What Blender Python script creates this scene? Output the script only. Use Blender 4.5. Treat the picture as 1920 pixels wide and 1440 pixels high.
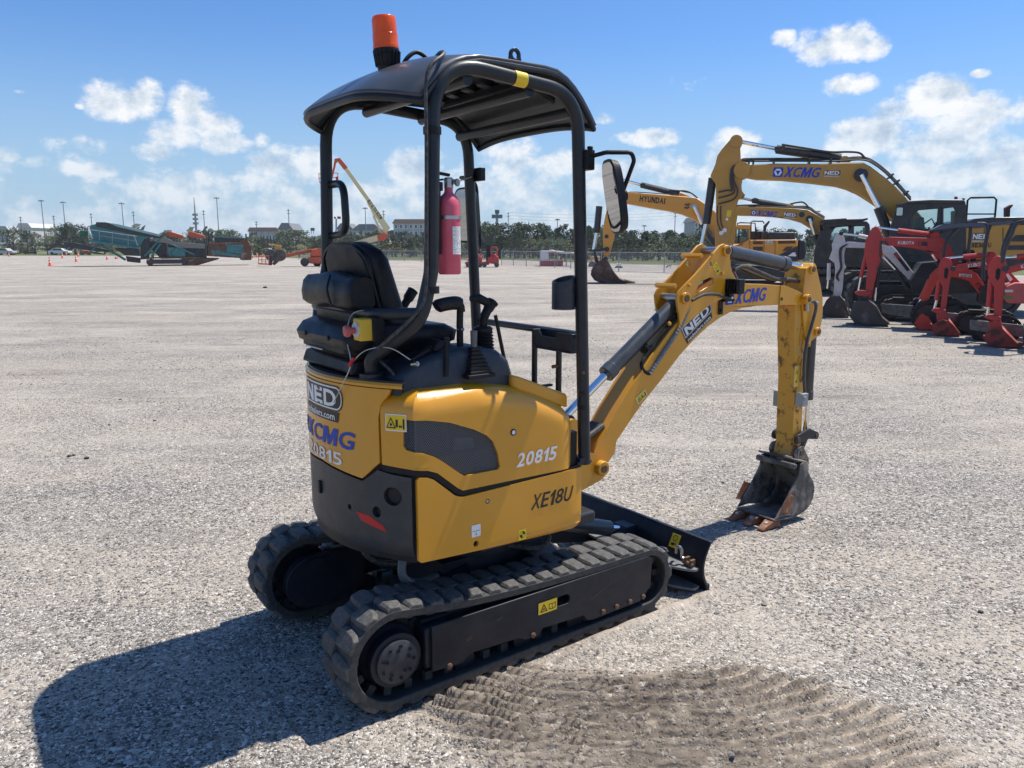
import bpy, bmesh, math, random
import numpy as np
from math import sin, cos, pi, radians, sqrt, atan2, asin, hypot
from mathutils import Vector, Matrix, noise
from mathutils.geometry import tessellate_polygon
random.seed(7); rng = np.random.default_rng(7)
for o in list(bpy.data.objects): bpy.data.objects.remove(o)
S = bpy.context.scene; COL = S.collection

# ------------------------------------------------------------------ camera
FPX, HOR, CAMH = 1442.0, 461.0, 1.65          # focal length and horizon row in photo pixels (1920 x 1440), eye height
PITCH = math.atan((720-HOR)/FPX)
cd = bpy.data.cameras.new('camera'); cam = bpy.data.objects.new('camera', cd); COL.objects.link(cam)
cam.location = (0, 0, CAMH); cam.rotation_euler = (pi/2-PITCH, 0, 0)
cd.sensor_fit = 'HORIZONTAL'; cd.sensor_width = 36.0; cd.lens = 36.0*FPX/1920
cd.clip_start = .05; cd.clip_end = 20000
S.camera = cam
S.render.resolution_x, S.render.resolution_y = 1024, 768
# ------------------------------------------------------------------ light
SUN_AZ, SUN_EL = radians(59.0), radians(63.0)  # clockwise from the view direction (+Y); height
sd = bpy.data.lights.new('sun', 'SUN'); sun = bpy.data.objects.new('sun', sd); COL.objects.link(sun)
sd.energy = 5.0; sd.angle = radians(.53); sd.color = (1, .95, .87)
sun.rotation_euler = (pi/2-SUN_EL, 0, -SUN_AZ+pi)
sun.location = (20, 20, 40)
S.view_settings.view_transform = 'Standard'; S.view_settings.look = 'None'
S.view_settings.exposure = 0.36; S.view_settings.gamma = 1.0
S.view_settings.use_curve_mapping = False
S.render.engine = 'CYCLES'
HAZE = .00032
SKYGAIN = (.68, 1.04, 1.46)

def pray(px, py):                               # photo pixel -> world direction
    u = (px-960)/FPX; v = (720-py)/FPX; c, s = cos(PITCH), sin(PITCH)
    return Vector((u, c+v*s, v*c-s))
def gz(Y):                                      # the yard drains gently away from the camera
    t = min(60.0, max(0.0, Y-6.0)); return -.006*t*t/(t+6.0)
def gp(px, py):                                 # pixel -> point on the yard
    r = pray(px, py); t = CAMH/-r.z if r.z < -1e-4 else 400
    for _ in range(60): t = (gz(r.y*t)-CAMH)/r.z
    return Vector((r.x*t, r.y*t, gz(r.y*t)))
def pv(px, py, Y):                              # pixel -> point on the upright plane at distance Y
    r = pray(px, py); t = Y/r.y; return Vector((r.x*t, Y, CAMH+r.z*t))

# ------------------------------------------------------------------ materials
def nd(nt, typ, **kw):
    n = nt.nodes.new(typ)
    for k, v in kw.items():
        if k.startswith('i_'): n.inputs[k[2:].replace('_', ' ')].default_value = v
        elif k[0] == 'n' and k[1:].isdigit(): n.inputs[int(k[1:])].default_value = v
        else: setattr(n, k, v)
    return n
def newmat(name):
    m = bpy.data.materials.new(name); m.use_nodes = True; nt = m.node_tree
    return m, nt, nt.nodes['Principled BSDF']
def ramp(nt, stops, interp='LINEAR'):
    r = nt.nodes.new('ShaderNodeValToRGB'); r.color_ramp.interpolation = interp
    e = r.color_ramp.elements
    while len(e) < len(stops): e.new(.5)
    for i, (p, c) in enumerate(stops):
        e[i].position = p; e[i].color = tuple(c)+(1,) if len(c) == 3 else c
    return r
def pbr(name, col, rough=.5, metal=0., var=.12, scale=6., bump=0., bscale=60., dust=0., dcol=(.42, .37, .31), coat=0., spec=.5, stretch=None):
    """paint, plastic, rubber, metal: colour that drifts a little, gloss that drifts, fine relief, settled dust and grime"""
    m, nt, b = newmat(name); L = nt.links.new
    tc = nd(nt, 'ShaderNodeTexCoord'); src = tc.outputs['Object']
    if stretch:
        mp = nd(nt, 'ShaderNodeMapping'); mp.inputs['Scale'].default_value = stretch; L(src, mp.inputs[0]); src = mp.outputs[0]
    n1 = nd(nt, 'ShaderNodeTexNoise', i_Scale=scale, i_Detail=6., i_Roughness=.62); L(src, n1.inputs['Vector'])
    lo = [c*(1-var) for c in col]; hi = [min(1, c*(1+var)) for c in col]
    r = ramp(nt, [(.3, lo), (.7, hi)]); L(n1.outputs['Fac'], r.inputs[0]); out = r.outputs[0]
    rr = nd(nt, 'ShaderNodeMapRange', n1=.3, n2=.7, n3=max(.03, rough*.8), n4=min(1, rough*1.2)); L(n1.outputs['Fac'], rr.inputs[0]); ro = rr.outputs[0]
    if dust > 0:
        n2 = nd(nt, 'ShaderNodeTexNoise', i_Scale=scale*2.3, i_Detail=8., i_Roughness=.7); L(src, n2.inputs['Vector'])
        mr = nd(nt, 'ShaderNodeMapRange', n1=.42, n2=.72, n3=0., n4=dust); L(n2.outputs['Fac'], mr.inputs[0])
        mx = nd(nt, 'ShaderNodeMix', data_type='RGBA'); L(mr.outputs[0], mx.inputs[0]); L(out, mx.inputs[6]); mx.inputs[7].default_value = tuple(dcol)+(1,)
        out = mx.outputs[2]
        m2 = nd(nt, 'ShaderNodeMix', data_type='FLOAT'); L(mr.outputs[0], m2.inputs[0]); L(ro, m2.inputs[2]); m2.inputs[3].default_value = .9; ro = m2.outputs[0]
    L(out, b.inputs['Base Color']); L(ro, b.inputs['Roughness'])
    b.inputs['Metallic'].default_value = metal; b.inputs['Specular IOR Level'].default_value = spec
    if coat: b.inputs['Coat Weight'].default_value = coat; b.inputs['Coat Roughness'].default_value = .08
    if bump > 0:
        n3 = nd(nt, 'ShaderNodeTexNoise', i_Scale=bscale, i_Detail=4.); L(src, n3.inputs['Vector'])
        bp = nd(nt, 'ShaderNodeBump', i_Strength=bump, i_Distance=.004); L(n3.outputs['Fac'], bp.inputs['Height']); L(bp.outputs[0], b.inputs['Normal'])
    return m
def rusty(name, col, rust=(.16, .06, .025), amt=.5, scale=9., rough=.6, metal=0., mud=(.36, .31, .25), mlo=.56):
    """worn steel: paint or bare metal broken through by rust, with dried mud in patches"""
    m, nt, b = newmat(name); L = nt.links.new
    tc = nd(nt, 'ShaderNodeTexCoord')
    n1 = nd(nt, 'ShaderNodeTexNoise', i_Scale=scale, i_Detail=9., i_Roughness=.68); L(tc.outputs['Object'], n1.inputs['Vector'])
    n2 = nd(nt, 'ShaderNodeTexNoise', i_Scale=scale*.6, i_Detail=7., i_Roughness=.7)
    mp = nd(nt, 'ShaderNodeMapping'); mp.inputs['Location'].default_value = (3.1, 5.2, 1.7); L(tc.outputs['Object'], mp.inputs[0]); L(mp.outputs[0], n2.inputs['Vector'])
    a = nd(nt, 'ShaderNodeMapRange', n1=.62-.35*amt, n2=.70-.3*amt); L(n1.outputs['Fac'], a.inputs[0])
    r = ramp(nt, [(.3, [c*.6 for c in rust]), (.55, rust), (.75, [min(1, c*1.9) for c in rust])]); L(n2.outputs['Fac'], r.inputs[0])
    mx = nd(nt, 'ShaderNodeMix', data_type='RGBA'); L(a.outputs[0], mx.inputs[0]); mx.inputs[6].default_value = tuple(col)+(1,); L(r.outputs[0], mx.inputs[7])
    a2 = nd(nt, 'ShaderNodeMapRange', n1=mlo, n2=mlo+.12, n3=0., n4=.75); L(n2.outputs['Fac'], a2.inputs[0])
    mx2 = nd(nt, 'ShaderNodeMix', data_type='RGBA'); L(a2.outputs[0], mx2.inputs[0]); L(mx.outputs[2], mx2.inputs[6]); mx2.inputs[7].default_value = tuple(mud)+(1,)
    L(mx2.outputs[2], b.inputs['Base Color'])
    rr = nd(nt, 'ShaderNodeMapRange', n3=rough, n4=.9); L(a.outputs[0], rr.inputs[0]); L(rr.outputs[0], b.inputs['Roughness'])
    b.inputs['Metallic'].default_value = metal
    bp = nd(nt, 'ShaderNodeBump', i_Strength=.4, i_Distance=.003); L(n1.outputs['Fac'], bp.inputs['Height']); L(bp.outputs[0], b.inputs['Normal'])
    return m

# ------------------------------------------------------------------ mesh helpers
class MB:
    def __init__(s): s.v = []; s.f = []
    def add(s, vs, fs):
        k = len(s.v); s.v += [tuple(v) for v in vs]; s.f += [tuple(i+k for i in f) for f in fs]; return s
    def box(s, c, sz, R=None):
        x, y, z = [q/2 for q in sz]; c = Vector(c)
        vs = [Vector((i*x, j*y, k*z)) for k in (-1, 1) for j in (-1, 1) for i in (-1, 1)]
        vs = [c+(R @ v if R else v) for v in vs]
        return s.add(vs, [(0, 2, 3, 1), (4, 5, 7, 6), (0, 1, 5, 4), (2, 6, 7, 3), (0, 4, 6, 2), (1, 3, 7, 5)])
    def bar(s, p0, p1, w, t, up=(0, 0, 1)):     # rectangular bar from p0 to p1, w across, t along 'up'
        p0 = Vector(p0); p1 = Vector(p1); d = (p1-p0); L = d.length; d.normalize(); up = Vector(up)
        side = d.cross(up)
        if side.length < 1e-4: side = d.cross(Vector((1, 0, 0)))
        side.normalize(); u = side.cross(d)
        vs = []
        for p in (p0, p1):
            for a, b in ((-1, -1), (1, -1), (1, 1), (-1, 1)): vs.append(p+side*(a*w/2)+u*(b*t/2))
        return s.add(vs, [(3, 2, 1, 0), (4, 5, 6, 7), (0, 1, 5, 4), (1, 2, 6, 5), (2, 3, 7, 6), (3, 0, 4, 7)])
    def cyl(s, p0, p1, r0, r1=None, n=20):
        if r1 is None: r1 = r0
        return s.tube([p0, p1], [r0, r1], n)
    def tube(s, pts, r, n=10, closed=False):
        pts = [Vector(p) for p in pts]; m = len(pts); rs = r if isinstance(r, (list, tuple)) else [r]*m
        T = []
        for i in range(m):
            if closed: d = pts[(i+1) % m]-pts[i-1]
            else: d = pts[min(i+1, m-1)]-pts[max(i-1, 0)]
            T.append(d.normalized())
        a = Vector((0, 0, 1)) if abs(T[0].z) < .9 else Vector((1, 0, 0))
        u = (a-T[0]*a.dot(T[0])).normalized(); vs = []; fs = []
        for i in range(m):
            u = (u-T[i]*u.dot(T[i])).normalized(); w = T[i].cross(u)
            for j in range(n):
                t = 2*pi*j/n; vs.append(pts[i]+(u*cos(t)+w*sin(t))*rs[i])
        for i in range(m if closed else m-1):
            i2 = (i+1) % m
            for j in range(n): fs.append((i*n+j, i*n+(j+1) % n, i2*n+(j+1) % n, i2*n+j))
        if not closed: fs += [tuple(range(n-1, -1, -1)), tuple(range((m-1)*n, m*n))]
        return s.add(vs, fs)
    def prism(s, loops, A, B):                  # loops of 2D points (outer, holes), A and B map 2D to the two faces
        if not hasattr(loops[0][0], '__len__'): loops = [loops]
        def area(l): return sum(l[i-1][0]*l[i][1]-l[i][0]*l[i-1][1] for i in range(len(l)))
        ls = [list(l) for l in loops]
        for i, l in enumerate(ls):
            if (area(l) > 0) != (i == 0): l.reverse()
        flat = [p for l in ls for p in l]; n = len(flat)
        tri = tessellate_polygon([[Vector((p[0], p[1], 0)) for p in l] for l in ls])
        fs = []
        for t in tri:
            p, q, r = (flat[i] for i in t)
            ar = (q[0]-p[0])*(r[1]-p[1])-(r[0]-p[0])*(q[1]-p[1])
            if abs(ar) < 1e-12: continue
            t = tuple(t) if ar > 0 else tuple(reversed(t))
            fs += [t, tuple(i+n for i in reversed(t))]
        k = 0
        for l in ls:
            m = len(l)
            for i in range(m): j = (i+1) % m; fs.append((k+j, k+i, k+i+n, k+j+n))
            k += m
        a = [A(*p) for p in flat]; b = [B(*p) for p in flat]
        return s.add(a+b, fs)
    def plate(s, loops, y0, y1):                # outline in x,z, thickness along y
        return s.prism(loops, lambda x, z: (x, y0, z), lambda x, z: (x, y1, z))
    def slab(s, loops, z0, z1):
        return s.prism(loops, lambda x, y: (x, y, z1), lambda x, y: (x, y, z0))
    def lathe(s, prof, o=(0, 0, 0), ax=(0, 0, 1), n=24):     # prof: (radius, height)
        o = Vector(o); ax = Vector(ax).normalized(); q = Vector((0, 0, 1)).rotation_difference(ax); vs = []; fs = []; m = len(prof)
        for r, h in prof:
            for j in range(n): t = 2*pi*j/n; vs.append(o+q @ Vector((r*cos(t), r*sin(t), h)))
        for i in range(m-1):
            for j in range(n): fs.append((i*n+j, i*n+(j+1) % n, (i+1)*n+(j+1) % n, (i+1)*n+j))
        fs += [tuple(range(n-1, -1, -1)), tuple(range((m-1)*n, m*n))]
        return s.add(vs, fs)
    def grid(s, P, flip=False):                 # P[i][j] points
        m, n = len(P), len(P[0]); fs = []
        for i in range(m-1):
            for j in range(n-1):
                f = (i*n+j, i*n+j+1, (i+1)*n+j+1, (i+1)*n+j); fs.append(f[::-1] if flip else f)
        return s.add([p for r in P for p in r], fs)
    def build(s, name, mat, parent=None, sm=35, bev=0., seg=2, solid=0., recalc=True):
        me = bpy.data.meshes.new(name); me.from_pydata(s.v, [], s.f); me.validate()
        if recalc:
            bm = bmesh.new(); bm.from_mesh(me); bmesh.ops.recalc_face_normals(bm, faces=bm.faces); bm.to_mesh(me); bm.free()
        me.materials.append(mat)
        if sm: me.shade_smooth(); me.set_sharp_from_angle(angle=radians(sm))
        o = bpy.data.objects.new(name, me); COL.objects.link(o); o.parent = parent
        if solid: q = o.modifiers.new('solid', 'SOLIDIFY'); q.thickness = solid; q.offset = -1
        if bev:
            q = o.modifiers.new('bevel', 'BEVEL'); q.width = bev; q.segments = seg; q.limit_method = 'ANGLE'; q.angle_limit = radians(32); q.use_clamp_overlap = True
        return o
def tag(o, label, cat, group=None, kind=None):
    if label: o['label'] = label
    if cat: o['category'] = cat
    if group: o['group'] = group
    if kind: o['kind'] = kind
    return o
def empty(name, loc=(0, 0, 0), rz=0.):
    o = bpy.data.objects.new(name, None); COL.objects.link(o); o.location = loc; o.rotation_euler = (0, 0, rz); o.empty_display_size = .2; return o
def copy_tree(o, parent=None):
    c = o.copy(); COL.objects.link(c); c.parent = parent
    for ch in list(o.children): copy_tree(ch, c)
    return c
def inst(o, loc, rot=None, parent=None, scale=None):     # one more piece that shares the mesh
    c = o.copy(); COL.objects.link(c); c.location = loc
    if rot is not None: c.rotation_euler = rot
    if scale: c.scale = scale
    if parent: c.parent = parent
    return c
def arc(cx, cz, r, a0, a1, n=8, rz=None):
    rz = r if rz is None else rz
    return [(cx+r*cos(radians(a0+(a1-a0)*i/n)), cz+rz*sin(radians(a0+(a1-a0)*i/n))) for i in range(n+1)]
def circ(cx, cz, r, n=20, rz=None): return arc(cx, cz, r, 0, 360, n, rz)[:-1]
def rrect(x0, z0, x1, z1, r, n=4):
    return arc(x1-r, z1-r, r, 0, 90, n)+arc(x0+r, z1-r, r, 90, 180, n)+arc(x0+r, z0+r, r, 180, 270, n)+arc(x1-r, z0+r, r, 270, 360, n)
def fillet(pts, r, n=5, closed=False):          # round the corners of a polyline (2D or 3D)
    P = [Vector(p) for p in pts]; out = []; m = len(P); rs = r if isinstance(r, (list, tuple)) else [r]*m
    for i in range(m):
        if (not closed and i in (0, m-1)) or rs[i] <= 0: out.append(P[i]); continue
        a = P[i-1]-P[i]; b = P[(i+1) % m]-P[i]; la, lb = a.length, b.length; a.normalize(); b.normalize()
        ang = a.angle(b); d = min(rs[i]/max(1e-4, math.tan(ang/2)), la*.48, lb*.48)
        A = P[i]+a*d; B = P[i]+b*d
        for k in range(n+1): t = k/n; out.append(A*(1-t)**2+P[i]*2*t*(1-t)+B*t*t)
    return [tuple(q) for q in out]
def smooth(pts, n=6):                           # Catmull-Rom through points
    P = [Vector(p) for p in pts]; P = [P[0]*2-P[1]]+P+[P[-1]*2-P[-2]]; out = []
    for i in range(1, len(P)-2):
        for k in range(n):
            t = k/n; a, b, c, d = P[i-1:i+3]
            out.append(.5*((2*b)+(c-a)*t+(2*a-5*b+4*c-d)*t*t+(3*b-a-3*c+d)*t**3))
    return [tuple(q) for q in out+[P[-2]]]
def text_mesh(txt, bold=0., shear=0., space=1.):
    c = bpy.data.curves.new('t', 'FONT'); c.body = txt; c.size = 1; c.offset = bold; c.shear = shear; c.space_character = space
    c.resolution_u = 3; o = bpy.data.objects.new('t', c); COL.objects.link(o)
    bpy.context.view_layer.update()
    me = bpy.data.meshes.new_from_object(o.evaluated_get(bpy.context.evaluated_depsgraph_get()))
    bpy.data.objects.remove(o); bpy.data.curves.remove(c); return me
_tc = {}
def lettering(name, txt, fn, w, h, mat, parent, bold=0., shear=0., space=1.):
    """flat lettering filling w x h; fn(u, v) maps the flat text to the surface it is printed on"""
    key = (txt, bold, shear, space)
    if key not in _tc:
        me = text_mesh(*key); _tc[key] = ([tuple(v.co) for v in me.vertices], [tuple(p.vertices) for p in me.polygons])
    vs, fs = _tc[key]
    xs = [v[0] for v in vs]; ys = [v[1] for v in vs]; x0, x1, y0, y1 = min(xs), max(xs), min(ys), max(ys)
    m = MB(); m.add([fn((v[0]-x0)/(x1-x0)*w, (v[1]-y0)/(y1-y0)*h) for v in vs], fs)
    return m.build(name, mat, parent, sm=0, recalc=False)
def decal(name, poly, fn, mat, parent):
    """thin printed film: 2D outline mapped by fn"""
    loops = poly if hasattr(poly[0][0], '__len__') else [poly]
    ls = [[Vector((p[0], p[1], 0)) for p in l] for l in loops]; flat = [p for l in loops for p in l]
    m = MB(); m.add([fn(*p) for p in flat], [tuple(t) for t in tessellate_polygon(ls)])
    return m.build(name, mat, parent, sm=0, recalc=False)

_cw = {'1': .62, 'X': 1.12, 'E': .95, 'I': .35, 'M': 1.35, 'W': 1.4, '-': .5, ' ': .5, 'U': 1.05, 'K': 1.1, 'A': 1.15, 'O': 1.2, 'D': 1.1, 'N': 1.1, 'H': 1.1, 'G': 1.15, 'C': 1.1, 'Y': 1.1}
GLY = {'M': [(0, 0), (.22, 0), (.22, .62), (.42, 0), (.58, 0), (.78, .62), (.78, 0), (1, 0), (1, 1), (.70, 1), (.5, .42), (.30, 1), (0, 1)],
       'N': [(0, 0), (.26, 0), (.26, .58), (.72, 0), (1, 0), (1, 1), (.74, 1), (.74, .42), (.28, 1), (0, 1)],
       'E': [(0, 0), (1, 0), (1, .22), (.3, .22), (.3, .39), (.9, .39), (.9, .61), (.3, .61), (.3, .78), (1, .78), (1, 1), (0, 1)],
       'X': [(0, 0), (.30, 0), (.5, .32), (.70, 0), (1, 0), (.66, .5), (1, 1), (.70, 1), (.5, .68), (.30, 1), (0, 1), (.34, .5)]}
def word(txt, fn, w, h, mat, parent, shear=0., bold=.02, gap=.16, name='lettering'):
    """a printed word set glyph by glyph, every glyph h tall"""
    ws = [_cw.get(c, 1.) for c in txt]; tot = sum(ws)+gap*(len(txt)-1); k = (w-shear*h)/tot; x = 0.; m = MB()
    for c, cw_ in zip(txt, ws):
        if c == ' ': x += (cw_+gap)*k; continue
        if bold >= .015 and c in GLY:
            V = GLY[c]; Fs = [tuple(t) for t in tessellate_polygon([[Vector((a, b, 0)) for a, b in V]])]
        elif c == '1':
            V = [(.45, 0), (1, 0), (1, 1), (.62, 1), (.45, .88), (0, .72), (0, .52), (.45, .68)]; Fs = [(0, 1, 2, 3, 4, 7), (4, 5, 6, 7)]
        else:
            key = (c, bold, 0., 1.)
            if key not in _tc:
                me = text_mesh(*key); _tc[key] = ([tuple(v.co) for v in me.vertices], [tuple(p.vertices) for p in me.polygons])
            V, Fs = _tc[key]; xs = [v[0] for v in V]; ys = [v[1] for v in V]; x0, x1, y0, y1 = min(xs), max(xs), min(ys), max(ys)
            V = [((v[0]-x0)/(x1-x0), (v[1]-y0)/(y1-y0)) for v in V]
        m.add([fn(x+u*cw_*k+shear*h*v, v*h) for u, v in V], Fs); x += (cw_+gap)*k
    return m.build(name, mat, parent, sm=0, recalc=False)
def subfill(loops, us=(), vs=()):
    """fill a 2D outline with holes and cut it along u and v lines so it can follow a curved surface"""
    loops = loops if hasattr(loops[0][0], '__len__') else [loops]
    ls = [[Vector((p[0], p[1], 0)) for p in l] for l in loops]; flat = [p for l in ls for p in l]
    bm = bmesh.new(); bv = [bm.verts.new(p) for p in flat]
    for t in tessellate_polygon(ls):
        try: bm.faces.new([bv[i] for i in t])
        except ValueError: pass
    bmesh.ops.dissolve_limit(bm, angle_limit=.01, verts=bm.verts, edges=bm.edges)
    for k, cuts in ((0, us), (1, vs)):
        n = Vector((1, 0, 0)) if k == 0 else Vector((0, 1, 0))
        for c in cuts: bmesh.ops.bisect_plane(bm, geom=bm.verts[:]+bm.edges[:]+bm.faces[:], plane_co=n*c, plane_no=n, dist=1e-6)
    bmesh.ops.recalc_face_normals(bm, faces=bm.faces)
    bm.verts.index_update()
    V = [(v.co.x, v.co.y) for v in bm.verts]; Fs = [tuple(v.index for v in f.verts) for f in bm.faces]
    bm.free(); return V, Fs
def frange(a, b, d):
    n = max(1, int(round((b-a)/d))); return [a+(b-a)*i/n for i in range(n+1)]

# ------------------------------------------------------------------ sky: clear air with cumulus, denser toward the horizon
W = bpy.data.worlds.new('World'); S.world = W; W.use_nodes = True; wt = W.node_tree; wl = wt.links.new
for n in list(wt.nodes): wt.nodes.remove(n)
wo = nd(wt, 'ShaderNodeOutputWorld'); bg = nd(wt, 'ShaderNodeBackground'); bg.inputs['Strength'].default_value = .08
wl(bg.outputs[0], wo.inputs[0])
sky = nd(wt, 'ShaderNodeTexSky', sky_type='NISHITA'); sky.sun_disc = False
sky.sun_elevation = SUN_EL; sky.sun_rotation = SUN_AZ; sky.air_density = 1.0; sky.dust_density = .35; sky.ozone_density = 2.2; sky.altitude = 0
tcw = nd(wt, 'ShaderNodeTexCoord'); sep = nd(wt, 'ShaderNodeSeparateXYZ'); wl(tcw.outputs['Generated'], sep.inputs[0])
def wm(op, a, b=None, c=None):
    n = nd(wt, 'ShaderNodeMath', operation=op)
    for i, q in enumerate((a, b, c)):
        if q is None: continue
        if isinstance(q, (int, float)): n.inputs[i].default_value = q
        else: wl(q, n.inputs[i])
    return n.outputs[0]
az = wm('ARCTAN2', sep.outputs[0], sep.outputs[1]); el = wm('ARCSINE', sep.outputs[2])
cmb = nd(wt, 'ShaderNodeCombineXYZ'); wl(az, cmb.inputs[0]); wl(el, cmb.inputs[1])
def wnoise(off, scale, detail, rough=.6, sy=1.25):
    mp = nd(wt, 'ShaderNodeMapping'); mp.inputs['Location'].default_value = off; mp.inputs['Scale'].default_value = (1, sy, 1)
    wl(cmb.outputs[0], mp.inputs[0]); n = nd(wt, 'ShaderNodeTexNoise', i_Scale=scale, i_Detail=detail, i_Roughness=rough); wl(mp.outputs[0], n.inputs['Vector'])
    return n.outputs['Fac']
CLOUDS = [(225, 192, 74, 42, 1.), (268, 180, 45, 40, .9), (360, 200, 48, 40, .95), (400, 235, 62, 34, .9), (330, 255, 70, 36, .8), (425, 268, 66, 24, .9), (300, 285, 66, 20, .8),
          (490, 268, 22, 22, .8), (520, 300, 64, 34, .9), (590, 318, 60, 44, .9), (15, 290, 40, 26, .75), (62, 306, 46, 20, .7), (130, 318, 60, 22, .65), (185, 320, 60, 22, .6), (150, 200, 14, 9, .6), (40, 172, 18, 7, .5),
          (780, 310, 60, 40, .85), (960, 300, 70, 40, .9), (1040, 318, 60, 40, .85), (900, 345, 120, 40, .7), (1140, 222, 30, 13, .7), (1216, 258, 64, 19, .95), (1370, 285, 62, 44, .9), (1275, 318, 26, 10, .5),
          (1580, 84, 84, 36, 1.), (1592, 160, 54, 23, 1.), (1467, 73, 28, 16, .75), (1840, 138, 22, 10, .7), (1745, 182, 70, 42, 1.), (1690, 205, 74, 30, .95), (1860, 215, 90, 44, 1.), (1650, 252, 96, 42, .95), (1780, 262, 140, 56, .95),
          (1590, 285, 60, 26, .7), (1880, 300, 120, 60, .85), (1720, 330, 140, 50, .7), (1500, 330, 110, 24, .5)]
def cloud_field(dy):
    q = None
    for px, py, w, h, k in CLOUDS:
        d = pray(px, py).normalized(); a = math.atan2(d.x, d.y); e = asin(d.z)
        s = cos(PITCH)/FPX/(1+((px-960)/FPX)**2*.8)
        v = nd(wt, 'ShaderNodeVectorMath', operation='SUBTRACT'); wl(cmb.outputs[0], v.inputs[0]); v.inputs[1].default_value = (a, e-dy, 0)
        v2 = nd(wt, 'ShaderNodeVectorMath', operation='MULTIPLY'); wl(v.outputs[0], v2.inputs[0]); v2.inputs[1].default_value = (1/(w*s), 1/(h*s), 0)
        v3 = nd(wt, 'ShaderNodeVectorMath', operation='DOT_PRODUCT'); wl(v2.outputs[0], v3.inputs[0]); wl(v2.outputs[0], v3.inputs[1])
        t = wm('MULTIPLY_ADD', v3.outputs['Value'], -.62, k*.78)
        q = t if q is None else wm('MAXIMUM', q, t)
    return q
field = cloud_field(0.)
na = wnoise((0, 0, 0), 17., 8., .64); nb = wnoise((2.3, .7, 0), 7., 4., .55, 2.2)
puff = wm('MULTIPLY_ADD', na, 2.5, -1.25)
# the band of far clouds low over the horizon, all the way round
bandel = nd(wt, 'ShaderNodeMapRange', n1=.018, n2=.160, n3=.80, n4=-.60); wl(el, bandel.inputs[0])
band = wm('ADD', wm('MULTIPLY_ADD', nb, 2.6, -1.3), bandel.outputs[0])
band = wm('MINIMUM', band, .45)
dens0 = wm('ADD', wm('MAXIMUM', field, band), puff)
mask = nd(wt, 'ShaderNodeMapRange', interpolation_type='SMOOTHSTEP', n1=.02, n2=.62); wl(dens0, mask.inputs[0])
# light on the puffs: compare the billows with the same billows a little nearer the sun
nb2 = wnoise((-.010, -.016, 0), 17., 5., .62)
rel = wm('SUBTRACT', na, nb2)
lit = wm('MULTIPLY_ADD', rel, 2.8, .60)
lit = wm('ADD', lit, wm('MULTIPLY', wm('SUBTRACT', .75, dens0), .28))
litc = nd(wt, 'ShaderNodeClamp'); wl(lit, litc.inputs[0])
cr = ramp(wt, [(.12, (.46, .56, .70)), (.5, (.70, .78, .87)), (.88, (.97, .98, .99))]); wl(litc.outputs[0], cr.inputs[0])
sc = nd(wt, 'ShaderNodeVectorMath', operation='SCALE'); wl(cr.outputs[0], sc.inputs[0]); sc.inputs['Scale'].default_value = 10.
# far clouds fade into the air
fade = nd(wt, 'ShaderNodeMapRange', n1=.0, n2=.15, n3=.42, n4=.98); wl(el, fade.inputs[0])
mk = wm('MULTIPLY', mask.outputs[0], fade.outputs[0])
sk = nd(wt, 'ShaderNodeVectorMath', operation='MULTIPLY'); wl(sky.outputs[0], sk.inputs[0]); sk.inputs[1].default_value = SKYGAIN
hz = nd(wt, 'ShaderNodeMapRange', n1=.0, n2=.27, n3=.86, n4=.0); hz.interpolation_type = 'SMOOTHSTEP'; wl(el, hz.inputs[0])
skh = nd(wt, 'ShaderNodeMix', data_type='RGBA'); wl(hz.outputs[0], skh.inputs[0]); wl(sk.outputs[0], skh.inputs[6]); skh.inputs[7].default_value = (4.3, 5.9, 7.4, 1)
mixw = nd(wt, 'ShaderNodeMix', data_type='RGBA'); wl(mk, mixw.inputs[0]); wl(skh.outputs[2], mixw.inputs[6]); wl(sc.outputs[0], mixw.inputs[7])
wl(mixw.outputs[2], bg.inputs['Color'])

# ------------------------------------------------------------------ ground
TH = radians(53.8); MO = Vector((-.1974, 3.2582, 0))                # the digger: heading right of the view, slew centre
MF = Vector((sin(TH), cos(TH), 0)); ML = Vector((-cos(TH), sin(TH), 0))
def graded(lo, hi, d, far, k=1.12):
    a = frange(lo, hi, d); s = d; x = hi; R = []
    while x < far: s *= k; x += s; R.append(x)
    s = d; x = lo; Lf = []
    while x > -far: s *= k; x -= s; Lf.append(x)
    return np.array(Lf[::-1]+a+R)
gx = graded(-.9, 2.1, .009, 6000, 1.10); gy = graded(1.65, 3.6, .009, 6000, 1.10)
GX, GY = np.meshgrid(gx, gy); GX = GX.ravel(); GY = GY.ravel()
def vnoise(x, y, f, seed=0):                                        # value noise, vectorised
    x = x*f+seed*17.3; y = y*f+seed*9.1; xi = np.floor(x); yi = np.floor(y); fx = x-xi; fy = y-yi
    fx = fx*fx*(3-2*fx); fy = fy*fy*(3-2*fy)
    def hsh(a, b): q = np.sin(a*127.1+b*311.7+seed*74.7)*43758.5453; return q-np.floor(q)
    return (hsh(xi, yi)*(1-fx)+hsh(xi+1, yi)*fx)*(1-fy)+(hsh(xi, yi+1)*(1-fx)+hsh(xi+1, yi+1)*fx)*fy
def sstep(a, b, x): t = np.clip((x-a)/(b-a), 0, 1); return t*t*(3-2*t)
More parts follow.
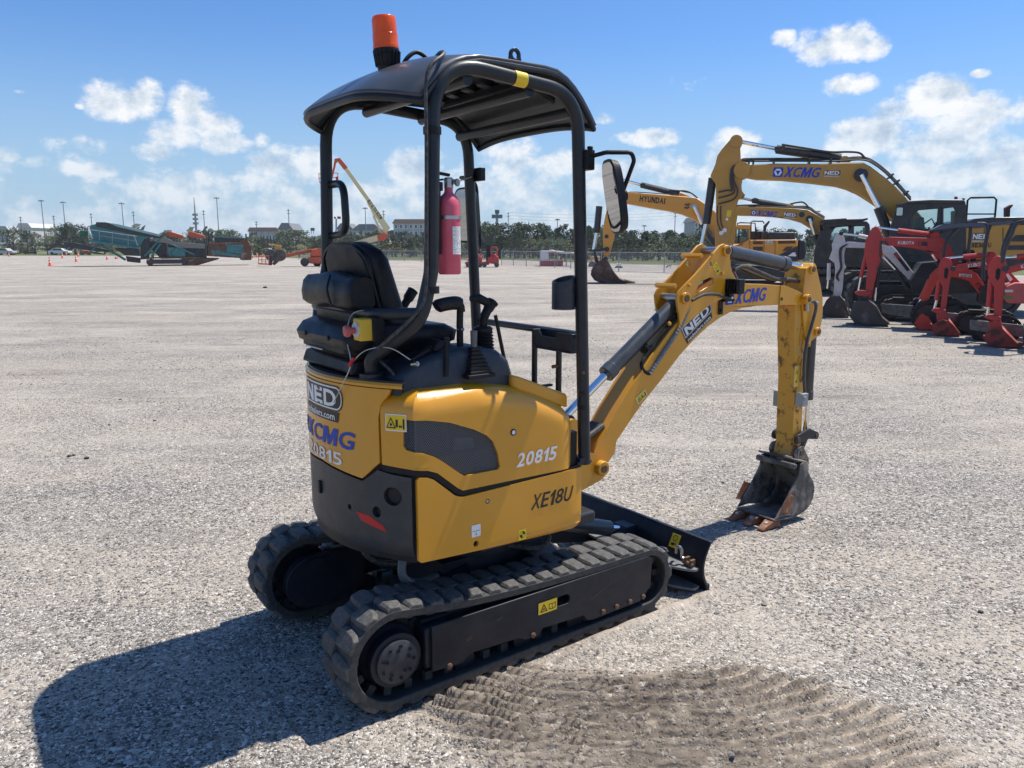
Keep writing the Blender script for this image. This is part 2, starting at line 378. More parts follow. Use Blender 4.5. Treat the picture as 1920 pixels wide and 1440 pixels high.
def ruts(X, Y):
    """scuffed arcs where the digger turned on the spot: phase, strength"""
    wx = X+.07*(vnoise(X, Y, 1.7, 3)-.5)+.03*(vnoise(X, Y, 7, 5)-.5); wy = Y+.08*(vnoise(X, Y, 1.9, 4)-.5)+.03*(vnoise(X, Y, 8, 6)-.5)
    dx = (wx-.45); dy = wy-3.05
    r = np.sqrt((dx*.52)**2+dy**2)
    a = (X-MO.x)*MF.x+(Y-MO.y)*MF.y; b = (X-MO.x)*ML.x+(Y-MO.y)*ML.y
    st = sstep(.26, .36, r)*(1-sstep(1.05, 1.35, r))*sstep(-.455, -.52, b)*sstep(-.62, -.42, a)*(1-sstep(-.10, .18, Y-(3.15-1.15*(X-.66))+.55*(vnoise(X, Y, 3, 11)-.5)+.25*(vnoise(X, Y, 11, 13)-.5)))*(1-sstep(1.2, 1.7, X))
    return r, st, a, b
rr_, st_, ma_, mb_ = ruts(GX, GY)
saw = ((rr_+.02*(vnoise(GX, GY, 4, 15)-.5))/.053) % 1.0
ridge = np.where(saw < .68, saw/.68, (1-saw)/.32)
ridge = ridge*ridge*(3-2*ridge)
GZ = np.array([gz(y) for y in gy]).repeat(len(gx))
near = np.exp(-((GX-.3)/9)**2-((GY-4)/9)**2)
GZ = GZ+near*((vnoise(GX, GY, .9, 1)-.5)*.018+(vnoise(GX, GY, 3.5, 2)-.5)*.010)
GZ = GZ+st_*((ridge**1.5-.36)*.046*(.75+.5*vnoise(GX, GY, 2.5, 12))+(vnoise(GX, GY, 38, 7)-.5)*.016*ridge)
# loose material pushed up along the outer edge of the right track; pressed down under the tracks
bank = np.exp(-((mb_+.545)/.045)**2)*sstep(-.5, .1, ma_)*(1-sstep(.95, 1.15, ma_))
GZ = GZ+bank*(.030+.028*(vnoise(GX, GY, 9, 8)-.4))*sstep(.0, .55, ma_+.25)
under = ((np.abs(mb_) < .50) & (np.abs(ma_) < .95)); GZ = np.where(under, np.minimum(GZ, -.004), GZ)
GZ = GZ-np.where(GY < 400, 0, 0)
nx, ny = len(gx), len(gy); idx = np.arange(nx*ny).reshape(ny, nx)
quads = np.stack([idx[:-1, :-1], idx[:-1, 1:], idx[1:, 1:], idx[1:, :-1]], -1).reshape(-1, 4)
me = bpy.data.meshes.new('ground'); me.vertices.add(nx*ny); me.vertices.foreach_set('co', np.stack([GX, GY, GZ], -1).ravel().astype(np.float32))
me.loops.add(quads.size); me.loops.foreach_set('vertex_index', quads.ravel().astype(np.int32))
me.polygons.add(len(quads)); me.polygons.foreach_set('loop_start', (np.arange(len(quads))*4).astype(np.int32)); me.polygons.foreach_set('loop_total', np.full(len(quads), 4, np.int32))
me.update(calc_edges=True); me.validate(); me.shade_smooth()
at = me.attributes.new('sand', 'FLOAT', 'POINT'); at.data.foreach_set('value', np.clip(st_+bank*.9, 0, 1).astype(np.float32))
at = me.attributes.new('crest', 'FLOAT', 'POINT'); at.data.foreach_set('value', np.clip(st_*sstep(.50, .85, ridge)*sstep(.15, .40, vnoise(GX, GY, 24, 18)), 0, 1).astype(np.float32))
def ground_mat():
    m, nt, b = newmat('gravel yard'); L = nt.links.new
    geo = nd(nt, 'ShaderNodeNewGeometry'); P = geo.outputs['Position']
    def noi(scale, det=5., ro=.6, st=None):
        src = P
        if st: mp = nd(nt, 'ShaderNodeMapping'); mp.inputs['Scale'].default_value = st; L(P, mp.inputs[0]); src = mp.outputs[0]
        n = nd(nt, 'ShaderNodeTexNoise', i_Scale=scale, i_Detail=det, i_Roughness=ro); L(src, n.inputs['Vector']); return n.outputs['Fac']
    def mth(op, a, b_=None):
        n = nd(nt, 'ShaderNodeMath', operation=op)
        for i, q in enumerate((a, b_)):
            if q is None: continue
            if isinstance(q, (int, float)): n.inputs[i].default_value = q
            else: L(q, n.inputs[i])
        return n.outputs[0]
    def mr(x, a, b_, c=0., d=1.):
        n = nd(nt, 'ShaderNodeMapRange', n1=a, n2=b_, n3=c, n4=d); L(x, n.inputs[0]); return n.outputs[0]
    def mix(f, a, b_):
        n = nd(nt, 'ShaderNodeMix', data_type='RGBA')
        for i, q in ((0, f), (6, a), (7, b_)):
            if isinstance(q, tuple): n.inputs[i].default_value = q+(1,)
            elif isinstance(q, float): n.inputs[i].default_value = q
            else: L(q, n.inputs[i])
        return n.outputs[2]
    # two sizes of stone, each stone its own grey
    v1 = nd(nt, 'ShaderNodeTexVoronoi', i_Scale=76.); v2 = nd(nt, 'ShaderNodeTexVoronoi', i_Scale=165.)
    dn = nd(nt, 'ShaderNodeTexNoise', i_Scale=40., i_Detail=3.); L(P, dn.inputs['Vector'])
    av = nd(nt, 'ShaderNodeVectorMath', operation='MULTIPLY_ADD'); L(dn.outputs['Color'], av.inputs[0]); av.inputs[1].default_value = (.012, .012, .012); L(P, av.inputs[2])
    L(av.outputs[0], v1.inputs['Vector']); L(av.outputs[0], v2.inputs['Vector'])
    s1 = nd(nt, 'ShaderNodeSeparateColor'); L(v1.outputs['Color'], s1.inputs[0]); s2 = nd(nt, 'ShaderNodeSeparateColor'); L(v2.outputs['Color'], s2.inputs[0])
    st = [(0, (.05, .05, .05)), (.28, (.14, .135, .13)), (.55, (.30, .286, .268)), (.78, (.48, .455, .42)), (.94, (.76, .73, .69))]
    r1 = ramp(nt, st); L(s1.outputs[0], r1.inputs[0]); r2 = ramp(nt, st); L(s2.outputs[0], r2.inputs[0])
    stone = mix(mr(s1.outputs[1], .40, .45), r1.outputs[0], r2.outputs[0])
    # packed pale dust between and over the stones, in drifts and long wheel-swept bands
    fine = noi(60., 6., .7); rd = ramp(nt, [(.3, (.36, .315, .262)), (.7, (.50, .448, .385))]); L(fine, rd.inputs[0])
    big = noi(.22, 5., .6, (1, 1.6, 1)); mid = noi(.95, 6., .62, (.55, 1.5, 1)); small = noi(9., 5., .65)
    cov = mth('ADD', mth('ADD', mth('MULTIPLY', big, .5), mth('MULTIPLY', mid, .6)), mth('MULTIPLY', small, .35))
    cov = mr(cov, .60, .80)
    sand = nd(nt, 'ShaderNodeAttribute', attribute_name='sand').outputs['Fac']
    cov = mth('MAXIMUM', mr(cov, 0., 1., .05, .84), mth('MULTIPLY', sand, mr(small, .3, .6, .55, 1.)))
    # single stones still poke through the dust
    poke = mr(s1.outputs[2], .46, .52, 1., 0.); covs = mth('MULTIPLY', cov, mth('SUBTRACT', 1., mth('MULTIPLY', poke, .9)))
    colr = mix(covs, stone, rd.outputs[0])
    sandc = mix(fine, (.25, .205, .158), (.39, .33, .262))
    crest = nd(nt, 'ShaderNodeAttribute', attribute_name='crest').outputs['Fac']
    colr = mix(mth('MULTIPLY', sand, mr(poke, 0., 1., .80, .34)), colr, sandc); colr = mix(mth('MULTIPLY', crest, .85), colr, mix(s1.outputs[0], (.065, .054, .044), (.22, .185, .15)))
    # damp or oily darker streaks far out, weathered and scraped
    stre = mr(noi(.55, 7., .72, (.55, 1.2, 1)), .52, .68, 0., .62)
    colr = mix(stre, colr, (.17, .158, .145))
    pale = mr(noi(.4, 7., .7, (.6, 1.1, 1)), .50, .66, 0., .58)
    colr = mix(pale, colr, (.56, .515, .46))
    # grass verge and the land beyond the yard
    sp = nd(nt, 'ShaderNodeSeparateXYZ'); L(P, sp.inputs[0])
    edge = mth('ADD', sp.outputs[1], mth('MULTIPLY', noi(.08, 4.), 14.))
    far = mth('ADD', mth('ADD', edge, mth('MULTIPLY', mth('MAXIMUM', sp.outputs[0], 0.), 1.8)), mr(sp.outputs[0], -60., -20., 0., 50.))
    gm = mr(far, 164., 167.)
    gr = mix(noi(.9, 6., .7), (.06, .085, .025), (.17, .17, .07)); colr = mix(gm, colr, gr)
    # old wheel lanes, paler where the fines were pressed flat
    def lane(ang, sc, off):
        mp = nd(nt, 'ShaderNodeMapping'); mp.inputs['Rotation'].default_value = (0, 0, radians(ang)); mp.inputs['Scale'].default_value = (.045, sc, 1); mp.inputs['Location'].default_value = (off, off*2, 0); L(P, mp.inputs[0])
        n = nd(nt, 'ShaderNodeTexNoise', i_Scale=1., i_Detail=4., i_Roughness=.6); L(mp.outputs[0], n.inputs['Vector']); return mr(n.outputs['Fac'], .58, .66)
    ln = mth('MAXIMUM', lane(28, 1.3, 3.), lane(-35, 1.1, 7.)); brk_ = mr(noi(2.2, 5., .65), .40, .58)
    colr = mix(mth('MULTIPLY', mth('MULTIPLY', ln, brk_), mth('MULTIPLY', mth('SUBTRACT', 1., gm), .42)), colr, (.54, .49, .43))
    tint = nd(nt, 'ShaderNodeMix', data_type='RGBA', blend_type='MULTIPLY'); tint.inputs[0].default_value = 1.; L(colr, tint.inputs[6]); tint.inputs[7].default_value = (.93, .895, .845, 1); colr = mix(gm, tint.outputs[2], colr)
    L(colr, b.inputs['Base Color']); b.inputs['Roughness'].default_value = .92; b.inputs['Specular IOR Level'].default_value = .25
    h1 = mr(v1.outputs['Distance'], 0., .6, 1., 0.); h2 = mr(v2.outputs['Distance'], 0., .6, .5, 0.)
    hh = mth('MULTIPLY', mth('ADD', h1, h2), mth('SUBTRACT', 1.05, covs)); hh = mth('ADD', hh, mth('MULTIPLY', fine, .5)); hh = mth('MULTIPLY', hh, mth('SUBTRACT', 1., mth('MULTIPLY', sand, .62)))
    bp = nd(nt, 'ShaderNodeBump', i_Strength=1., i_Distance=.008); L(hh, bp.inputs['Height']); L(bp.outputs[0], b.inputs['Normal'])
    return m
me.materials.append(ground_mat())
ground = bpy.data.objects.new('ground', me); COL.objects.link(ground); ground['kind'] = 'structure'; ground['label'] = 'flat yard of crushed grey gravel and pale packed dust'
# ------------------------------------------------------------------ the mini excavator in front
YEL = pbr('yellow machine paint', (.66, .298, .012), .34, var=.05, scale=3., coat=.35, dust=.04, bump=.03, bscale=220.)
YELW = rusty('worn yellow paint', (.60, .30, .025), rust=(.20, .10, .035), amt=.22, scale=16., rough=.42, mud=(.50, .30, .08))
DKP = pbr('dark grey paint', (.017, .021, .027), .38, var=.12, scale=4., dust=.04, coat=.10, spec=.28)
CWP = pbr('charcoal cast counterweight', (.032, .033, .038), .46, var=.10, scale=5., bump=.25, bscale=120., dust=.07)
NAV = pbr('black chassis paint', (.011, .014, .022), .40, var=.2, scale=5., dust=.14, dcol=(.14, .125, .11), bump=.1, bscale=60., spec=.3)
BLK = pbr('black plastic', (.009, .010, .012), .48, var=.15, scale=9., dust=.03, bump=.12, bscale=300., spec=.25)
GRP = pbr('blue grey moulded plastic', (.018, .026, .038), .48, var=.25, scale=9., dust=.10, dcol=(.22, .22, .22), bump=.15, bscale=300.)
VIN = pbr('black vinyl', (.008, .009, .011), .42, var=.2, scale=14., dust=.03, bump=.25, bscale=160., spec=.28)
RUB = pbr('track rubber', (.055, .053, .050), .72, var=.22, scale=25., dust=.5, dcol=(.22, .205, .18), bump=.12, bscale=150.)  # lugs kept paler than the belt for a sunlit look, with dust
RUBB = pbr('track belt rubber', (.034, .033, .032), .72, var=.25, scale=25., dust=.35, dcol=(.15, .14, .125), bump=.12, bscale=150.)  # darker than the lugs: shade in the gaps put into the colour
RUB2 = pbr('track rubber inside', (.028, .028, .028), .75, var=.3, scale=12., dust=.3, dcol=(.20, .18, .16), bump=.3, bscale=90.)
CHR = pbr('chromed rod', (.78, .79, .80), .12, metal=1., var=.03)
STL = pbr('bare steel', (.45, .45, .44), .38, metal=1., var=.15, scale=20.)
CYL = pbr('cylinder grey paint', (.040, .046, .053), .36, var=.1, scale=6., dust=.07, coat=.2)
WHT = pbr('white film', (.80, .80, .78), .45, var=.04)
BKF = pbr('black film', (.012, .012, .013), .4, var=.1)
BLU = pbr('blue film', (.002, .055, .42), .55, var=.05)
YLF = pbr('yellow film', (.80, .56, .02), .45, var=.05)
RED = pbr('red reflector', (.50, .006, .010), .3, var=.08)
RSTB = pbr('rusty bolt', (.14, .075, .04), .75, var=.3, scale=60.)
BKT = rusty('scratched black bucket', (.055, .054, .054), rust=(.12, .085, .065), amt=.28, scale=11., rough=.5, mud=(.33, .29, .24), mlo=.45)
TTH = rusty('rusty tooth', (.24, .12, .07), rust=(.26, .10, .045), amt=.7, scale=25., rough=.6, mud=(.55, .50, .44))
HOS = pbr('rubber hose', (.020, .020, .021), .55, var=.2, scale=30., dust=.25)
MIR, _nt, _b = newmat('mirror glass'); _b.inputs['Base Color'].default_value = (.42, .44, .45, 1); _b.inputs['Metallic'].default_value = 1; _b.inputs['Roughness'].default_value = .02

EX = empty('mini_excavator', MO, pi/2-TH)
tag(EX, 'yellow and charcoal mini excavator with open canopy and orange beacon, nearest the camera', 'excavator')
def onb(px, py, b):                             # photo pixel -> (a, z) on the digger's upright plane at side distance b
    r = pray(px, py); k = r.x*ML.x+r.y*ML.y; t = (b+MO.dot(ML))/k
    q = Vector((r.x*t, r.y*t, CAMH+r.z*t))-MO; return (q.dot(MF), q.z)
def c6(x, y, b): return onb(1040+x*.29167, 420+y*.29167, b)
def c7(x, y, b): return onb(1300+x*.2222, 700+y*.2222, b)

# --- rubber tracks
TR, TI = .172, .130                              # belt radius at sprocket and idler
RC, IC = (-.610, .207), (.652, .168)             # sprocket and idler centres (x, z)
def belt(n=260):
    pts = []
    top = smooth([(RC[0], 0, RC[1]+TR), (-.30, 0, .335), (.10, 0, .310), (IC[0], 0, IC[1]+TI)], 24)
    pts += [(p[0], p[2]) for p in top]
    pts += arc(IC[0], IC[1], TI, 90, -85, 30)[1:]
    pts += [(IC[0]-.08+(RC[0]+.10-IC[0]+.08)*i/30, .036) for i in range(31)]
    pts += arc(RC[0], RC[1], TR, -85, -270, 30)
    P = [Vector((x, 0, z)) for x, z in pts]; Q = [P[0]]
    for p in P[1:]:
        if (p-Q[-1]).length > 1e-3: Q.append(p)
    if (Q[0]-Q[-1]).length < 1e-3: Q.pop()
    d = [0]
    for i in range(len(Q)): d.append(d[-1]+(Q[(i+1) % len(Q)]-Q[i]).length)
    return Q, d
BQ, BD = belt()
def belt_at(s):
    s %= BD[-1]; i = max(k for k in range(len(BQ)) if BD[k] <= s); t = (s-BD[i])/(BD[i+1]-BD[i])
    a, b = BQ[i], BQ[(i+1) % len(BQ)]; d = (b-a).normalized(); return a.lerp(b, t), d
def lug_mesh(sgn):
    """one tread block: wide foot, narrower worn top, a scooped hollow on its outer end"""
    m = MB(); w = .104
    prof = [(-.041, -.004), (-.041, .009), (-.031, .021), (.025, .022), (.037, .009), (.039, -.004)]
    outer = [(-.034, -.010), (-.034, .004), (-.024, .016), (.010, .017), (.021, .004), (.021, -.010)]
    st = [(0, prof), (.55, prof), (.80, [(x*.9, z*.96) for x, z in prof]), (1.0, outer)]
    P = [[(x, sgn*f*w, z) for x, z in pr] for f, pr in st]
    n = len(prof); vs = [p for r in P for p in r]; fs = []
    for i in range(len(st)-1):
        for j in range(n): fs.append((i*n+j, i*n+(j+1) % n, (i+1)*n+(j+1) % n, (i+1)*n+j))
    fs += [tuple(range(n)), tuple(range((len(st)-1)*n, len(st)*n))]
    m.add(vs, fs)
    return m
NL = 40; PITCHL = BD[-1]/NL
for side in (-1, 1):
    yc = -.375 if side < 0 else .470
    tr = empty('track', (0, 0, 0)); tr.parent = EX; tr['label'] = 'dusty black rubber crawler track'
    m = MB(); P = []; T = .024
    hw = .107
    sec = [(-hw+.004, -.018), (-hw, -.014), (-hw, .010), (-hw+.005, .014), (hw-.005, .014), (hw, .010), (hw, -.014), (hw-.004, -.018), (hw-.024, -.017), (hw-.028, -.010), (-hw+.028, -.010), (-hw+.024, -.017)]
    n = len(BQ); vs = []; fs = []; k = len(sec)
    for i in range(n):
        d = (BQ[(i+1) % n]-BQ[i-1]).normalized(); nr = Vector((-d.z, 0, d.x))
        if True:
            for y, h in sec: q = BQ[i]+nr*h; vs.append((q.x, yc+y, q.z))
    for i in range(n):
        for j in range(k): fs.append((i*k+j, i*k+(j+1) % k, ((i+1) % n)*k+(j+1) % k, ((i+1) % n)*k+j))
    m.add(vs, fs); m.build('belt', RUBB, tr)
    lo = lug_mesh(-1).build('tread_lug', RUB, tr, bev=.0025); li = lug_mesh(1).build('tread_lug', RUB, tr, bev=.0025)
    first = {0: lo, 1: li}; g = MB()
    for i in range(NL):
        for row in (0, 1):
            p, d = belt_at((i+.5*row)*PITCHL); nr = Vector((-d.z, 0, d.x)); q = p+nr*.009
            ang = math.atan2(-d.z, d.x); o = first[row]
            if i: o = o.copy(); COL.objects.link(o)
            o.location = (q.x, yc+(-.002 if row == 0 else .002), q.z); o.rotation_euler = (random.uniform(-.02, .02), ang, 0)
        p, d = belt_at(i*PITCHL); nr = Vector((-d.z, 0, d.x)); q = p-nr*.03
        R = Matrix((d, (0, 1, 0), nr)).transposed()
        for yy in (-.042, .042): g.box(tuple(q+Vector((0, yc+yy, 0))), (.030, .024, .034), R)
    g.build('drive_lugs', RUB2, tr)['kind'] = 'stuff'
    # running gear inside the belt
    ys = yc+side*.107                            # outer face of the track
    fr = MB()
    low = [(-.470, .112), (-.345, .104), (-.318, .122), (-.295, .130), (-.075, .120), (-.045, .103), (.020, .100), (.045, .124), (.265, .114), (.285, .086), (.325, .078), (.60, .082), (.665, .135), (.672, .27), (.645, .284), (-.470, .290)]
    hole = rrect(.112, .196, .186, .236, .019)
    fr.plate([low, hole], ys+side*.004, ys-side*.012)
    pl = fr.build('track_frame', NAV, EX, bev=.003); pl['label'] = 'black side plate of the track frame with slot and sticker'
    q = MB(); q.box((.10, yc-side*.02, .215), (1.16, .13, .15)); q.box((-.44, yc, .20), (.10, .19, .16)); q.build('track_beam', NAV, EX, bev=.01)
    for x in (-.40, -.008, .374, .454, .535, .617):
        b = MB(); b.lathe([(.0, 0), (.012, 0), (.012, .006), (.006, .009), (0, .009)], (x, ys+side*.004, .112 if x < .1 else .100), (0, side, 0), 8); b.build('bolt', RSTB, pl)
    if side < 0:
        fn = lambda u, v: (.018+u, ys-.0075, .190+v)
        decal('warning_sticker', rrect(0, 0, .096, .050, .003), fn, YLF, pl)
        fb = lambda u, v: (.018+u, ys-.0085, .190+v)
        decal('pictogram', [[(.008, .008), (.046, .008), (.027, .043)], [(.015, .012), (.039, .012), (.027, .034)]], fb, BKF, pl)
        decal('pictogram', [[(.053, .012), (.071, .008), (.089, .012), (.089, .036), (.071, .032), (.053, .036)], [(.056, .015), (.070, .011), (.070, .029), (.056, .033)], [(.072, .011), (.086, .015), (.086, .033), (.072, .029)]], fb, BKF, pl)
        decal('pictogram', [(.021, .016), (.033, .016), (.029, .026), (.025, .022)], fb, BKF, pl)
        sc = MB(); sc.add([(.30, ys-.0075, .175), (.42, ys-.0075, .222), (.42, ys-.0075, .224), (.30, ys-.0075, .177)], [(0, 1, 2, 3)])
        for (x, z, w) in ((-.33, .196, .03), (-.325, .188, .026), (-.19, .232, .03), (-.185, .225, .02)): sc.add([(x, ys-.0075, z), (x+w, ys-.0075, z+.003), (x+w, ys-.0075, z+.006), (x, ys-.0075, z+.002)], [(0, 1, 2, 3)])
        sc.build('scratch', RSTB, pl, sm=0)['kind'] = 'stuff'
    sp = MB(); sp.lathe([(0, 0), (.115, 0), (.115, .05), (.100, .07), (.100, .115), (0, .115)], (RC[0], ys-side*.125, RC[1]-.008), (0, side, 0), 40)
    for i in range(13):
        t = 2*pi*i/13; sp.box((RC[0]+cos(t)*.135, yc-side*.01, RC[1]+sin(t)*.135), (.035, .04, .034), Matrix.Rotation(-t, 3, 'Y'))
    sp.cyl((RC[0], yc-side*.025, RC[1]), (RC[0], yc+side*.005, RC[1]), .130, n=40)
    so = sp.build('sprocket', NAV, EX, bev=.003); so['label'] = 'drive sprocket with bolted hub cover'
    hb = MB(); hb.lathe([(0, 0), (.080, 0), (.080, .014), (.074, .018), (0, .019)], (RC[0], ys-side*.014, RC[1]-.010), (0, side, 0), 40)
    hb.build('hub_cover', pbr('hub grey', (.020, .022, .030), .55, var=.15, scale=9., dust=.1), so)
    for i in range(14):
        r = .062 if i < 9 else .045; t = 2*pi*i/9 if i < 9 else 2*pi*(i-9)/5+.3
        b = MB(); b.lathe([(0, 0), (.0065, 0), (.0065, .004), (.0035, .004), (.0035, .001), (0, .001)], (RC[0]+r*cos(t), ys+side*.005, RC[1]-.010+r*sin(t)), (0, side, 0), 10); b.build('bolt', NAV, so)
    idl = MB(); idl.lathe([(0, 0), (.108, 0), (.108, .03), (.09, .035), (.05, .035), (.05, .06), (0, .06)], (IC[0]-.005, yc-side*.01, IC[1]-.005), (0, side, 0), 36); idl.build('idler', NAV, EX, bev=.003)
    for x in (-.30, -.02, .26):
        ro = MB(); ro.lathe([(0, -.06), (.045, -.06), (.045, -.02), (.034, -.02), (.034, .02), (.045, .02), (.045, .06), (0, .06)], (x, yc, .078), (0, 1, 0), 20); ro.build('track_roller', NAV, EX)
    # round-ended cover on the inner side over the drive motor
    ic = MB(); yi = yc-side*.105
    ic.plate(arc(RC[0], RC[1]-.005, .112, 90, 270, 16)+[(-.45, .095), (-.36, .13), (-.36, .30), (-.47, .315)], yi, yi-side*.05)
    ic.build('motor_cover', NAV, EX, bev=.006)
# --- car body, slew ring, hoses under the deck
cb = MB(); cb.box((0, 0, .30), (.52, .42, .16)); cb.slab(circ(0, 0, .25, 36), .38, .44)
for sx in (-1, 1):
    for sy in (-1, 1):
        cb.prism([(sx*.14, .22), (sx*.26, .22), (sx*.33, .33), (sx*.14, .37)], lambda x, z, sy=sy: (x, sy*.18, z), lambda x, z, sy=sy: (x*1.08, sy*.31, z-.04))
cb.build('car_body', NAV, EX, bev=.012)
rg = MB(); rg.slab(circ(0, 0, .265, 40), .44, .475); rg.build('slew_ring', NAV, EX, bev=.004)
hs = MB(); hs.tube(smooth([(-.36, -.20, .52), (-.44, -.23, .47), (-.46, -.25, .40), (-.40, -.24, .35), (-.28, -.2, .33)], 8), .017, 10); hs.build('hose', pbr('grey hose sleeve', (.11, .12, .125), .45, var=.2, scale=20., dust=.2), EX)
hs = MB(); hs.tube(smooth([(.15, -.27, .48), (.22, -.30, .42), (.16, -.31, .385), (.05, -.24, .40)], 8), .012, 8); hs.build('hose', HOS, EX)
hs = MB(); hs.tube(smooth([(-.50, -.02, .54), (-.53, -.05, .46), (-.47, -.09, .40), (-.30, -.08, .36)], 8), .013, 8); hs.build('hose', HOS, EX)
# --- dozer blade
def blade_x(z): return 1.066-.050*sin(min(1, max(0, z/.25))*pi)-.006*(z/.25)
bl = MB(); zs = frange(.004, .25, .02)
P = [[(blade_x(z)+(.012 if k else 0), y, z) for z in zs] for k, y in ((0, -.49), (0, .49))]
bl.prism([(blade_x(z)+.014, z) for z in zs]+[(blade_x(z), z) for z in reversed(zs)], lambda x, z: (x, -.492, z), lambda x, z: (x, .492, z))
blo = bl.build('dozer_blade', NAV, EX, bev=.002); blo['label'] = 'black dozer blade with hook and yellow sticker'
bt = MB(); bt.box((1.070, 0, .250), (.022, .985, .012)); bt.box((1.062, 0, .018), (.02, .985, .045)); bt.build('edge_strip', NAV, blo, bev=.003)
gp_ = MB()
for z, w in ((.125, .17), (.03, .15)):
    gp_.slab(smooth([(1.02, -.47), (.97, -.47), (.91, -.36), (.88, -.22), (.88, .22), (.91, .36), (.97, .47), (1.02, .47)], 6), z-.006, z+.006)
gp_.build('stiffener', pbr('dusty plate with lit grey', (.12, .13, .14), .5, var=.25, dust=.5), blo, bev=.002)  # shelf paler than the black blade: its sunlit look is in the colour
for sy in (-1, 1):
    a = MB(); a.bar((.30, sy*.17, .25), (1.04, sy*.22, .10), .07, .09); a.build('blade_arm', NAV, EX, bev=.008)
cy = MB(); cy.cyl((.42, 0, .36), (.86, 0, .22), .04); cy.build('blade_cylinder', CYL, EX); cy = MB(); cy.cyl((.84, 0, .226), (.97, 0, .185), .02); cy.build('cylinder_rod', CHR, EX)
cy = MB(); cy.plate([(.86, .12), (1.01, .12), (1.01, .22), (.94, .22)], -.05, .05); cy.build('cylinder_bracket', NAV, blo, bev=.003)
fnb = lambda u, v: (blade_x(.175+v)-.006, -.27-u, .175+v)
decal('warning_sticker', rrect(0, 0, .055, .062, .003), fnb, YLF, blo)
fnb2 = lambda u, v: (blade_x(.175+v)-.0075, -.27-u, .175+v)
decal('pictogram', [circ(.027, .044, .014, 20), circ(.027, .044, .011, 20)], fnb2, BKF, blo)
decal('pictogram', [[(.012, .010), (.030, .010), (.030, .016), (.042, .016), (.042, .022), (.012, .022)]], fnb2, BKF, blo)
hk = MB(); hk.tube(smooth([(.99, -.345, .17), (.975, -.36, .205), (.972, -.375, .215), (.975, -.39, .205), (.98, -.39, .17), (.98, -.40, .16)], 6), .008, 8); hk.build('hook', STL, blo)
hk = MB(); hk.cyl((.98, -.40, .148), (.98, -.46, .142), .011, n=10); hk.box((.99, -.415, .152), (.03, .014, .04)); hk.box((.99, -.447, .147), (.03, .014, .04)); hk.build('hook_pin', RSTB, blo)
lp = MB(); lp.tube(smooth([(.98, -.255, .125), (.96, -.26, .175), (.96, -.30, .185), (.97, -.31, .17)], 6), .0045, 8); lp.build('locking_clip', STL, blo)

# --- upper body: panels cut from a surface that follows the round tail, the flat sides and the front corners
TAIL, HWD = .69, .48
AL0 = asin(HWD/TAIL); A0 = -sqrt(TAIL**2-HWD**2); SC = -AL0*TAIL   # SC: middle of the tail
RAD, W2, KS = .662, .44, 1.0176                   # tail radius, half width, scale of the side outlines
AL1 = asin(W2/RAD); A1 = -sqrt(RAD**2-W2**2)
def ka(a): return A1+(a-A0)*KS
def zk(v): return CAMH+(v-CAMH)*KS
def outline(s, af, rc):
    if s <= 0:
        al = AL0+s/TAIL
        if al < -AL0: return Vector((A1+(-AL0-al)*TAIL, W2, 0)), Vector((0, 1, 0))
        al *= AL1/AL0; n = Vector((-cos(al), -sin(al), 0)); return n*RAD, n
    af = ka(af); s *= KS; L1 = af-rc-A1
    if s <= L1: return Vector((A1+s, -W2, 0)), Vector((0, -1, 0))
    t = (s-L1)/rc
    if t <= pi/2: n = Vector((sin(t), -cos(t), 0)); return Vector((af-rc, -W2+rc, 0))+n*rc, n
    return Vector((af, -W2+rc+(t-pi/2)*rc, 0)), Vector((1, 0, 0))
def wall(s, v, off=0., af=.29, rc=.045, bulge=0.):
    p, n = outline(s, af, rc); q = p+n*off; return Vector((q.x, q.y, zk(v)))
def ztop(a): return 1.158 if a < -.22 else (1.158-.030*((a+.22)/.17) if a < -.05 else 1.128-.115*((a+.05)/.29)**1.2)
HR = .085
def hoodf(s, v, off=0.):
    p, n = outline(s, .245, .07); zt = zk(ztop(max(-.6, A0+min(s, .74)))); z1 = zt-HR; v = zk(v)
    if v <= z1: q = p+n*off; return Vector((q.x, q.y, v))
    th = (v-z1)/HR
    if th <= pi/2:
        q = p-n*HR*(1-cos(th))+n*off*cos(th); return Vector((q.x, q.y, z1+HR*sin(th)+off*sin(th)))
    e = v-z1-HR*pi/2; q = p-n*(HR+e); return Vector((q.x, q.y, zt+e*.16+off))
def shell(name, loops, us, vs, fn, th, mat, parent, bev=.004):
    V, Fs = subfill(loops, us, vs); n = len(V); m = MB()
    a = [fn(u, v, 0.) for u, v in V]; b = [fn(u, v, -th) for u, v in V]; cnt = {}
    for f in Fs:
        for i in range(len(f)): e = (f[i], f[(i+1) % len(f)]); cnt[e] = cnt.get(e, 0)+1
    fs = list(Fs)+[tuple(i+n for i in reversed(f)) for f in Fs]
    for (i, j) in cnt:
        if (j, i) not in cnt: fs.append((j, i, i+n, j+n))
    m.add(a+b, fs); return m.build(name, mat, parent, bev=bev, sm=38)
def s_of_b(b): return SC+TAIL*asin(b*-1/TAIL)    # arc position for a side distance b on the tail
US = frange(SC*2-.6, .05, .035)
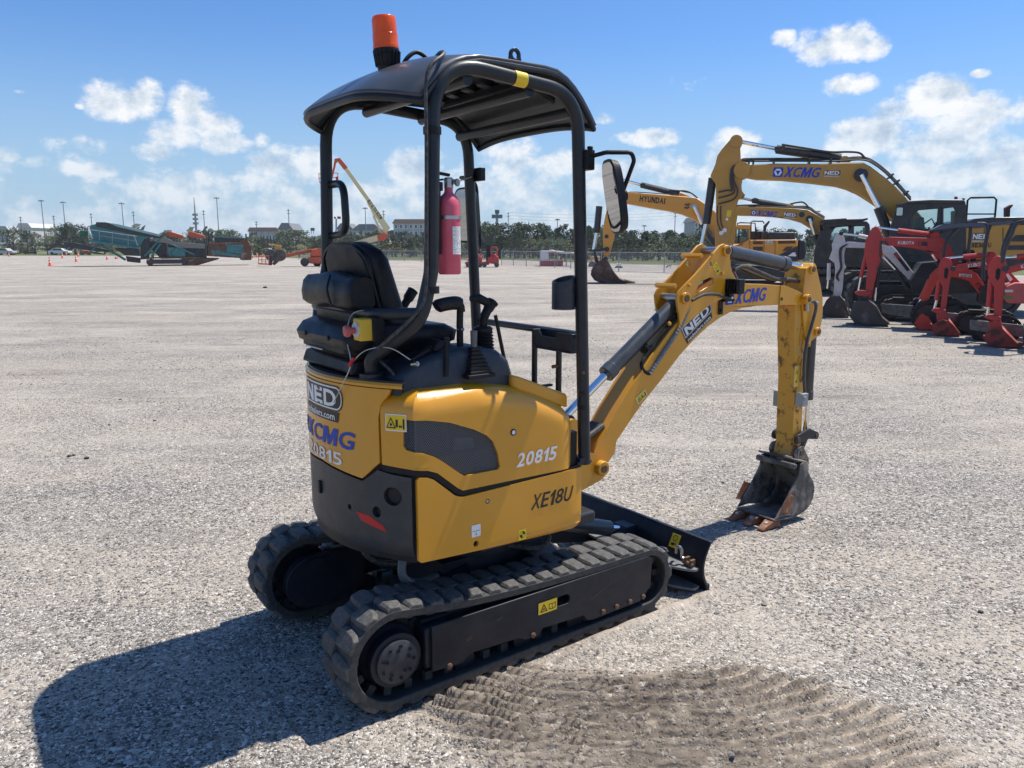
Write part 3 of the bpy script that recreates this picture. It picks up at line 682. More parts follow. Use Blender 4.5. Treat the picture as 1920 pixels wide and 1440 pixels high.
# cast counterweight
cwl = [(2*SC-.40, .54), (2*SC-.02, .534), (2*SC+.25, .536), (SC-.1, .575), (SC, .582), (SC+.1, .572), (s_of_b(-.236), .536), (-.022, .530), (-.022, .856), (-.105, .862), (s_of_b(-.345), .872), (s_of_b(-.31), .846), (s_of_b(-.275), .822), (SC+.15, .834), (SC, .846), (SC-.15, .838), (2*SC+.24, .822), (2*SC+.1, .86), (2*SC-.40, .86)]
holes = [circ(s_of_b(-.40), .782, .040, 24, .034), circ(s_of_b(-.335), .716, .021, 18), circ(s_of_b(-.199), .711, .011, 14)]
def cwf(s, v, off=0.):                           # lower edge rolls under
    t = max(0., (.62-v)/.09); return wall(s, v, off-.035*min(1, t)**2)
cw = shell('counterweight', [cwl]+holes, US+[-.07, -.03], frange(.53, .65, .02), cwf, .045, CWP, EX, bev=.005)
cw['label'] = 'charcoal rounded counterweight with exhaust opening and red reflector'
m = MB(); m.slab([(outline(s, .29, .045)[0].x*.90, outline(s, .29, .045)[0].y*.90) for s in frange(2*SC-.3, -.02, .05)]+[(-.3, -.3)], .50, .84); m.build('engine_block', BLK, EX)
ex = MB(); p_, n_ = outline(s_of_b(-.40), .29, .045)
ex.lathe([(.022, 0), (.026, 0), (.026, .05), (.022, .05)], Vector((p_.x, p_.y, zk(.782)))-n_*.065, n_, 18); ex.build('exhaust_pipe', pbr('sooty steel', (.02, .019, .018), .8, var=.2), EX)
rf = lambda u, v: wall(u, v, .0015)
V, Fs = subfill([(-.288, .703), (-.262, .672), (-.135, .647), (-.148, .668), (-.200, .690), (-.215, .697)], frange(-.29, -.12, .03))
m = MB(); m.add([rf(*p) for p in V], Fs); m.build('reflector', RED, cw, sm=0)
for b in (.05, .052):
    pass
m = MB(); m.box(wall(SC-.03, .74, .004), (.012, .02, .05)); m.build('latch', BLK, cw, bev=.003)
# yellow tail panel
tpl = [(2*SC+.160, .885), (2*SC+.24, .832), (SC-.15, .848), (SC, .856), (SC+.15, .844), (s_of_b(-.275), .832), (s_of_b(-.305), .856), (s_of_b(-.335), .884), (-.158, .90), (-.158, 1.06), (-.145, 1.11), (-.108, 1.150), (-.10, 1.165), (2*SC+.1, 1.165), (2*SC+.16, 1.10)]
tp = shell('tail_panel', [tpl], US, frange(.85, 1.17, .08), lambda s, v, o=0.: wall(s, v, o+.002), .02, YEL, EX, bev=.006)
tp['label'] = 'rounded yellow tail panel with lettering'
rim = [[wall(s, z, o) for z, o in ((1.168, -.02), (1.168, .0), (1.178, .003), (1.186, -.004), (1.186, -.03))] for s in frange(2*SC-.1, -.05, .03)]
m = MB(); m.grid(rim); m.build('tail_rim', YEL, EX, solid=0)
dk = MB(); dk.slab([tuple(wall(s, 0, -.012).xy) for s in frange(2*SC-.02, -.06, .04)]+[(-.46, -.33), (-.40, -.24), (-.34, .42)], zk(1.150), zk(1.192)); dk.build('deck', DKP, EX, bev=.01)
inn = MB(); inn.slab([tuple(wall(s, 0, -.016).xy) for s in frange(2*SC-.9, .75, .03)], .52, .90); inn.build('inner_skirt', BLK, EX)
inn = MB(); inn.slab([tuple(wall(s, 0, -.05).xy) for s in frange(2*SC-.9, -.05, .03)]+[(-.30, -.36), (.15, -.36), (.20, -.2)], .88, 1.06); inn.build('inner_body', BLK, EX)
# hood with meshed grille
grl = [(s-A0*1, z) for s, z in [(-.538, 1.064), (-.546, 1.05), (-.548, .968), (-.536, .955), (-.463, .940), (-.42, .920), (-.388, .898), (-.312, .838), (-.297, .830), (-.150, .828), (-.141, .838), (-.150, .89), (-.171, .938), (-.20, .966), (-.252, .995), (-.358, 1.036), (-.45, 1.056)]]
hdl = [(-.148, .895), (-.02, .886), (.045, .876), (.085, .860), (.170, .788), (.190, .776), (.70, .771), (.745, .775), (.80, .785), (.80, 1.20), (.60, 1.30), (.2, 1.33), (-.10, 1.33), (-.150, 1.10)]
hood = shell('hood', [hdl, grl], frange(-.15, .8, .035), frange(.78, 1.32, .022), hoodf, .012, YEL, EX, bev=.004)
hood['label'] = 'yellow engine hood with black mesh grille'
# mesh: a real lattice of thin bars behind the opening
gm = MB()
def inside(x, z, poly):
    c = False; j = len(poly)-1
    for i in range(len(poly)):
        if (poly[i][1] > z) != (poly[j][1] > z) and x < (poly[j][0]-poly[i][0])*(z-poly[i][1])/(poly[j][1]-poly[i][1])+poly[i][0]: c = not c
        j = i
    return c
pp = [(x, z) for x, z in grl]; cxg = sum(p[0] for p in pp)/len(pp); czg = sum(p[1] for p in pp)/len(pp)
big = [(cxg+(x-cxg)*1.05, czg+(z-czg)*1.08) for x, z in pp]
pit = .0075; pz = .0055; wv = .0011
zz = .82; row = 0
while zz < 1.08:
    xx = -.06+(pit/2 if row % 2 else 0)
    while xx < .37:
        if inside(xx, zz, big):
            for dx, dz in ((pit/2, pz/1), (-pit/2, pz/1)):
                a = hoodf(xx, zz, -.010); b = hoodf(xx+dx, zz+dz, -.010); d = (b-a).normalized(); nn = d.cross(Vector((0, 1, 0)))*wv
                gm.add([a-nn, a+nn, b+nn, b-nn], [(0, 1, 2, 3)])
        xx += pit
    zz += pz; row += 1
gmo = gm.build('grille_mesh', pbr('mesh wire', (.13, .135, .145), .45, var=.1), hood, sm=0, recalc=False); gmo['kind'] = 'stuff'
m = MB(); m.plate([(.17+A0, .86), (.29+A0, .88), (.27+A0, .94), (.20+A0, .95)], -.39, -.38); m.build('radiator', pbr('radiator grey', (.10, .105, .11), .6, var=.3, scale=30.), EX)
m = MB(); m.box((A0+.25, -.385, 1.0), (.06, .01, .02)); m.build('tag_plate', WHT, EX)
tl = [(-.15, .870), (-.02, .864), (.04, .856), (.075, .842), (.160, .770), (.185, .757), (.76, .757), (.76, .775), (.195, .775), (.172, .785), (.088, .858), (.05, .874), (-.02, .884), (-.15, .892)]
shell('seal_strip', [tl], frange(-.15, .8, .04), [], lambda s, v, o=0.: wall(s, v, o-.004), .02, BLK, EX, bev=.002)
# lower side panel
lpl = [(.002, .552), (.012, .543), (.40, .521), (.74, .500), (.80, .510), (.845, .53), (.845, .768), (.80, .766), (.185, .752), (.155, .764), (.070, .838), (.045, .850), (.012, .856), (.002, .846)]
hl = [circ(-.199-A0, .714, .0095, 16), circ(-.252-A0, .560, .0115, 16)]
lp_ = shell('side_panel', [lpl]+hl, frange(0, .85, .04), frange(.5, .6, .03), lambda s, v, o=0.: wall(s, v, o+.001-.03*max(0., (.545-v)/.045)**2), .014, YEL, EX, bev=.005)
lp_['label'] = 'yellow lower side panel with model lettering'
m = MB(); m.lathe([(0, 0), (.006, 0), (.006, .006), (0, .008)], (ka(-.199), -.434, zk(.714)), (0, -1, 0), 12); m.build('screw', STL, lp_)
m = MB(); m.lathe([(.009, 0), (.013, 0), (.013, .004), (.009, .004)], (ka(-.080), -.439, zk(.961)), (0, -1, 0), 18); m.build('lock_ring', BLK, hood)
m = MB(); m.lathe([(0, 0), (.009, 0), (.009, .003), (0, .003)], (ka(-.080), -.439, zk(.961)), (0, -1, 0), 18); m.build('lock_hole', BKF, hood)
m = MB(); m.lathe([(.0065, 0), (.0085, 0), (.0085, .001), (.0065, .001)], (ka(-.080), -.4425, zk(.961)), (0, -1, 0), 18); m.build('lock_keyway', WHT, hood)
# left side, front face and floor of the upper body
shell('left_panel', [[(2*SC-.80, .52), (2*SC-.02, .54), (2*SC-.02, 1.15), (2*SC-.80, 1.10)]], frange(2*SC-.8, 2*SC, .1), [], lambda s, v, o=0.: wall(s, v, o+.001), .014, YEL, EX, bev=.01)
m = MB(); m.box((.25, .0, .60), (.08, .82, .20)); m.box((.1, 0, .50), (.6, .8, .05)); m.build('front_frame', DKP, EX, bev=.01)
m = MB(); m.box((.10, .09, .735), (.52, .72, .04)); m.build('floor_plate', BLK, EX, bev=.006)
# fuel filler cover on the hood's shoulder
fc = MB()
top = [(-.040, -.285), (-.040, -.385), (-.01, -.402), (.215, -.402), (.252, -.38), (.252, -.285)]
ztn = lambda x: zk(ztop(A0+(x-A1)/KS))
fc.prism(top, lambda x, y: (x, y, ztn(x)+.044), lambda x, y: (x, y, ztn(x)-.004-.3*max(0, -y-.36)))
fc.build('filler_cover', YEL, EX, bev=.012, seg=3)
m = MB(); m.box((.14, -.38, ztn(.14)+.046), (.05, .02, .010)); m.build('filler_latch', BLK, EX, bev=.004)
# --- stickers and lettering
def side(a0, z0, off=.0025): return lambda u, v: (ka(a0+u), -W2-off, zk(z0+v))
def tail(s0, z0, off=.0045): return lambda u, v: tuple(wall(s0+u, z0+v, off))
word('20815', side(-.068, .822), .205, .054, WHT, hood, shear=.22, bold=.022)
word('XE18U', side(.003, .637), .218, .060, BKF, lp_, shear=.26, bold=.012)
def badge(w, h, fn0, parent):
    """dealer badge: white rounded frame, black field, white NED, web address strip"""
    def grid_decal(name, poly, off, mat):
        V, Fs = subfill(poly, frange(0, w, w/8)); m = MB(); f = fn0(off); m.add([f(*p) for p in V], Fs); return m.build(name, mat, parent, sm=0, recalc=False)
    r = h*.32
    def body(i): return [(i, h*.30+i), (w-r-i*.4, h*.30+i)]+arc(w-r, h*.30+r, r-i, -90, 0, 5)+arc(w-r, h-r, r-i, 0, 90, 5)+[(i, h-i)]
    e = h*.035
    grid_decal('badge_edge', body(0), .0, BKF); grid_decal('badge_frame', body(e), .0006, WHT); grid_decal('badge_field', body(e*2.2), .0012, BKF)
    grid_decal('address_strip', [(0, 0), (w*.90, 0), (w*.93, h*.28), (0, h*.28)], .0002, BKF)
    f = fn0(.0018); word('NED', lambda u, v: f(w*.07+u, h*.41+v), w*.82, h*.46, WHT, parent, bold=.028, gap=.14)
    lettering('lettering', 'nedealers.com', lambda u, v: f(w*.05+u, h*.05+v), w*.80, h*.19, WHT, parent, bold=.015)
badge(.36, .135, lambda o: tail(SC-.17, 1.02, .0045+o), tp)
def emblem(w, fn0, parent):
    f0 = fn0(0.); f1 = fn0(.0006)
    V, Fs = subfill(rrect(0, 0, w, w, w*.1), frange(0, w, w/4)); m = MB(); m.add([f0(*p) for p in V], Fs); m.build('emblem', BLU, parent, sm=0, recalc=False)
    hx = [(.5+.40*cos(radians(t)), .5+.40*sin(radians(t))) for t in (0, 60, 120, 180, 240, 300)]
    decal('emblem_hexagon', [(x*w, y*w) for x, y in hx], f1, WHT, parent)
    f2 = fn0(.0012); decal('emblem_triangle', [(w*.24, w*.66), (w*.76, w*.66), (w*.5, w*.2)], f2, BLU, parent)
def brand(fn0, w, h, parent):
    e = h*.95; emblem(e, fn0, parent)
    f = fn0(0.); word('XCMG', lambda u, v: f(e*1.10+u, v*1.0), w-e*1.10, h, BLU, parent, bold=.018, shear=.28, gap=.13)
brand(lambda o: tail(SC-.255, .928, .0045+o), .515, .066, tp)
word('20815', tail(SC-.165, .860), .335, .048, WHT, tp, bold=.012)
def warn(a0, z0, w, h, f, parent, tall=False):
    decal('warning_sticker', rrect(0, 0, w, h, .003), f(.0), WHT, parent)
    e = h*.06 if not tall else w*.05
    decal('sticker_face', rrect(e, e, w-e, h-e, .002), f(.0006), YLF, parent)
    g = f(.0012)
    if tall: cx, cy, s = w*.5, h*.72, w*.34
    else: cx, cy, s = w*.27, h*.46, h*.36
    decal('pictogram', [[(cx-s, cy-s*.8), (cx+s, cy-s*.8), (cx, cy+s)], [(cx-s*.72, cy-s*.62), (cx+s*.72, cy-s*.62), (cx, cy+s*.68)]], g, BKF, parent)
    decal('pictogram', circ(cx, cy-s*.2, s*.25, 10), g, BKF, parent)
    if tall: decal('pictogram', [(w*.3, h*.22), (w*.65, h*.22), (w*.65, h*.14), (w*.72, h*.14), (w*.72, h*.40), (w*.62, h*.40), (w*.62, h*.28), (w*.3, h*.28)], g, BKF, parent)
    else:
        decal('pictogram', rrect(w*.50, h*.25, w*.60, h*.70, .001), g, BKF, parent)
        decal('pictogram', [(w*.64, h*.3), (w*.70, h*.42), (w*.70, h*.34), (w*.76, h*.34), (w*.76, h*.42), (w*.80, h*.3), (w*.76, h*.18), (w*.76, h*.26), (w*.70, h*.26), (w*.70, h*.18)], g, BKF, parent)
        decal('pictogram', [(w*.83, h*.15), (w*.91, h*.15), (w*.91, h*.75), (w*.83, h*.75)], g, BKF, parent)
def hside(s0, z0): return lambda o: (lambda u, v: tuple(hoodf(s0+u, z0+v, .0025+o)))
warn(0, 0, .090, .060, hside(-.125, 1.020), hood)
decal('label_sticker', rrect(0, 0, .040, .047, .004), side(-.272, .588), WHT, lp_)
decal('label_print', [(.004, .022), (.036, .022), (.036, .0235), (.004, .0235)], side(-.272, .588, .0032), BKF, lp_)
decal('label_print', [[(.018, .006), (.021, .006), (.021, .016), (.018, .016)]], side(-.272, .588, .0032), BKF, lp_)
decal('lift_point_sticker', rrect(0, 0, .037, .043, .003), side(-.056, .526), YLF, lp_)
sf = side(-.056, .526, .0034)
decal('pictogram', [circ(.0185, .0215, .014, 20), circ(.0185, .0215, .0125, 20)], sf, BKF, lp_)
decal('pictogram', [(.0185, .0215)]+arc(.0185, .0215, .0125, 0, 90, 6), sf, BKF, lp_); decal('pictogram', [(.0185, .0215)]+arc(.0185, .0215, .0125, 180, 270, 6), sf, BKF, lp_)
# --- canopy: two hoops of tube, cross bars, pressed roof
TUB = .0255
for sgn, name in ((-1, 'right hoop'), (1, 'left hoop')):
    b = -.42 if sgn < 0 else .435; da = .0 if sgn < 0 else .055; dr = .017 if sgn < 0 else .0
    pts = [(-.555, sgn*.235, 1.185), (-.565, sgn*.25, 1.255), (-.47+dr, b, 1.393), (-.425+dr, b, 1.56), (-.402+dr, b, 2.264), (.245+da, b, 2.216), (.312+da, b, .756)]
    pts = fillet(pts, [0, .06, .14, .2, .19, .17, 0], 10)
    t = MB(); t.tube(pts, TUB, 16); h = t.build('canopy_hoop', DKP, EX); h['label'] = 'bent dark grey tube, '+name+' of the canopy'
    f = MB(); f.box((.300+da*.6, b+.012*sgn*-1, .765), (.075, .06, .014)); f.box((.300+da*.6, b+.008*sgn*-1, .779), (.055, .055, .02)); f.build('post_foot', DKP, h, bev=.003)
    f = MB(); f.slab(circ(-.555, sgn*.235, .046, 20), 1.176, 1.200); f.build('post_foot', DKP, h, bev=.003)
for z, dx in ((1.0, .03), (1.06, .031), (1.145, .026)):
    m = MB(); m.cyl((.283, -.425, z), (.277, -.447, z), .007, n=10); m.build('bolt', RSTB if z > 1.1 else BLK, EX)
m = MB(); m.tube(fillet([(-.450, -.42, 1.42), (-.548, -.28, 1.414), (-.548, .28, 1.410), (-.460, .42, 1.42)], .12, 6), .021, 14); m.build('rear_bar', DKP, EX)
for a, z in ((-.245, 2.212), (.025, 2.205), (.225, 2.150)):
    m = MB(); m.tube([(a, -.41, z), (a+.015, .41, z)], .021, 12); m.build('roof_bar', DKP, EX)
def roof_pt(a, b, lo=0.):
    t = (a+.57)/(.345+.57); u = abs(b)/.424
    z = 2.312-.030*u**3
    r = max(0, (-.16-a)/.41); z -= .155*r**2.3                 # visor rolls down at the rear
    f = max(0, (a-.10)/.245); z -= .175*f**2.0                 # and at the front
    return z
RA = [-.57, -.56, -.54, -.51, -.47, -.42, -.36, -.30, -.22, -.12, 0., .08, .14, .19, .23, .27, .31, .335, .345]
RB = [-.424+.848*j/24 for j in range(25)]
P = []
for a in RA:
    row = []
    for b in RB:
        u = abs(b)/.424; rnd = .135*max(0, (u-.40)/.60)**2.4            # corners of the visor swing forward
        k = max(0, (-.16-a)/.41); aa = a+rnd*k-.0*k
        w = 1-.05*max(0, (a-.1)/.245)
        row.append((aa, b*w, roof_pt(a, b)))
    P.append(row)
m = MB(); m.grid(P); rf_ = m.build('roof', pbr('dark grey roof paint', (.045, .054, .068), .36, var=.10, scale=3., dust=.05, coat=.2, spec=.35), EX, solid=.016, recalc=False); rf_['label'] = 'dark grey pressed canopy roof'
lip = [Vector(p) for p in P[0]]+[Vector(P[i][-1]) for i in range(1, len(P))]+[Vector(p) for p in reversed(P[-1][:-1])]+[Vector(P[i][0]) for i in range(len(P)-2, 0, -1)]
m = MB(); m.tube([p-Vector((0, 0, .007)) for p in lip], .012, 8, closed=True); m.build('roof_lip', DKP, rf_)
for i in range(6):                                                    # pressed ribs under the roof
    b = -.30+.12*i
    for a0, a1 in ((-.22, -.02), (.05, .20)):
        m = MB(); m.prism([(a0+.012*(i % 2), b), (a1, b), (a1, b+.045), (a0, b+.045)], lambda x, y: (x, y, roof_pt(x, y)-.016), lambda x, y: (x+.006, y*.99, roof_pt(x, y)-.026)); m.build('roof_rib', DKP, rf_, bev=.006)
m = MB(); m.prism([(.10, -.30), (.24, -.30), (.24, .34), (.10, .34)], lambda x, y: (x, y, roof_pt(x, 0)-.02), lambda x, y: (x, y, roof_pt(x, 0)-.06)); m.build('roof_inner_panel', DKP, rf_, bev=.012)
def lift_eye(a, b, z):
    m = MB(); m.plate([[(a-.045, z-.02), (a+.045, z-.02), (a+.028, z+.006)]+arc(a, z+.03, .024, -10, 190, 10)+[(a-.028, z+.006)], circ(a, z+.030, .0125, 14)], b-.006, b+.006); return m.build('lifting_eye', DKP, EX, bev=.002)
lift_eye(-.040, -.405, 2.290)
m = MB(); ca, cb_ = .02, -.45
ring = [[(-.060+.052*i/4, -.42+cos(radians(t))*.0268, 2.2395+sin(radians(t))*.0268-.0037*i/4) for i in range(5)] for t in range(60, 300, 10)]
m.grid(ring); m.build('sticker', YLF, EX, recalc=False, sm=60)
# roof box with wire, beacon
m = MB(); m.prism([(-.22, -.10), (-.03, -.10), (-.03, .10), (-.22, .10)], lambda x, y: (x, y, 2.347+.02*(x+.22)), lambda x, y: (x, y, 2.300)); m.build('roof_box', DKP, EX, bev=.006)
bx_, by_ = -.372, -.072; bz = roof_pt(bx_, by_)
be = MB(); be.lathe([(0, 0), (.036, 0), (.036, .018), (.043, .034), (.045, .062), (.047, .064), (.047, .082), (0, .082)], (bx_, by_, bz-.004), (-.06, 0, 1), 30); bo = be.build('beacon_base', BLK, EX, bev=.001)
for i in range(20):
    t = 2*pi*i/20; m = MB(); m.bar((bx_+cos(t)*.041, by_+sin(t)*.041, bz+.018), (bx_-.003+cos(t)*.047, by_+sin(t)*.047, bz+.070), .004, .008, (cos(t), sin(t), 0)); m.build('fin', BLK, bo)
ORG, nt_, b_ = newmat('amber lens'); b_.inputs['Base Color'].default_value = (.95, .13, .004, 1); b_.inputs['Roughness'].default_value = .18; b_.inputs['Transmission Weight'].default_value = .35
b_.inputs['Subsurface Weight'].default_value = .4; b_.inputs['Subsurface Radius'].default_value = (.06, .02, .005); b_.inputs['Subsurface Scale'].default_value = .5
wv_ = nd(nt_, 'ShaderNodeTexWave', i_Scale=60., bands_direction='Z'); tco = nd(nt_, 'ShaderNodeTexCoord'); nt_.links.new(tco.outputs['Object'], wv_.inputs['Vector'])
bpn = nd(nt_, 'ShaderNodeBump', i_Strength=.25, i_Distance=.002); nt_.links.new(wv_.outputs['Fac'], bpn.inputs['Height']); nt_.links.new(bpn.outputs[0], b_.inputs['Normal'])
le = MB(); le.lathe([(0, 0), (.047, 0), (.048, .008), (.046, .012), (.046, .050), (.0445, .052), (.0445, .056), (.044, .100), (.040, .110), (.02, .112), (0, .112)], (bx_-.005, by_, bz+.078), (-.06, 0, 1), 30); le.build('beacon_lens', ORG, EX)
m = MB(); m.tube(smooth([(bx_+.035, by_-.03, bz+.005), (bx_+.06, by_-.04, bz+.05), (bx_+.10, by_-.04, bz+.075), (bx_+.135, by_-.05, bz+.055), (bx_+.11, by_-.08, bz+.02)], 6), .008, 8); m.build('beacon_connector', BLK, EX)
m = MB(); m.tube(smooth([(-.25, -.20, 2.318), (-.29, -.31, 2.312), (-.35, -.425, 2.275), (-.425, -.446, 2.20), (-.433, -.447, 2.0), (-.438, -.446, 1.7), (-.445, -.444, 1.5), (-.48, -.43, 1.42), (-.58, -.34, 1.30)], 8), .0065, 8); m.build('beacon_cable', HOS, EX)
for z in (2.03, 1.50):
    m = MB(); m.lathe([(.026, -.012), (.031, -.012), (.031, .012), (.026, .012)], (-.394 if z > 2 else -.412, -.42, z), (0, 0, 1), 16); m.build('clamp', BLK, EX)
rs = MB(); rs.slab(smooth([(bx_-.01, by_-.075), (bx_+.02, by_-.08), (bx_+.03, by_-.06), (bx_, by_-.055)], 4), bz-.006, bz+.0005)
# grab handle on the rear left post
m = MB(); m.tube(fillet([(-.40, .41, 1.905), (-.41, .27, 1.902), (-.41, .255, 1.70), (-.405, .41, 1.692)], .07, 6), .016, 12); m.build('grab_handle', DKP, EX)
# --- mirrors
def mirror(c, nrm, w, h, label):
    c = Vector(c); n = Vector(nrm).normalized(); s = Vector((0, 0, 1)).cross(n).normalized(); u = n.cross(s)
    ol = [(w*.5*math.copysign(abs(cos(t))**.55, cos(t)), h*.5*math.copysign(abs(sin(t))**.62, sin(t))) for t in [2*pi*i/40 for i in range(40)]]
    m = MB(); m.prism(ol, lambda x, y: c+s*x+u*y, lambda x, y: c+s*x*.9+u*y*.92-n*.03); o = m.build('mirror', BLK, EX, bev=.006); o['label'] = label
    m = MB(); m.prism([(x*.90, y*.93) for x, y in ol], lambda x, y: c+s*x+u*y+n*.003, lambda x, y: c+s*x+u*y+n*.0005); m.build('mirror_glass', MIR, o)
    m = MB(); m.lathe([(0, 0), (.026, 0), (.022, .03), (0, .034)], c-n*.028, -n, 16); m.build('mirror_socket', BLK, o)
    return c, n
c, n = mirror((.345, -.515, 1.835), (-.88, .40, -.17), .165, .285, 'black rear view mirror on the right front post')
m = MB(); m.tube(fillet([(.285, -.43, 1.985), (.315, -.51, 2.00), (.395, -.565, 2.0), (.405, -.57, 1.97), (.385, -.53, 1.85)], .03, 5), .0085, 10); m.build('mirror_arm', BLK, EX)
m = MB(); m.box((.280, -.437, 1.975), (.045, .05, .075)); m.cyl((.280, -.457, 1.99), (.280, -.457, 2.025), .012, n=10); m.build('mirror_bracket', BLK, EX, bev=.004)
c, n = mirror((.355, .545, 1.80), (-.93, -.22, -.04), .16, .27, 'black rear view mirror on the left front post')
m = MB(); m.tube(fillet([(.34, .42, 1.975), (.36, .60, 1.985), (.50, .66, 1.97), (.50, .62, 1.60), (.40, .55, 1.66)], .04, 5), .0085, 10); m.build('mirror_arm', BLK, EX)
m = MB(); m.box((.345, .42, 1.985), (.03, .10, .06)); m.build('mirror_bracket', BLK, EX, bev=.003)
# --- cup holder, tray and front rails
cz = MB(); outer = arc(.225, -.375, .047, 0, 360, 24)[:-1]; inner = arc(.225, -.375, .042, 0, 360, 24)[:-1]
cz.prism([outer, inner], lambda x, y: (x, y, 1.535-.30*(.272-x)+.0), lambda x, y: (x, y, 1.40)); cz.slab(circ(.225, -.375, .044, 20), 1.40, 1.406); cz.build('cup_holder', GRP, EX, bev=.0015)
m = MB(); m.tube(fillet([(.355, .42, 1.285), (.36, .30, 1.283), (.34, -.28, 1.286), (.305, -.41, 1.29)], .05, 5), .016, 12); m.build('front_rail', DKP, EX)
for b, z0, z1 in ((-.048, .76, 1.275), (-.218, .76, 1.21)):
    m = MB(); m.tube([(.335, b, z0), (.335, b, z1)], .013, 10); m.build('rail_post', DKP, EX)
m = MB(); m.cyl((.30, -.218, 1.14), (.335, -.218, 1.14), .008, n=10); m.build('rail_bolt', RSTB, EX)
tr_ = MB()
o_ = [(-.365, 1.215), (-.125, 1.215), (-.108, 1.295), (-.16, 1.297), (-.175, 1.272), (-.265, 1.270), (-.285, 1.297), (-.375, 1.297)]
tr_.prism(o_, lambda y, z: (.270+.1*(1.3-z), y, z), lambda y, z: (.274+.1*(1.3-z), y, z)); tr_.prism([(-.365, 1.215), (-.125, 1.215), (-.108, 1.297), (-.375, 1.297)], lambda y, z: (.318, y, z), lambda y, z: (.322, y, z))
tr_.box((.296, -.245, 1.217), (.05, .235, .006)); tr_.box((.295, -.112, 1.255), (.05, .005, .08)); tr_.box((.295, -.372, 1.255), (.05, .005, .08)); tr_.build('tray', GRP, EX, bev=.003)
# --- seat
ST = empty('seat'); ST.parent = EX; ST['label'] = 'black vinyl operator seat with document bag behind'
def loft(secs, name, mat, parent, n=6, bev=0., cap=True):
    m = MB(); k = len(secs[0]); vs = [p for s_ in secs for p in s_]; fs = []
    for i in range(len(secs)-1):
        for j in range(k): fs.append((i*k+j, i*k+(j+1) % k, (i+1)*k+(j+1) % k, (i+1)*k+j))
    fs += [tuple(range(k)), tuple(range((len(secs)-1)*k, len(secs)*k))]; m.add(vs, fs); return m.build(name, mat, parent, bev=bev, sm=50)
def rsec(a0, a1, b0, b1, z, r, lean=0.): return [(x, y, z+lean*(x-a0)) for x, y in rrect(a0, b0, a1, b1, r, 5)]
SB = .03
secs = []
for t in [0, .12, .3, .5, .7, .84, .92, .97, 1.0]:
    z = 1.28+.385*t; w = .228-.028*t-(.0 if t < .84 else .085*((t-.84)/.16)**2.4); a = -.455-.075*t
    th = .115-.035*t-(.03*((t-.84)/.16)**2 if t > .84 else 0)
    secs.append(rsec(a, a+th, SB-w, SB+w, z, min(.035, th*.45)))
loft(secs, 'backrest', VIN, ST)
secs = []
for t in [0, .06, .3, .6, .85, .95, 1.0]:                            # hard shell behind the padding
    z = 1.29+.365*t; w = .205-.028*t-(.0 if t < .8 else .09*((t-.8)/.2)**2.4); a = -.468-.075*t
    secs.append(rsec(a, a+.03, SB-w, SB+w, z, .012))
loft(secs, 'back_shell', BLK, ST)
m = MB(); edge = []
for t in frange(0, 1, .06):
    z = 1.29+.36*t; w = .222-.028*t-(.0 if t < .8 else .09*((t-.8)/.2)**2.4); edge.append((-.462-.075*t, SB-w, z))
edge += [(-.462-.075, -y+2*SB, z) if False else (x, 2*SB-y, z) for x, y, z in reversed(edge)]
m.tube(edge, .006, 8); m.build('piping', VIN, ST)
bagp = [(-.60, 1.425), (-.618, 1.44), (-.622, 1.48), (-.612, 1.525), (-.59, 1.548), (-.54, 1.552), (-.51, 1.54), (-.50, 1.43), (-.52, 1.415), (-.57, 1.412)]
secs = []
for t in [0, .03, .1, .25, .5, .75, .9, .97, 1.0]:
    k = 1-.10*abs(t-.5)*2 if .02 < t < .98 else .80
    yb = SB-.225+.46*t; sag = .012*sin(t*9)
    secs.append([(-.56+(x+.56)*k, yb, 1.485+(z-1.485)*k-sag*.6) for x, z in bagp])
loft(secs, 'document_bag', VIN, ST)
m = MB(); m.tube(smooth([(-.612, SB-.06, 1.545), (-.633, SB-.075, 1.49), (-.622, SB-.085, 1.43)], 5), .005, 6); m.build('bag_seam', VIN, ST)
m = MB(); m.prism([(-.575, 1.412), (-.50, 1.412), (-.47, 1.30), (-.55, 1.30)], lambda x, z: (x, SB-.16, z), lambda x, z: (x, SB+.20, z)); m.build('bag_skirt', VIN, ST, bev=.012)
cup = [(-.50, 1.370), (-.56, 1.372), (-.615, 1.355), (-.645, 1.318), (-.635, 1.285), (-.60, 1.268), (-.30, 1.262), (-.18, 1.29), (-.17, 1.33), (-.22, 1.355)]
secs = []
for t in [0, .02, .07, .25, .5, .75, .93, .98, 1.0]:
    k = 1. if .05 < t < .95 else (.96 if .01 < t < .99 else .86)
    secs.append([(-.42+(x+.42)*k, SB-.255+.51*t, 1.315+(z-1.315)*k) for x, z in cup])
loft(secs, 'seat_cushion', VIN, ST)
secs = [rsec(-.56, -.20, SB-.20, SB+.17, 1.18, .06), rsec(-.585, -.20, SB-.215, SB+.20, 1.235, .05), rsec(-.63, -.18, SB-.235, SB+.23, 1.265, .05), rsec(-.63, -.18, SB-.235, SB+.23, 1.285, .05)]
loft(secs, 'seat_pan', BLK, ST)
m = MB(); m.box((-.630, SB+.06, 1.264), (.02, .16, .006)); m.build('seat_slide', STL, ST, bev=.002)
for y in (-.10, .12):
    m = MB(); m.lathe([(0, 0), (.010, 0), (.010, .006), (0, .008)], (-.645, SB+y, 1.315), (-1, 0, 0), 12); m.build('press_stud', BLK, ST)
bbx = MB(); bbx.prism([(-.62, 1.188), (-.10, 1.188), (-.10, 1.22), (-.20, 1.24), (-.60, 1.24)], lambda x, z: (x, -.20, z), lambda x, z: (x, .28, z)); bbx.build('seat_base', BLK, EX, bev=.012)
m = MB(); m.prism([(-.34, .75), (.0, .75), (.0, 1.0), (-.10, 1.19), (-.34, 1.19)], lambda x, z: (x, -.20, z), lambda x, z: (x, .40, z)); m.build('seat_riser', DKP, EX, bev=.01)
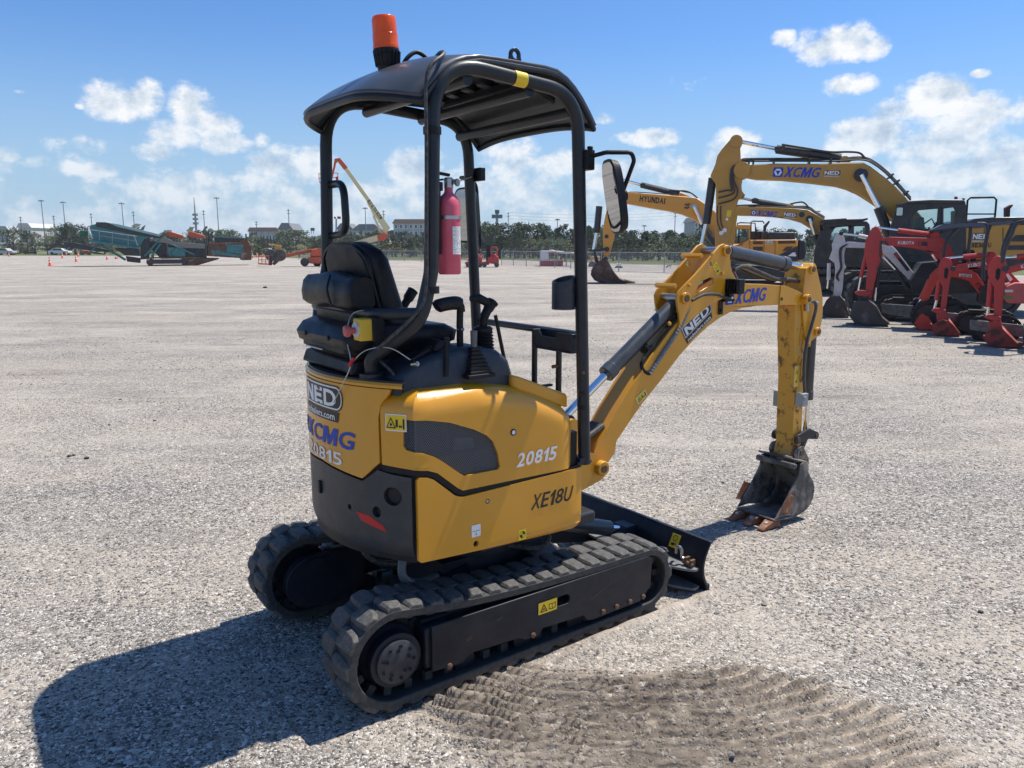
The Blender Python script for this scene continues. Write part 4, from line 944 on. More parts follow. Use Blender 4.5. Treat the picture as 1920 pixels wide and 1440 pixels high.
# --- right console with levers, boots
con = [(-.54, 1.15), (-.515, 1.195), (-.45, 1.235), (-.36, 1.262), (-.25, 1.278), (-.15, 1.276), (-.08, 1.255), (-.035, 1.22), (-.015, 1.16), (-.005, 1.08), (-.50, 1.08)]
secs = []
for b, k in ((-.368, .86), (-.360, .95), (-.338, 1.), (-.20, 1.), (-.18, .97)):
    secs.append([(-.27+(x+.27)*(.5+.5*k), b, 1.10+(z-1.10)*k) for x, z in con])
loft(secs, 'right_console', GRP, EX)
secs = [[(x, b, 1.12+(z-1.12)*k) for x, z in con] for b, k in ((.26, .96), (.29, 1.), (.40, 1.), (.43, .93))]
loft(secs, 'left_console', GRP, EX)
def boot(o, r0, r1, h, n=6, lean=(0, 0)):
    m = MB(); prof = []
    for i in range(n): t = i/n; r = r0+(r1-r0)*t; prof += [(r, h*t), (r*1.06, h*(t+.35/n)), (r*.86, h*(t+.8/n))]
    m.lathe([(0, 0)]+prof+[(r1, h), (0, h)], o, (lean[0], lean[1], 1), 18); return m
boot((-.10, -.285, 1.255), .040, .034, .075).build('lever_boot', BLK, EX)
m = MB(); m.lathe([(0, 0), (.036, 0), (.038, .012), (.028, .02), (0, .02)], (-.103, -.285, 1.325), (0, 0, 1), 18); m.build('lever_collar', BLK, EX)
m = MB(); m.tube(smooth([(-.103, -.285, 1.335), (-.098, -.285, 1.375), (-.082, -.285, 1.405), (-.062, -.283, 1.428), (-.052, -.283, 1.440)], 5), [.016]*6+[.018]*5+[.021]*5+[.024]*4+[.018], 14); m.build('joystick', BLK, EX)
m = MB(); m.tube([(-.075, -.283, 1.432), (-.115, -.275, 1.452), (-.15, -.27, 1.452)], [.016, .018, .012], 12); m.build('joystick_head', BLK, EX)
m = MB(); m.tube([(-.212, -.29, 1.26), (-.212, -.29, 1.36), (-.21, -.29, 1.41)], .013, 12); m.build('lock_lever', BLK, EX)
m = MB(); m.tube(smooth([(-.205, -.29, 1.405), (-.212, -.29, 1.432), (-.24, -.292, 1.440), (-.30, -.295, 1.434), (-.318, -.295, 1.425)], 4), [.016]*5+[.026]*9+[.024]*2+[.014], 12); m.build('lock_lever_grip', VIN, EX)
m = MB(); m.cyl((-.222, -.29, 1.34), (-.202, -.305, 1.34), .006, n=8); m.build('bolt', STL, EX)
def c2(x, y, b): return onb(540+x*.3125, 420+y*.3125, b)
(ra0, rz0), (ra1, rz1) = c2(950, 915, -.375), c2(952, 690, -.375)
m = MB(); m.tube([(ra0, -.375, rz0), (ra1, -.375, rz1)], .0085, 10); m.lathe([(0, 0), (.0115, 0), (.0115, .012), (0, .014)], (ra1, -.375, rz1-.006), (0, 0, 1), 12); m.build('blade_lever', BLK, EX)
(ga, gz0), (gb, gz1) = c2(1130, 905, -.37), c2(1115, 745, -.37)
m = MB()
for i in range(7):
    t = i/7; w = .048*(1-t)+.014*t; m.box((ga+(gb-ga)*t, -.37, gz0+.012+(gz1-gz0)*t), (w*2, w*1.5, .015))
m.box((ga, -.37, gz0), (.12, .085, .016)); m.build('lever_gaiter', BLK, EX, bev=.003)
gc, gz2 = c2(1115, 640, -.37)
m = MB(); m.tube([(gb, -.37, gz1), (gc, -.37, gz2)], [.012, .0135], 12); m.build('lever_grip', pbr('worn grey grip', (.12, .12, .12), .6, var=.3, scale=40.), EX)
m = MB(); m.tube([(-.055, -.30, 1.385), (-.005, -.31, 1.148)], .0075, 8); m.build('gas_strut', BLK, EX)
m = MB(); m.prism([(-.355, 1.272), (-.325, 1.272), (-.30, 1.30), (-.33, 1.315)], lambda x, z: (x, -.335, z), lambda x, z: (x, -.27, z)); m.build('belt_buckle', BLK, EX, bev=.006)
m = MB(); m.bar((-.44, -.31, 1.245), (-.34, -.30, 1.285), .03, .012); m.build('seat_belt', VIN, EX)
m = MB(); m.lathe([(0, 0), (.009, 0), (.009, .025), (.005, .025), (.005, .03), (0, .03)], (-.455, -.355, 1.235), (.4, -1, .2), 10); m.build('key_switch', STL, EX)
boot((-.155, .33, 1.25), .045, .036, .075).build('lever_boot', BLK, EX)
m = MB(); m.tube(smooth([(-.155, .32, 1.32), (-.14, .31, 1.365), (-.115, .30, 1.41), (-.09, .30, 1.445), (-.08, .30, 1.458)], 4), [.014]*4+[.018]*5+[.024]*5+[.025]*2+[.014], 14); m.build('joystick', BLK, EX)
m = MB(); m.lathe([(0, 0), (.010, 0), (.017, .012), (.015, .028), (.006, .034), (0, .034)], (-.225, .30, 1.462), (0, 0, 1), 14); m.tube([(-.225, .30, 1.30), (-.225, .30, 1.465)], .005, 8); m.build('knob_lever', pbr('worn brown knob', (.16, .09, .07), .4, var=.2), EX)
# --- emergency stop with cable tie lock
ea, eb, ez = -.607, -.268, 1.362
m = MB(); m.box((ea+.008, eb, ez), (.05, .058, .078)); eo = m.build('emergency_stop', pbr('yellow plastic', (.68, .42, .02), .45, var=.06, dust=.1), EX, bev=.006)
m = MB(); m.box((ea+.05, eb-.008, ez), (.04, .06, .085)); m.build('switch_back_box', BLK, eo, bev=.004)
m = MB(); m.lathe([(0, 0), (.027, 0), (.027, .004), (0, .005)], (ea-.017, eb+.002, ez), (-1, 0, 0), 24); m.build('switch_ring', pbr('ring print', (.55, .56, .58), .4, var=.3, scale=80.), eo)
m = MB(); m.lathe([(0, 0), (.011, 0), (.011, .016), (.020, .020), (.022, .030), (.018, .038), (0, .041)], (ea-.021, eb+.004, ez-.002), (-1, .10, -.05), 20); m.build('stop_button', pbr('faded red button', (.48, .10, .08), .5, var=.1), eo)
m = MB(); m.tube(smooth([(-.50, -.22, 1.42), (-.60, -.20, 1.415), (-.63, -.20, 1.33), (-.635, -.235, 1.24), (-.655, -.20, 1.16), (-.668, -.15, 1.09)], 8), .0022, 6); m.build('wire_seal', STL, EX)
m = MB(); m.tube(smooth([(-.635, -.235, 1.24), (-.60, -.29, 1.29), (-.54, -.35, 1.30), (-.47, -.37, 1.255)], 8), .0022, 6); m.build('wire_seal', STL, EX)
m = MB(); m.tube([(-.630, -.250, 1.262), (-.642, -.236, 1.232)], .0065, 8); m.build('seal_tag', RED, EX)
m = MB(); m.tube(smooth([(-.55, -.25, 1.26), (-.52, -.30, 1.22), (-.50, -.33, 1.18)], 5), .006, 8); m.build('cable', HOS, EX)
# --- fire extinguisher strapped to the rear right post: a thing of its own
FE = empty('fire_extinguisher', EX.matrix_basis @ Vector((-.318, -.395, 1.551)) if False else (MO+MF*-.318+ML*-.395+Vector((0, 0, 1.551))), pi/2-TH)
tag(FE, 'faded pink-red fire extinguisher with white label strapped to the canopy post', 'extinguisher')
PNK = pbr('faded red enamel', (.62, .085, .135), .42, var=.08, scale=10., dust=.12, dcol=(.6, .45, .45))
m = MB(); m.lathe([(0, 0), (.036, 0), (.040, .006), (.040, .235), (.037, .252), (.029, .268), (.018, .278), (.015, .284), (.015, .302), (0, .302)], (0, 0, 0), (0, 0, 1), 32); m.build('cylinder', PNK, FE)
m = MB(); m.lathe([(.0402, 0), (.0425, 0), (.0425, .012), (.0402, .012)], (0, 0, .190), (0, 0, 1), 32); m.build('strap', STL, FE)
lab = [[(.0405*cos(radians(t)), .0405*sin(radians(t)), z) for z in (.07, .165)] for t in range(-104, -36, 6)]
m = MB(); m.grid(lab); m.build('label', WHT, FE, recalc=False)
pr_ = MB()
for z in frange(.076, .160, .0045):
    for t in range(-100, -44, 9):
        if random.random() < .8:
            q0, q1 = radians(t), radians(t+random.uniform(4, 8)); pr_.add([(.0408*cos(q0), .0408*sin(q0), z), (.0408*cos(q1), .0408*sin(q1), z), (.0408*cos(q1), .0408*sin(q1), z+.0018), (.0408*cos(q0), .0408*sin(q0), z+.0018)], [(0, 1, 2, 3)])
pr_.build('label_print', pbr('grey print', (.25, .25, .26), .6), FE, sm=0)['kind'] = 'stuff'
m = MB(); m.lathe([(0, 0), (.017, 0), (.017, .03), (.012, .034), (0, .034)], (0, 0, .298), (0, 0, 1), 16); m.cyl((0, 0, .318), (.035, -.012, .318), .009, n=12); m.build('valve', STL, FE)
m = MB(); m.bar((.005, 0, .340), (-.07, .02, .352), .016, .010); m.bar((-.02, .0, .325), (-.06, .02, .318), .014, .006); m.build('handle', BLK, FE, bev=.002)
m = MB(); m.lathe([(0, 0), (.013, 0), (.013, .007), (0, .007)], (.02, -.02, .315), (.5, -1, 0), 14); m.build('gauge', STL, FE)
m = MB(); m.box((-.052, 0, .19), (.022, .035, .24)); m.box((-.045, 0, .30), (.03, .03, .03)); m.build('bracket', BLK, FE, bev=.003)
m = MB(); m.tube([(.03, -.012, .318), (.07, .01, .33), (.13, .05, .345)], .0015, 5); m.build('safety_pin', STL, FE)

# --- boom, arm, bucket
BC = -.03                                        # middle of the boom, side distance
NB, FB = BC-.066, BC+.066                        # its two faces
def P6(l, b): return [c6(x, y, b) for x, y in l]
swb = MB(); swb.lathe([(0, 0), (.055, 0), (.055, .30), (0, .30)], (.42, BC, .50), (0, 0, 1), 24); swb.build('swing_pin', YEL, EX)
sw = MB(); sw.prism([(.30, .52), (.44, .50), (.44, .80), (.30, .78)], lambda x, z: (x, BC-.09, z), lambda x, z: (x, BC+.09, z)); sw.build('swing_bracket', YEL, EX, bev=.02)
for b0, b1 in ((BC-.095, BC-.075), (BC+.075, BC+.095)):
    q = MB(); q.plate([fillet([(.36, .50), (.52, .50), (.70, .545), (.735, .60), (.69, .66), (.58, .70), (.56, .84), (.50, .87), (.45, .84), (.40, .76)], .04, 5, True)], b0, b1); q.build('swing_cheek', YEL, EX, bev=.006)
m = MB(); m.cyl((.675, BC-.125, .605), (.675, BC+.125, .605), .036, n=24); m.build('boom_foot_pin', YELW, EX, bev=.004)
m = MB(); m.cyl((.675, BC-.130, .605), (.675, BC-.124, .605), .018, n=16); m.build('pin_bolt', RSTB, EX)
for dz in (-.05, -.02, .01, .04):
    m = MB(); m.tube(smooth([(.30, BC+dz*.8, .62), (.45, BC+dz, .70+dz*.3), (.58, BC+dz, .745+dz*.3), (.74, BC+dz*.8, .79)], 6), .014, 8); m.build('hose', HOS, EX)
low = P6([(400, 1395), (470, 1290), (560, 1160), (680, 1010), (800, 850), (900, 740), (985, 660), (1060, 605), (1130, 567), (1210, 540), (1300, 526), (1440, 520)], NB)
top = P6([(1455, 395), (1340, 386), (1230, 384), (1150, 392), (1080, 420), (1000, 470), (900, 540), (810, 610), (740, 690), (620, 850), (500, 1035), (390, 1215), (345, 1300)], NB)
foot = [(.720, .700), (.640, .640), (.632, .590), (.66, .560), (.71, .566), (.80, .650)]
bo_ = MB(); bo_.plate([top+[(.70, .74)]+foot[1:]+low], NB, FB); boom = bo_.build('boom', YEL, EX, bev=.004); boom['label'] = 'curved yellow boom with dealer badge and maker name'
if False: w_.plate([P6([(330, 1290), (390, 1215), (500, 1035), (560, 940), (520, 930), (440, 1045), (290, 1250)], NB)], NB, FB)
hump = [(1240, 384), (1200, 372), (1160, 345), (1138, 300), (1128, 240), (1127, 175)]
hp = P6(hump, NB-.014)+P6([(1118, 142), (1092, 126), (1062, 138), (1000, 215), (900, 330), (800, 432), (786, 470), (790, 520), (800, 580), (805, 640), (790, 690), (900, 600), (1000, 520), (1100, 470)], NB-.014)
slot = P6([(905, 445), (925, 395), (960, 360), (1005, 342), (1028, 350), (1025, 380), (980, 405), (940, 430)], NB-.014)
hol = P6([(1000+12*cos(t*.7854), 257+16*sin(t*.7854)) for t in range(8)], NB-.014)
for k, (b0, b1) in enumerate(((NB-.014, NB-.0005), (FB+.0005, FB+.014))):
    m = MB(); m.plate([hp, slot, hol] if k == 0 else [hp, hol], b0, b1); o = m.build('boom_side_plate', YEL, boom, bev=.002)
    if k == 0:
        for x, y in ((1010, 195), (1075, 320), (865, 395), (735, 640)):
            a, z = c6(x, y, NB-.014); q = MB(); q.lathe([(0, 0), (.011, 0), (.009, .008), (0, .010)], (a, NB-.014, z), (0, -1, 0), 10); q.build('plate_stud', YEL, boom)
for x, y in ((960, 205), (790, 400)):
    a, z = c6(x, y, NB-.014); m = MB(); m.box((a, BC, z), (.02, .134, .02), Matrix.Rotation(radians(40), 3, 'Y')); m.build('spacer_bar', YEL, boom, bev=.002)
def boss(a, z, b0, b1, r=.032, pin=.018, par=None, mat=None):
    m = MB(); m.cyl((a, b0, z), (a, b1, z), r, n=24); o = m.build('pin_boss', mat or YEL, par or boom, bev=.003)
    m = MB(); d = -.004 if b1 > b0 else .004; m.cyl((a, b0+d, z), (a, b0+.004, z), pin, n=16); m.build('pin', RSTB, par or boom)
for x, y in ((1105, 172), (840, 478)):
    a, z = c6(x, y, NB-.02); boss(a, z, NB-.030, NB-.012, .030); boss(a, z, FB+.030, FB+.012, .030)
    m = MB(); m.cyl((a, NB-.01, z), (a, FB+.01, z), .020, n=16); m.build('pin', STL, boom)
# boom tip
tipa, tipz = c6(1605, 483, NB-.012)
tipp = P6([(1440, 520), (1450, 395), (1480, 396), (1560, 430), (1600, 452)], NB)+arc(tipa, tipz, .034, 60, -110, 8)+P6([(1540, 520)], NB)
m = MB(); m.plate([tipp], NB-.006, FB+.006); m.build('boom_tip', YEL, boom, bev=.004); boss(tipa, tipz, NB-.045, NB-.004, .030, .015)
m = MB(); a, z = c6(1460, 482, NB-.007); m.lathe([(0, 0), (.010, 0), (.010, .002), (0, .002)], (a, NB-.0062, z), (0, -1, 0), 14); m.build('drain_hole', BKF, boom)
# cylinders
def cylinder(p0, p1, f, r, rr, name, label=None):
    """barrel from p0 for the share f of the way, chromed rod to p1"""
    p0 = Vector(p0); p1 = Vector(p1); d = p1-p0; q = p0+d*f
    m = MB(); m.tube([p0, p0+d*.02, q-d.normalized()*.05], r, 22); m.tube([q-d.normalized()*.055, q], r*1.12, 22); o = m.build(name, CYL, EX, bev=.003)
    if label: o['label'] = label
    m = MB(); m.tube([q-d.normalized()*.01, p1], rr, 16); m.build('cylinder_rod', CHR, o); return o
ta, tz = c6(812, 470, BC)
co = cylinder((ta, BC, tz), (.515, BC, .845), .655, .038, .020, 'boom_cylinder')
m = MB(); m.cyl((.515, BC-.06, .845), (.515, BC+.06, .845), .030, n=18); m.build('pin', NAV, EX)
m = MB(); m.tube([(ta-.01, BC-.048, tz-.03), (ta-.30, BC-.048, tz-.28)], .011, 10); m.tube(smooth([(ta-.30, BC-.048, tz-.28), (ta-.33, BC-.055, tz-.31), (ta-.325, BC-.06, tz-.345), (ta-.29, BC-.07, tz-.365)], 5), .010, 10); m.build('oil_pipe', BLK, co)
m = MB(); m.box((ta-.04, BC-.02, tz-.028), (.035, .07, .05), Matrix.Rotation(radians(-40), 3, 'Y')); m.build('pipe_clamp', BLK, co, bev=.003); m = MB(); m.box((ta-.27, BC-.02, tz-.245), (.03, .065, .05), Matrix.Rotation(radians(-40), 3, 'Y')); m.build('pipe_clamp', BLK, co, bev=.003)
hs_ = smooth([(ta-.29, BC-.07, tz-.365), (ta-.20, BC-.072, tz-.27), (ta-.10, BC-.072, tz-.165), (ta-.03, BC-.07, tz-.07), (ta+.0, BC-.06, tz-.01)], 30)
m = MB(); m.tube(hs_, [.0105 if (i//2) % 2 else .0135 for i in range(len(hs_))], 10); m.build('wrapped_hose', pbr('grey spiral wrap', (.20, .21, .21), .5, var=.25, scale=30.), co)
for k in (-.02, .025):
    m = MB(); m.tube(smooth([(ta-.22, BC+k, tz-.27), (ta-.10, BC+k, tz-.16), (ta+.02, BC+k, tz-.02), (ta+.10, BC+k, tz+.05), (ta+.22, BC+k, tz+.10)], 6), .010, 8); m.build('hose', HOS, EX)
aa, az_ = c6(1105, 172, BC); a2, z2 = c6(1640, 292, BC)
cylinder((aa, BC, az_-.005), (a2, BC, z2), .69, .040, .021, 'arm_cylinder')
for k in (-.03, .0, .03):
    m = MB(); m.tube(smooth([(aa+.03, BC+k, az_-.10), (aa+.12, BC+k*1.2, az_-.085), (aa+.25, BC+k*1.4, az_-.12), (aa+.42, BC+k, az_-.16), (aa+.58, BC+k, az_-.17), (a2-.06, BC+k, z2-.09)], 6), .011, 8); m.build('hose', HOS if k else pbr('grey hose', (.25, .26, .27), .5), EX)
# arm
AN, AF = BC-.058, BC+.058
up = P6([(1585, 560), (1575, 500), (1590, 420), (1600, 330), (1605, 285)], AN)+arc(*c6(1650, 290, AN), .036, 150, 10, 6)+P6([(1700, 400), (1712, 480), (1713, 560), (1705, 630)], AN)+arc(*c6(1680, 690, AN), .032, 40, -100, 6)+P6([(1640, 752), (1632, 790)], AN)
la, lz = c6(1610, 800, AN); ra, rz_ = c6(1580, 1410, AN)
armp = P6([(1545, 525)], AN)+up[2:]+[(la, lz), (ra+.005, rz_), c7(840, 690, AN), c7(815, 700, AN), (ra-.085, rz_+.0), c6(1545, 1000, AN), c6(1540, 700, AN)]
ar = MB(); ar.plate([armp], AN, AF); arm = ar.build('arm', YELW, EX, bev=.005); arm['label'] = 'scuffed yellow dipper arm'
for x, y in ((1650, 292), (1683, 692)):
    a, z = c6(x, y, AN-.01); boss(a, z, AN-.026, AN, .028, .015, arm); boss(a, z, AF+.026, AF, .028, .015, arm)
pl_ = MB(); pl_.plate([up+P6([(1600, 720), (1590, 640)], AN)], AN-.012, AN-.0005); pl_.build('arm_side_plate', YEL, arm, bev=.002)
pl_ = MB(); pl_.plate([up+P6([(1600, 720), (1590, 640)], AN)], AF+.0005, AF+.012); pl_.build('arm_side_plate', YEL, arm, bev=.002)
for z0, z1 in ((.86, 1.0), (1.06, 1.18)):
    a0 = (la+c6(1545, 1000, AN)[0])/2; m = MB(); m.plate([rrect(a0-.022, z0, a0+.018, z1, .02, 5), rrect(a0-.016, z0+.008, a0+.012, z1-.008, .014, 5)], AN-.004, AN-.0005); m.build('pressed_rib', YEL, arm, bev=.001)
# bucket cylinder in front of the arm, links
b0, bz0 = c6(1690, 700, BC); k0, kz0 = c6(1612, 1335, BC)
cylinder((c6(1652, 715, BC)[0], BC, c6(1652, 715, BC)[1]), (k0, BC, kz0), .66, .030, .017, 'bucket_cylinder')
def hz_(x, y, d=.026): q = c6(x, y, AN-d); return (q[0], AN-d, q[1])
m = MB(); m.tube(smooth([hz_(1622, 505), hz_(1668, 500, .034), hz_(1680, 540, .034), hz_(1655, 640), hz_(1622, 760), hz_(1604, 900), hz_(1604, 1010), hz_(1608, 1085)], 8), .0095, 8); m.build('hose', pbr('dark hose', (.05, .055, .055), .5, dust=.2), EX)
m = MB(); m.tube([hz_(1622, 480), hz_(1622, 560)], .013, 8); m.tube([hz_(1630, 505), hz_(1690, 508)], .009, 8); m.build('hose_fitting', STL, EX)
q = c6(1588, 1128, AN-.03); m = MB(); m.box((q[0], AN-.03, q[1]), (.058, .05, .078)); m.lathe([(0, 0), (.013, 0), (.013, .006), (0, .006)], (q[0]-.01, AN-.055, q[1]+.012), (0, -1, 0), 12); m.build('hydraulic_coupler', pbr('grey cast', (.30, .31, .30), .5, var=.2, dust=.3), EX, bev=.006)
q = c6(1437, 1120, AF+.03); m = MB(); m.box((q[0], AF+.03, q[1]), (.04, .05, .10)); m.build('hydraulic_coupler', pbr('grey cast far', (.30, .31, .30), .5, var=.2), EX, bev=.006)
p1 = c7(890, 560, AN-.03); p2 = c7(1040, 528, AN-.03); p3 = c7(905, 668, AN-.03); p4 = c7(945, 735, AN-.03)
for bb, b1 in ((AN-.030, AN-.014), (AF+.014, AF+.030)):
    m = MB(); lk = arc(p1[0], p1[1], .028, 100, 280, 8)+[((p1[0]+p2[0])/2, p1[1]-.01)]+arc(p2[0], p2[1], .026, -60, 90, 8)+[((p1[0]+p2[0])/2+.02, p1[1]+.052), ((p1[0]+p2[0])/2-.03, p1[1]+.045)]
    m.plate([lk], bb, b1); m.build('arm_link', DKP, EX, bev=.004)
    m = MB(); m.cyl((p1[0], bb-.004, p1[1]), (p1[0], b1+.004, p1[1]), .016, n=14); m.cyl((p2[0], bb-.004, p2[1]), (p2[0], b1+.004, p2[1]), .014, n=14); m.build('link_pin', RSTB, EX)
m = MB(); m.bar((p2[0]-.01, BC, p2[1]-.01), (p4[0]+.01, BC, p4[1]), .075, .034, (1, 0, 0)); m.build('bucket_link', DKP, EX, bev=.008)
# bucket: curved shell between two side plates, teeth along the lip
BW0, BW1 = BC-.150, BC+.130
def c7s(l, b): return [c7(x, y, b) for x, y in l]
sidep = c7s([(905, 770), (935, 750), (962, 762), (968, 840), (1000, 900), (1018, 970), (1005, 1060), (965, 1130), (900, 1180), (840, 1200)], BW0)
cut = c7s([(780, 1200), (700, 1230), (740, 1160), (800, 1050), (845, 960), (890, 860)], BW0)
BK = empty('bucket'); BK.parent = EX; BK['label'] = 'scratched black digging bucket with rusty teeth'
for b0_, b1_ in ((BW0, BW0+.012), (BW1-.012, BW1)):
    m = MB(); m.plate([sidep+cut], b0_, b1_); m.build('side_plate', BKT, BK, bev=.002)
curve = smooth([(x, 0, z) for x, z in c7s([(880, 745), (935, 752), (962, 764), (968, 840), (1000, 900), (1018, 970), (1005, 1060), (965, 1130), (900, 1180), (820, 1212), (740, 1228), (690, 1238)], BW0)], 4)
m = MB(); m.grid([[(x, b, max(.012, z)) for b in frange(BW0+.004, BW1-.004, .06)] for x, _, z in curve]); m.build('bucket_shell', BKT, BK, solid=.010, recalc=False)
m = MB(); q = c7(880, 760, BW0); m.box((q[0]-.01, (BW0+BW1)/2, q[1]-.02), (.035, BW1-BW0-.004, .035)); m.build('top_beam', BKT, BK, bev=.01)
for bb in (AN-.036, AF+.014):
    m = MB(); m.plate([arc(p3[0], p3[1], .040, 60, 200, 8)+[(p3[0]-.05, p3[1]-.10), (p4[0]+.035, p4[1]-.07)]+arc(p4[0], p4[1], .03, -20, 60, 6)], bb, bb+.022); m.build('bucket_ear', BKT, BK, bev=.004)
    m = MB(); m.cyl((p3[0], bb-.006, p3[1]), (p3[0], bb+.028, p3[1]), .018, n=14); m.cyl((p4[0], bb-.006, p4[1]), (p4[0], bb+.028, p4[1]), .013, n=14); m.build('bucket_pin', RSTB, BK)
    m = MB(); m.lathe([(.020, 0), (.040, 0), (.040, .014), (.020, .014)], (p3[0]-.028, bb+.004, p3[1]+.0), (0, 1, 0), 18); m.build('pin_collar', BKT, BK)
lip_ = c7(700, 1232, BW0)
for bb in (BW0+.035, (BW0+BW1)/2, BW1-.035):
    tip = (lip_[0]-.105, .006); m = MB()
    m.prism([(lip_[0]+.045, .046), (lip_[0]+.05, .012), tip, (lip_[0]-.10, .016), (lip_[0]-.03, .050)], lambda x, z, bb=bb: (x, bb-.030-.012*((x-tip[0])/.15-.7), z), lambda x, z, bb=bb: (x, bb+.030+.012*((x-tip[0])/.15-.7), z))
    m.build('tooth', TTH, BK, bev=.005)
    m = MB(); m.lathe([(0, 0), (.012, 0), (.010, .006), (0, .008)], (lip_[0]-.045, bb, .040), (-.5, 0, 1), 8); m.build('tooth_bolt', pbr('pale worn bolt', (.42, .38, .34), .6, var=.3, scale=40.), BK)
for bb, sg in ((BW0, -1), (BW1, 1)):
    a, z = c7(800, 1090, BW0); m = MB()
    m.prism([(a-.055, z-.055), (a+.01, z-.075), (a+.05, z+.03), (a+.02, z+.045)], lambda x, y, bb=bb, sg=sg: (x, bb+sg*.004, y), lambda x, y, bb=bb, sg=sg: (x-.05, bb+sg*.018, y+.02)); m.build('side_cutter', TTH, BK, bev=.002)
# work light and cable on the boom
wa, wz = c6(1160, 400, NB-.05)
m = MB(); m.box((wa-.005, NB-.055, wz), (.052, .085, .078)); lo_ = m.build('work_light', BLK, EX, bev=.006)
for i in range(6):
    m = MB(); m.box((wa-.034, NB-.090+.014*i, wz+.002), (.012, .005, .070)); m.build('cooling_fin', BLK, lo_)
m = MB(); m.lathe([(0, 0), (.030, 0), (.030, .004), (0, .004)], (wa+.022, NB-.055, wz), (1, 0, 0), 18); m.build('lens', WHT, lo_)
m = MB(); m.bar((wa-.02, NB-.03, wz-.055), (wa-.02, NB-.03, wz-.03), .03, .03); m.box((wa-.01, NB-.02, wz-.075), (.08, .02, .012)); m.build('light_bracket', BLK, lo_)
ba, bz_ = c6(1062, 530, NB); m = MB(); m.box((ba, NB-.006, bz_), (.035, .006, .085)); m.lathe([(0, 0), (.009, 0), (.009, .006), (0, .007)], (ba, NB-.009, bz_-.02), (0, -1, 0), 8); m.build('bracket_plate', BLK, boom, bev=.002)
m = MB(); m.tube(smooth([(c6(885, 492, NB-.02)[0], NB-.02, c6(885, 492, NB-.02)[1]), (c6(960, 455, NB-.03)[0], NB-.03, c6(960, 455, NB-.03)[1]), (c6(1040, 452, NB-.03)[0], NB-.03, c6(1040, 452, NB-.03)[1]), (c6(1100, 470, NB-.03)[0], NB-.03, c6(1100, 470, NB-.03)[1]), (wa-.02, NB-.04, wz-.06)], 6), .008, 8); m.build('light_cable', HOS, EX)
# boom stickers
def slant(x, y, ang, b):
    a0, z0 = c6(x, y, b); ca_, sa_ = cos(radians(ang)), sin(radians(ang))
    return lambda o: (lambda u, v: (a0+u*ca_-v*sa_, b-.0025-o, z0+u*sa_+v*ca_))
a_, z_ = c6(850, 770, NB); a2_, z2_ = c6(1022, 590, NB)
ang_b = math.degrees(math.atan2(z2_-z_, a2_-a_)); badge(hypot(a2_-a_, z2_-z_)*1.04, .098, slant(850, 770, ang_b, NB), boom)
a_, z_ = c6(1095, 520, NB); a2_, z2_ = c6(1362, 490, NB); ang_x = math.degrees(math.atan2(z2_-z_, a2_-a_))
brand(slant(1095, 522, ang_x, NB), hypot(a2_-a_, z2_-z_), .075, boom)
warn(0, 0, .075, .040, slant(535, 1160, ang_b-2, NB), boom)
warn(0, 0, .040, .125, lambda o: (lambda u, v: (c6(1532, 1048, AN)[0]+.004+u, AN-.0025-o, c6(1532, 1048, AN)[1]+v)), arm, tall=True)
a_, z_ = c6(1042, 335, NB-.014); fk = lambda o: (lambda u, v: (a_+.62*u*1.-.60*v, NB-.0165-o, z_+.60*u+.78*v))
decal('warning_sticker', rrect(0, 0, .045, .066, .002), fk(0), YLF, boom); decal('pictogram', [circ(.024, .045, .013, 16), circ(.024, .045, .011, 16)], fk(.0007), BKF, boom); decal('pictogram', [(.012, .012), (.034, .012), (.034, .018), (.022, .018), (.022, .024), (.012, .024)], fk(.0007), BKF, boom)
# ------------------------------------------------------------------ machines parked behind, all facing left, each standing on the yard
OYL = pbr('ochre machine paint', (.50, .25, .03), .42, var=.10, scale=1.5, dust=.18)
HYL = pbr('orange yellow machine paint', (.72, .31, .035), .42, var=.08, scale=1.2, dust=.15)
RDP = pbr('faded red machine paint', (.47, .030, .026), .45, var=.14, scale=4., dust=.16, dcol=(.42, .18, .15))
RD2 = pbr('bright red orange paint', (.55, .040, .018), .42, var=.12, scale=4., dust=.10, dcol=(.45, .2, .15))
WHP = pbr('scuffed white paint', (.66, .64, .60), .5, var=.12, scale=5., dust=.35, dcol=(.36, .30, .25))
DGR = pbr('dark machine grey', (.020, .022, .026), .42, var=.15, scale=2., dust=.08)
MUD = pbr('muddy track steel', (.045, .043, .040), .8, var=.3, scale=6., dust=.6, dcol=(.17, .15, .125), bump=.3, bscale=20.)
BKB = rusty('worn brown bucket steel', (.10, .075, .06), rust=(.11, .05, .03), amt=.6, scale=3., rough=.65, mud=(.26, .21, .17))
BKK = rusty('worn dark bucket steel', (.045, .040, .038), rust=(.09, .055, .04), amt=.35, scale=5., rough=.55, mud=(.22, .19, .16))
RVT = pbr('brown vent', (.09, .035, .02), .6, var=.2)
GLS, _nt, _b = newmat('cab glass'); _b.inputs['Base Color'].default_value = (.55, .72, .70, 1); _b.inputs['Roughness'].default_value = .03; _b.inputs['Transmission Weight'].default_value = .92; _b.inputs['IOR'].default_value = 1.05
d5 = lambda x, y: (1320+x*.208333, 240+y*.208333)
d6 = lambda x, y: (1520+x*.208333, 360+y*.208333)
e4 = lambda x, y: (1080+x/6, 330+y/6)
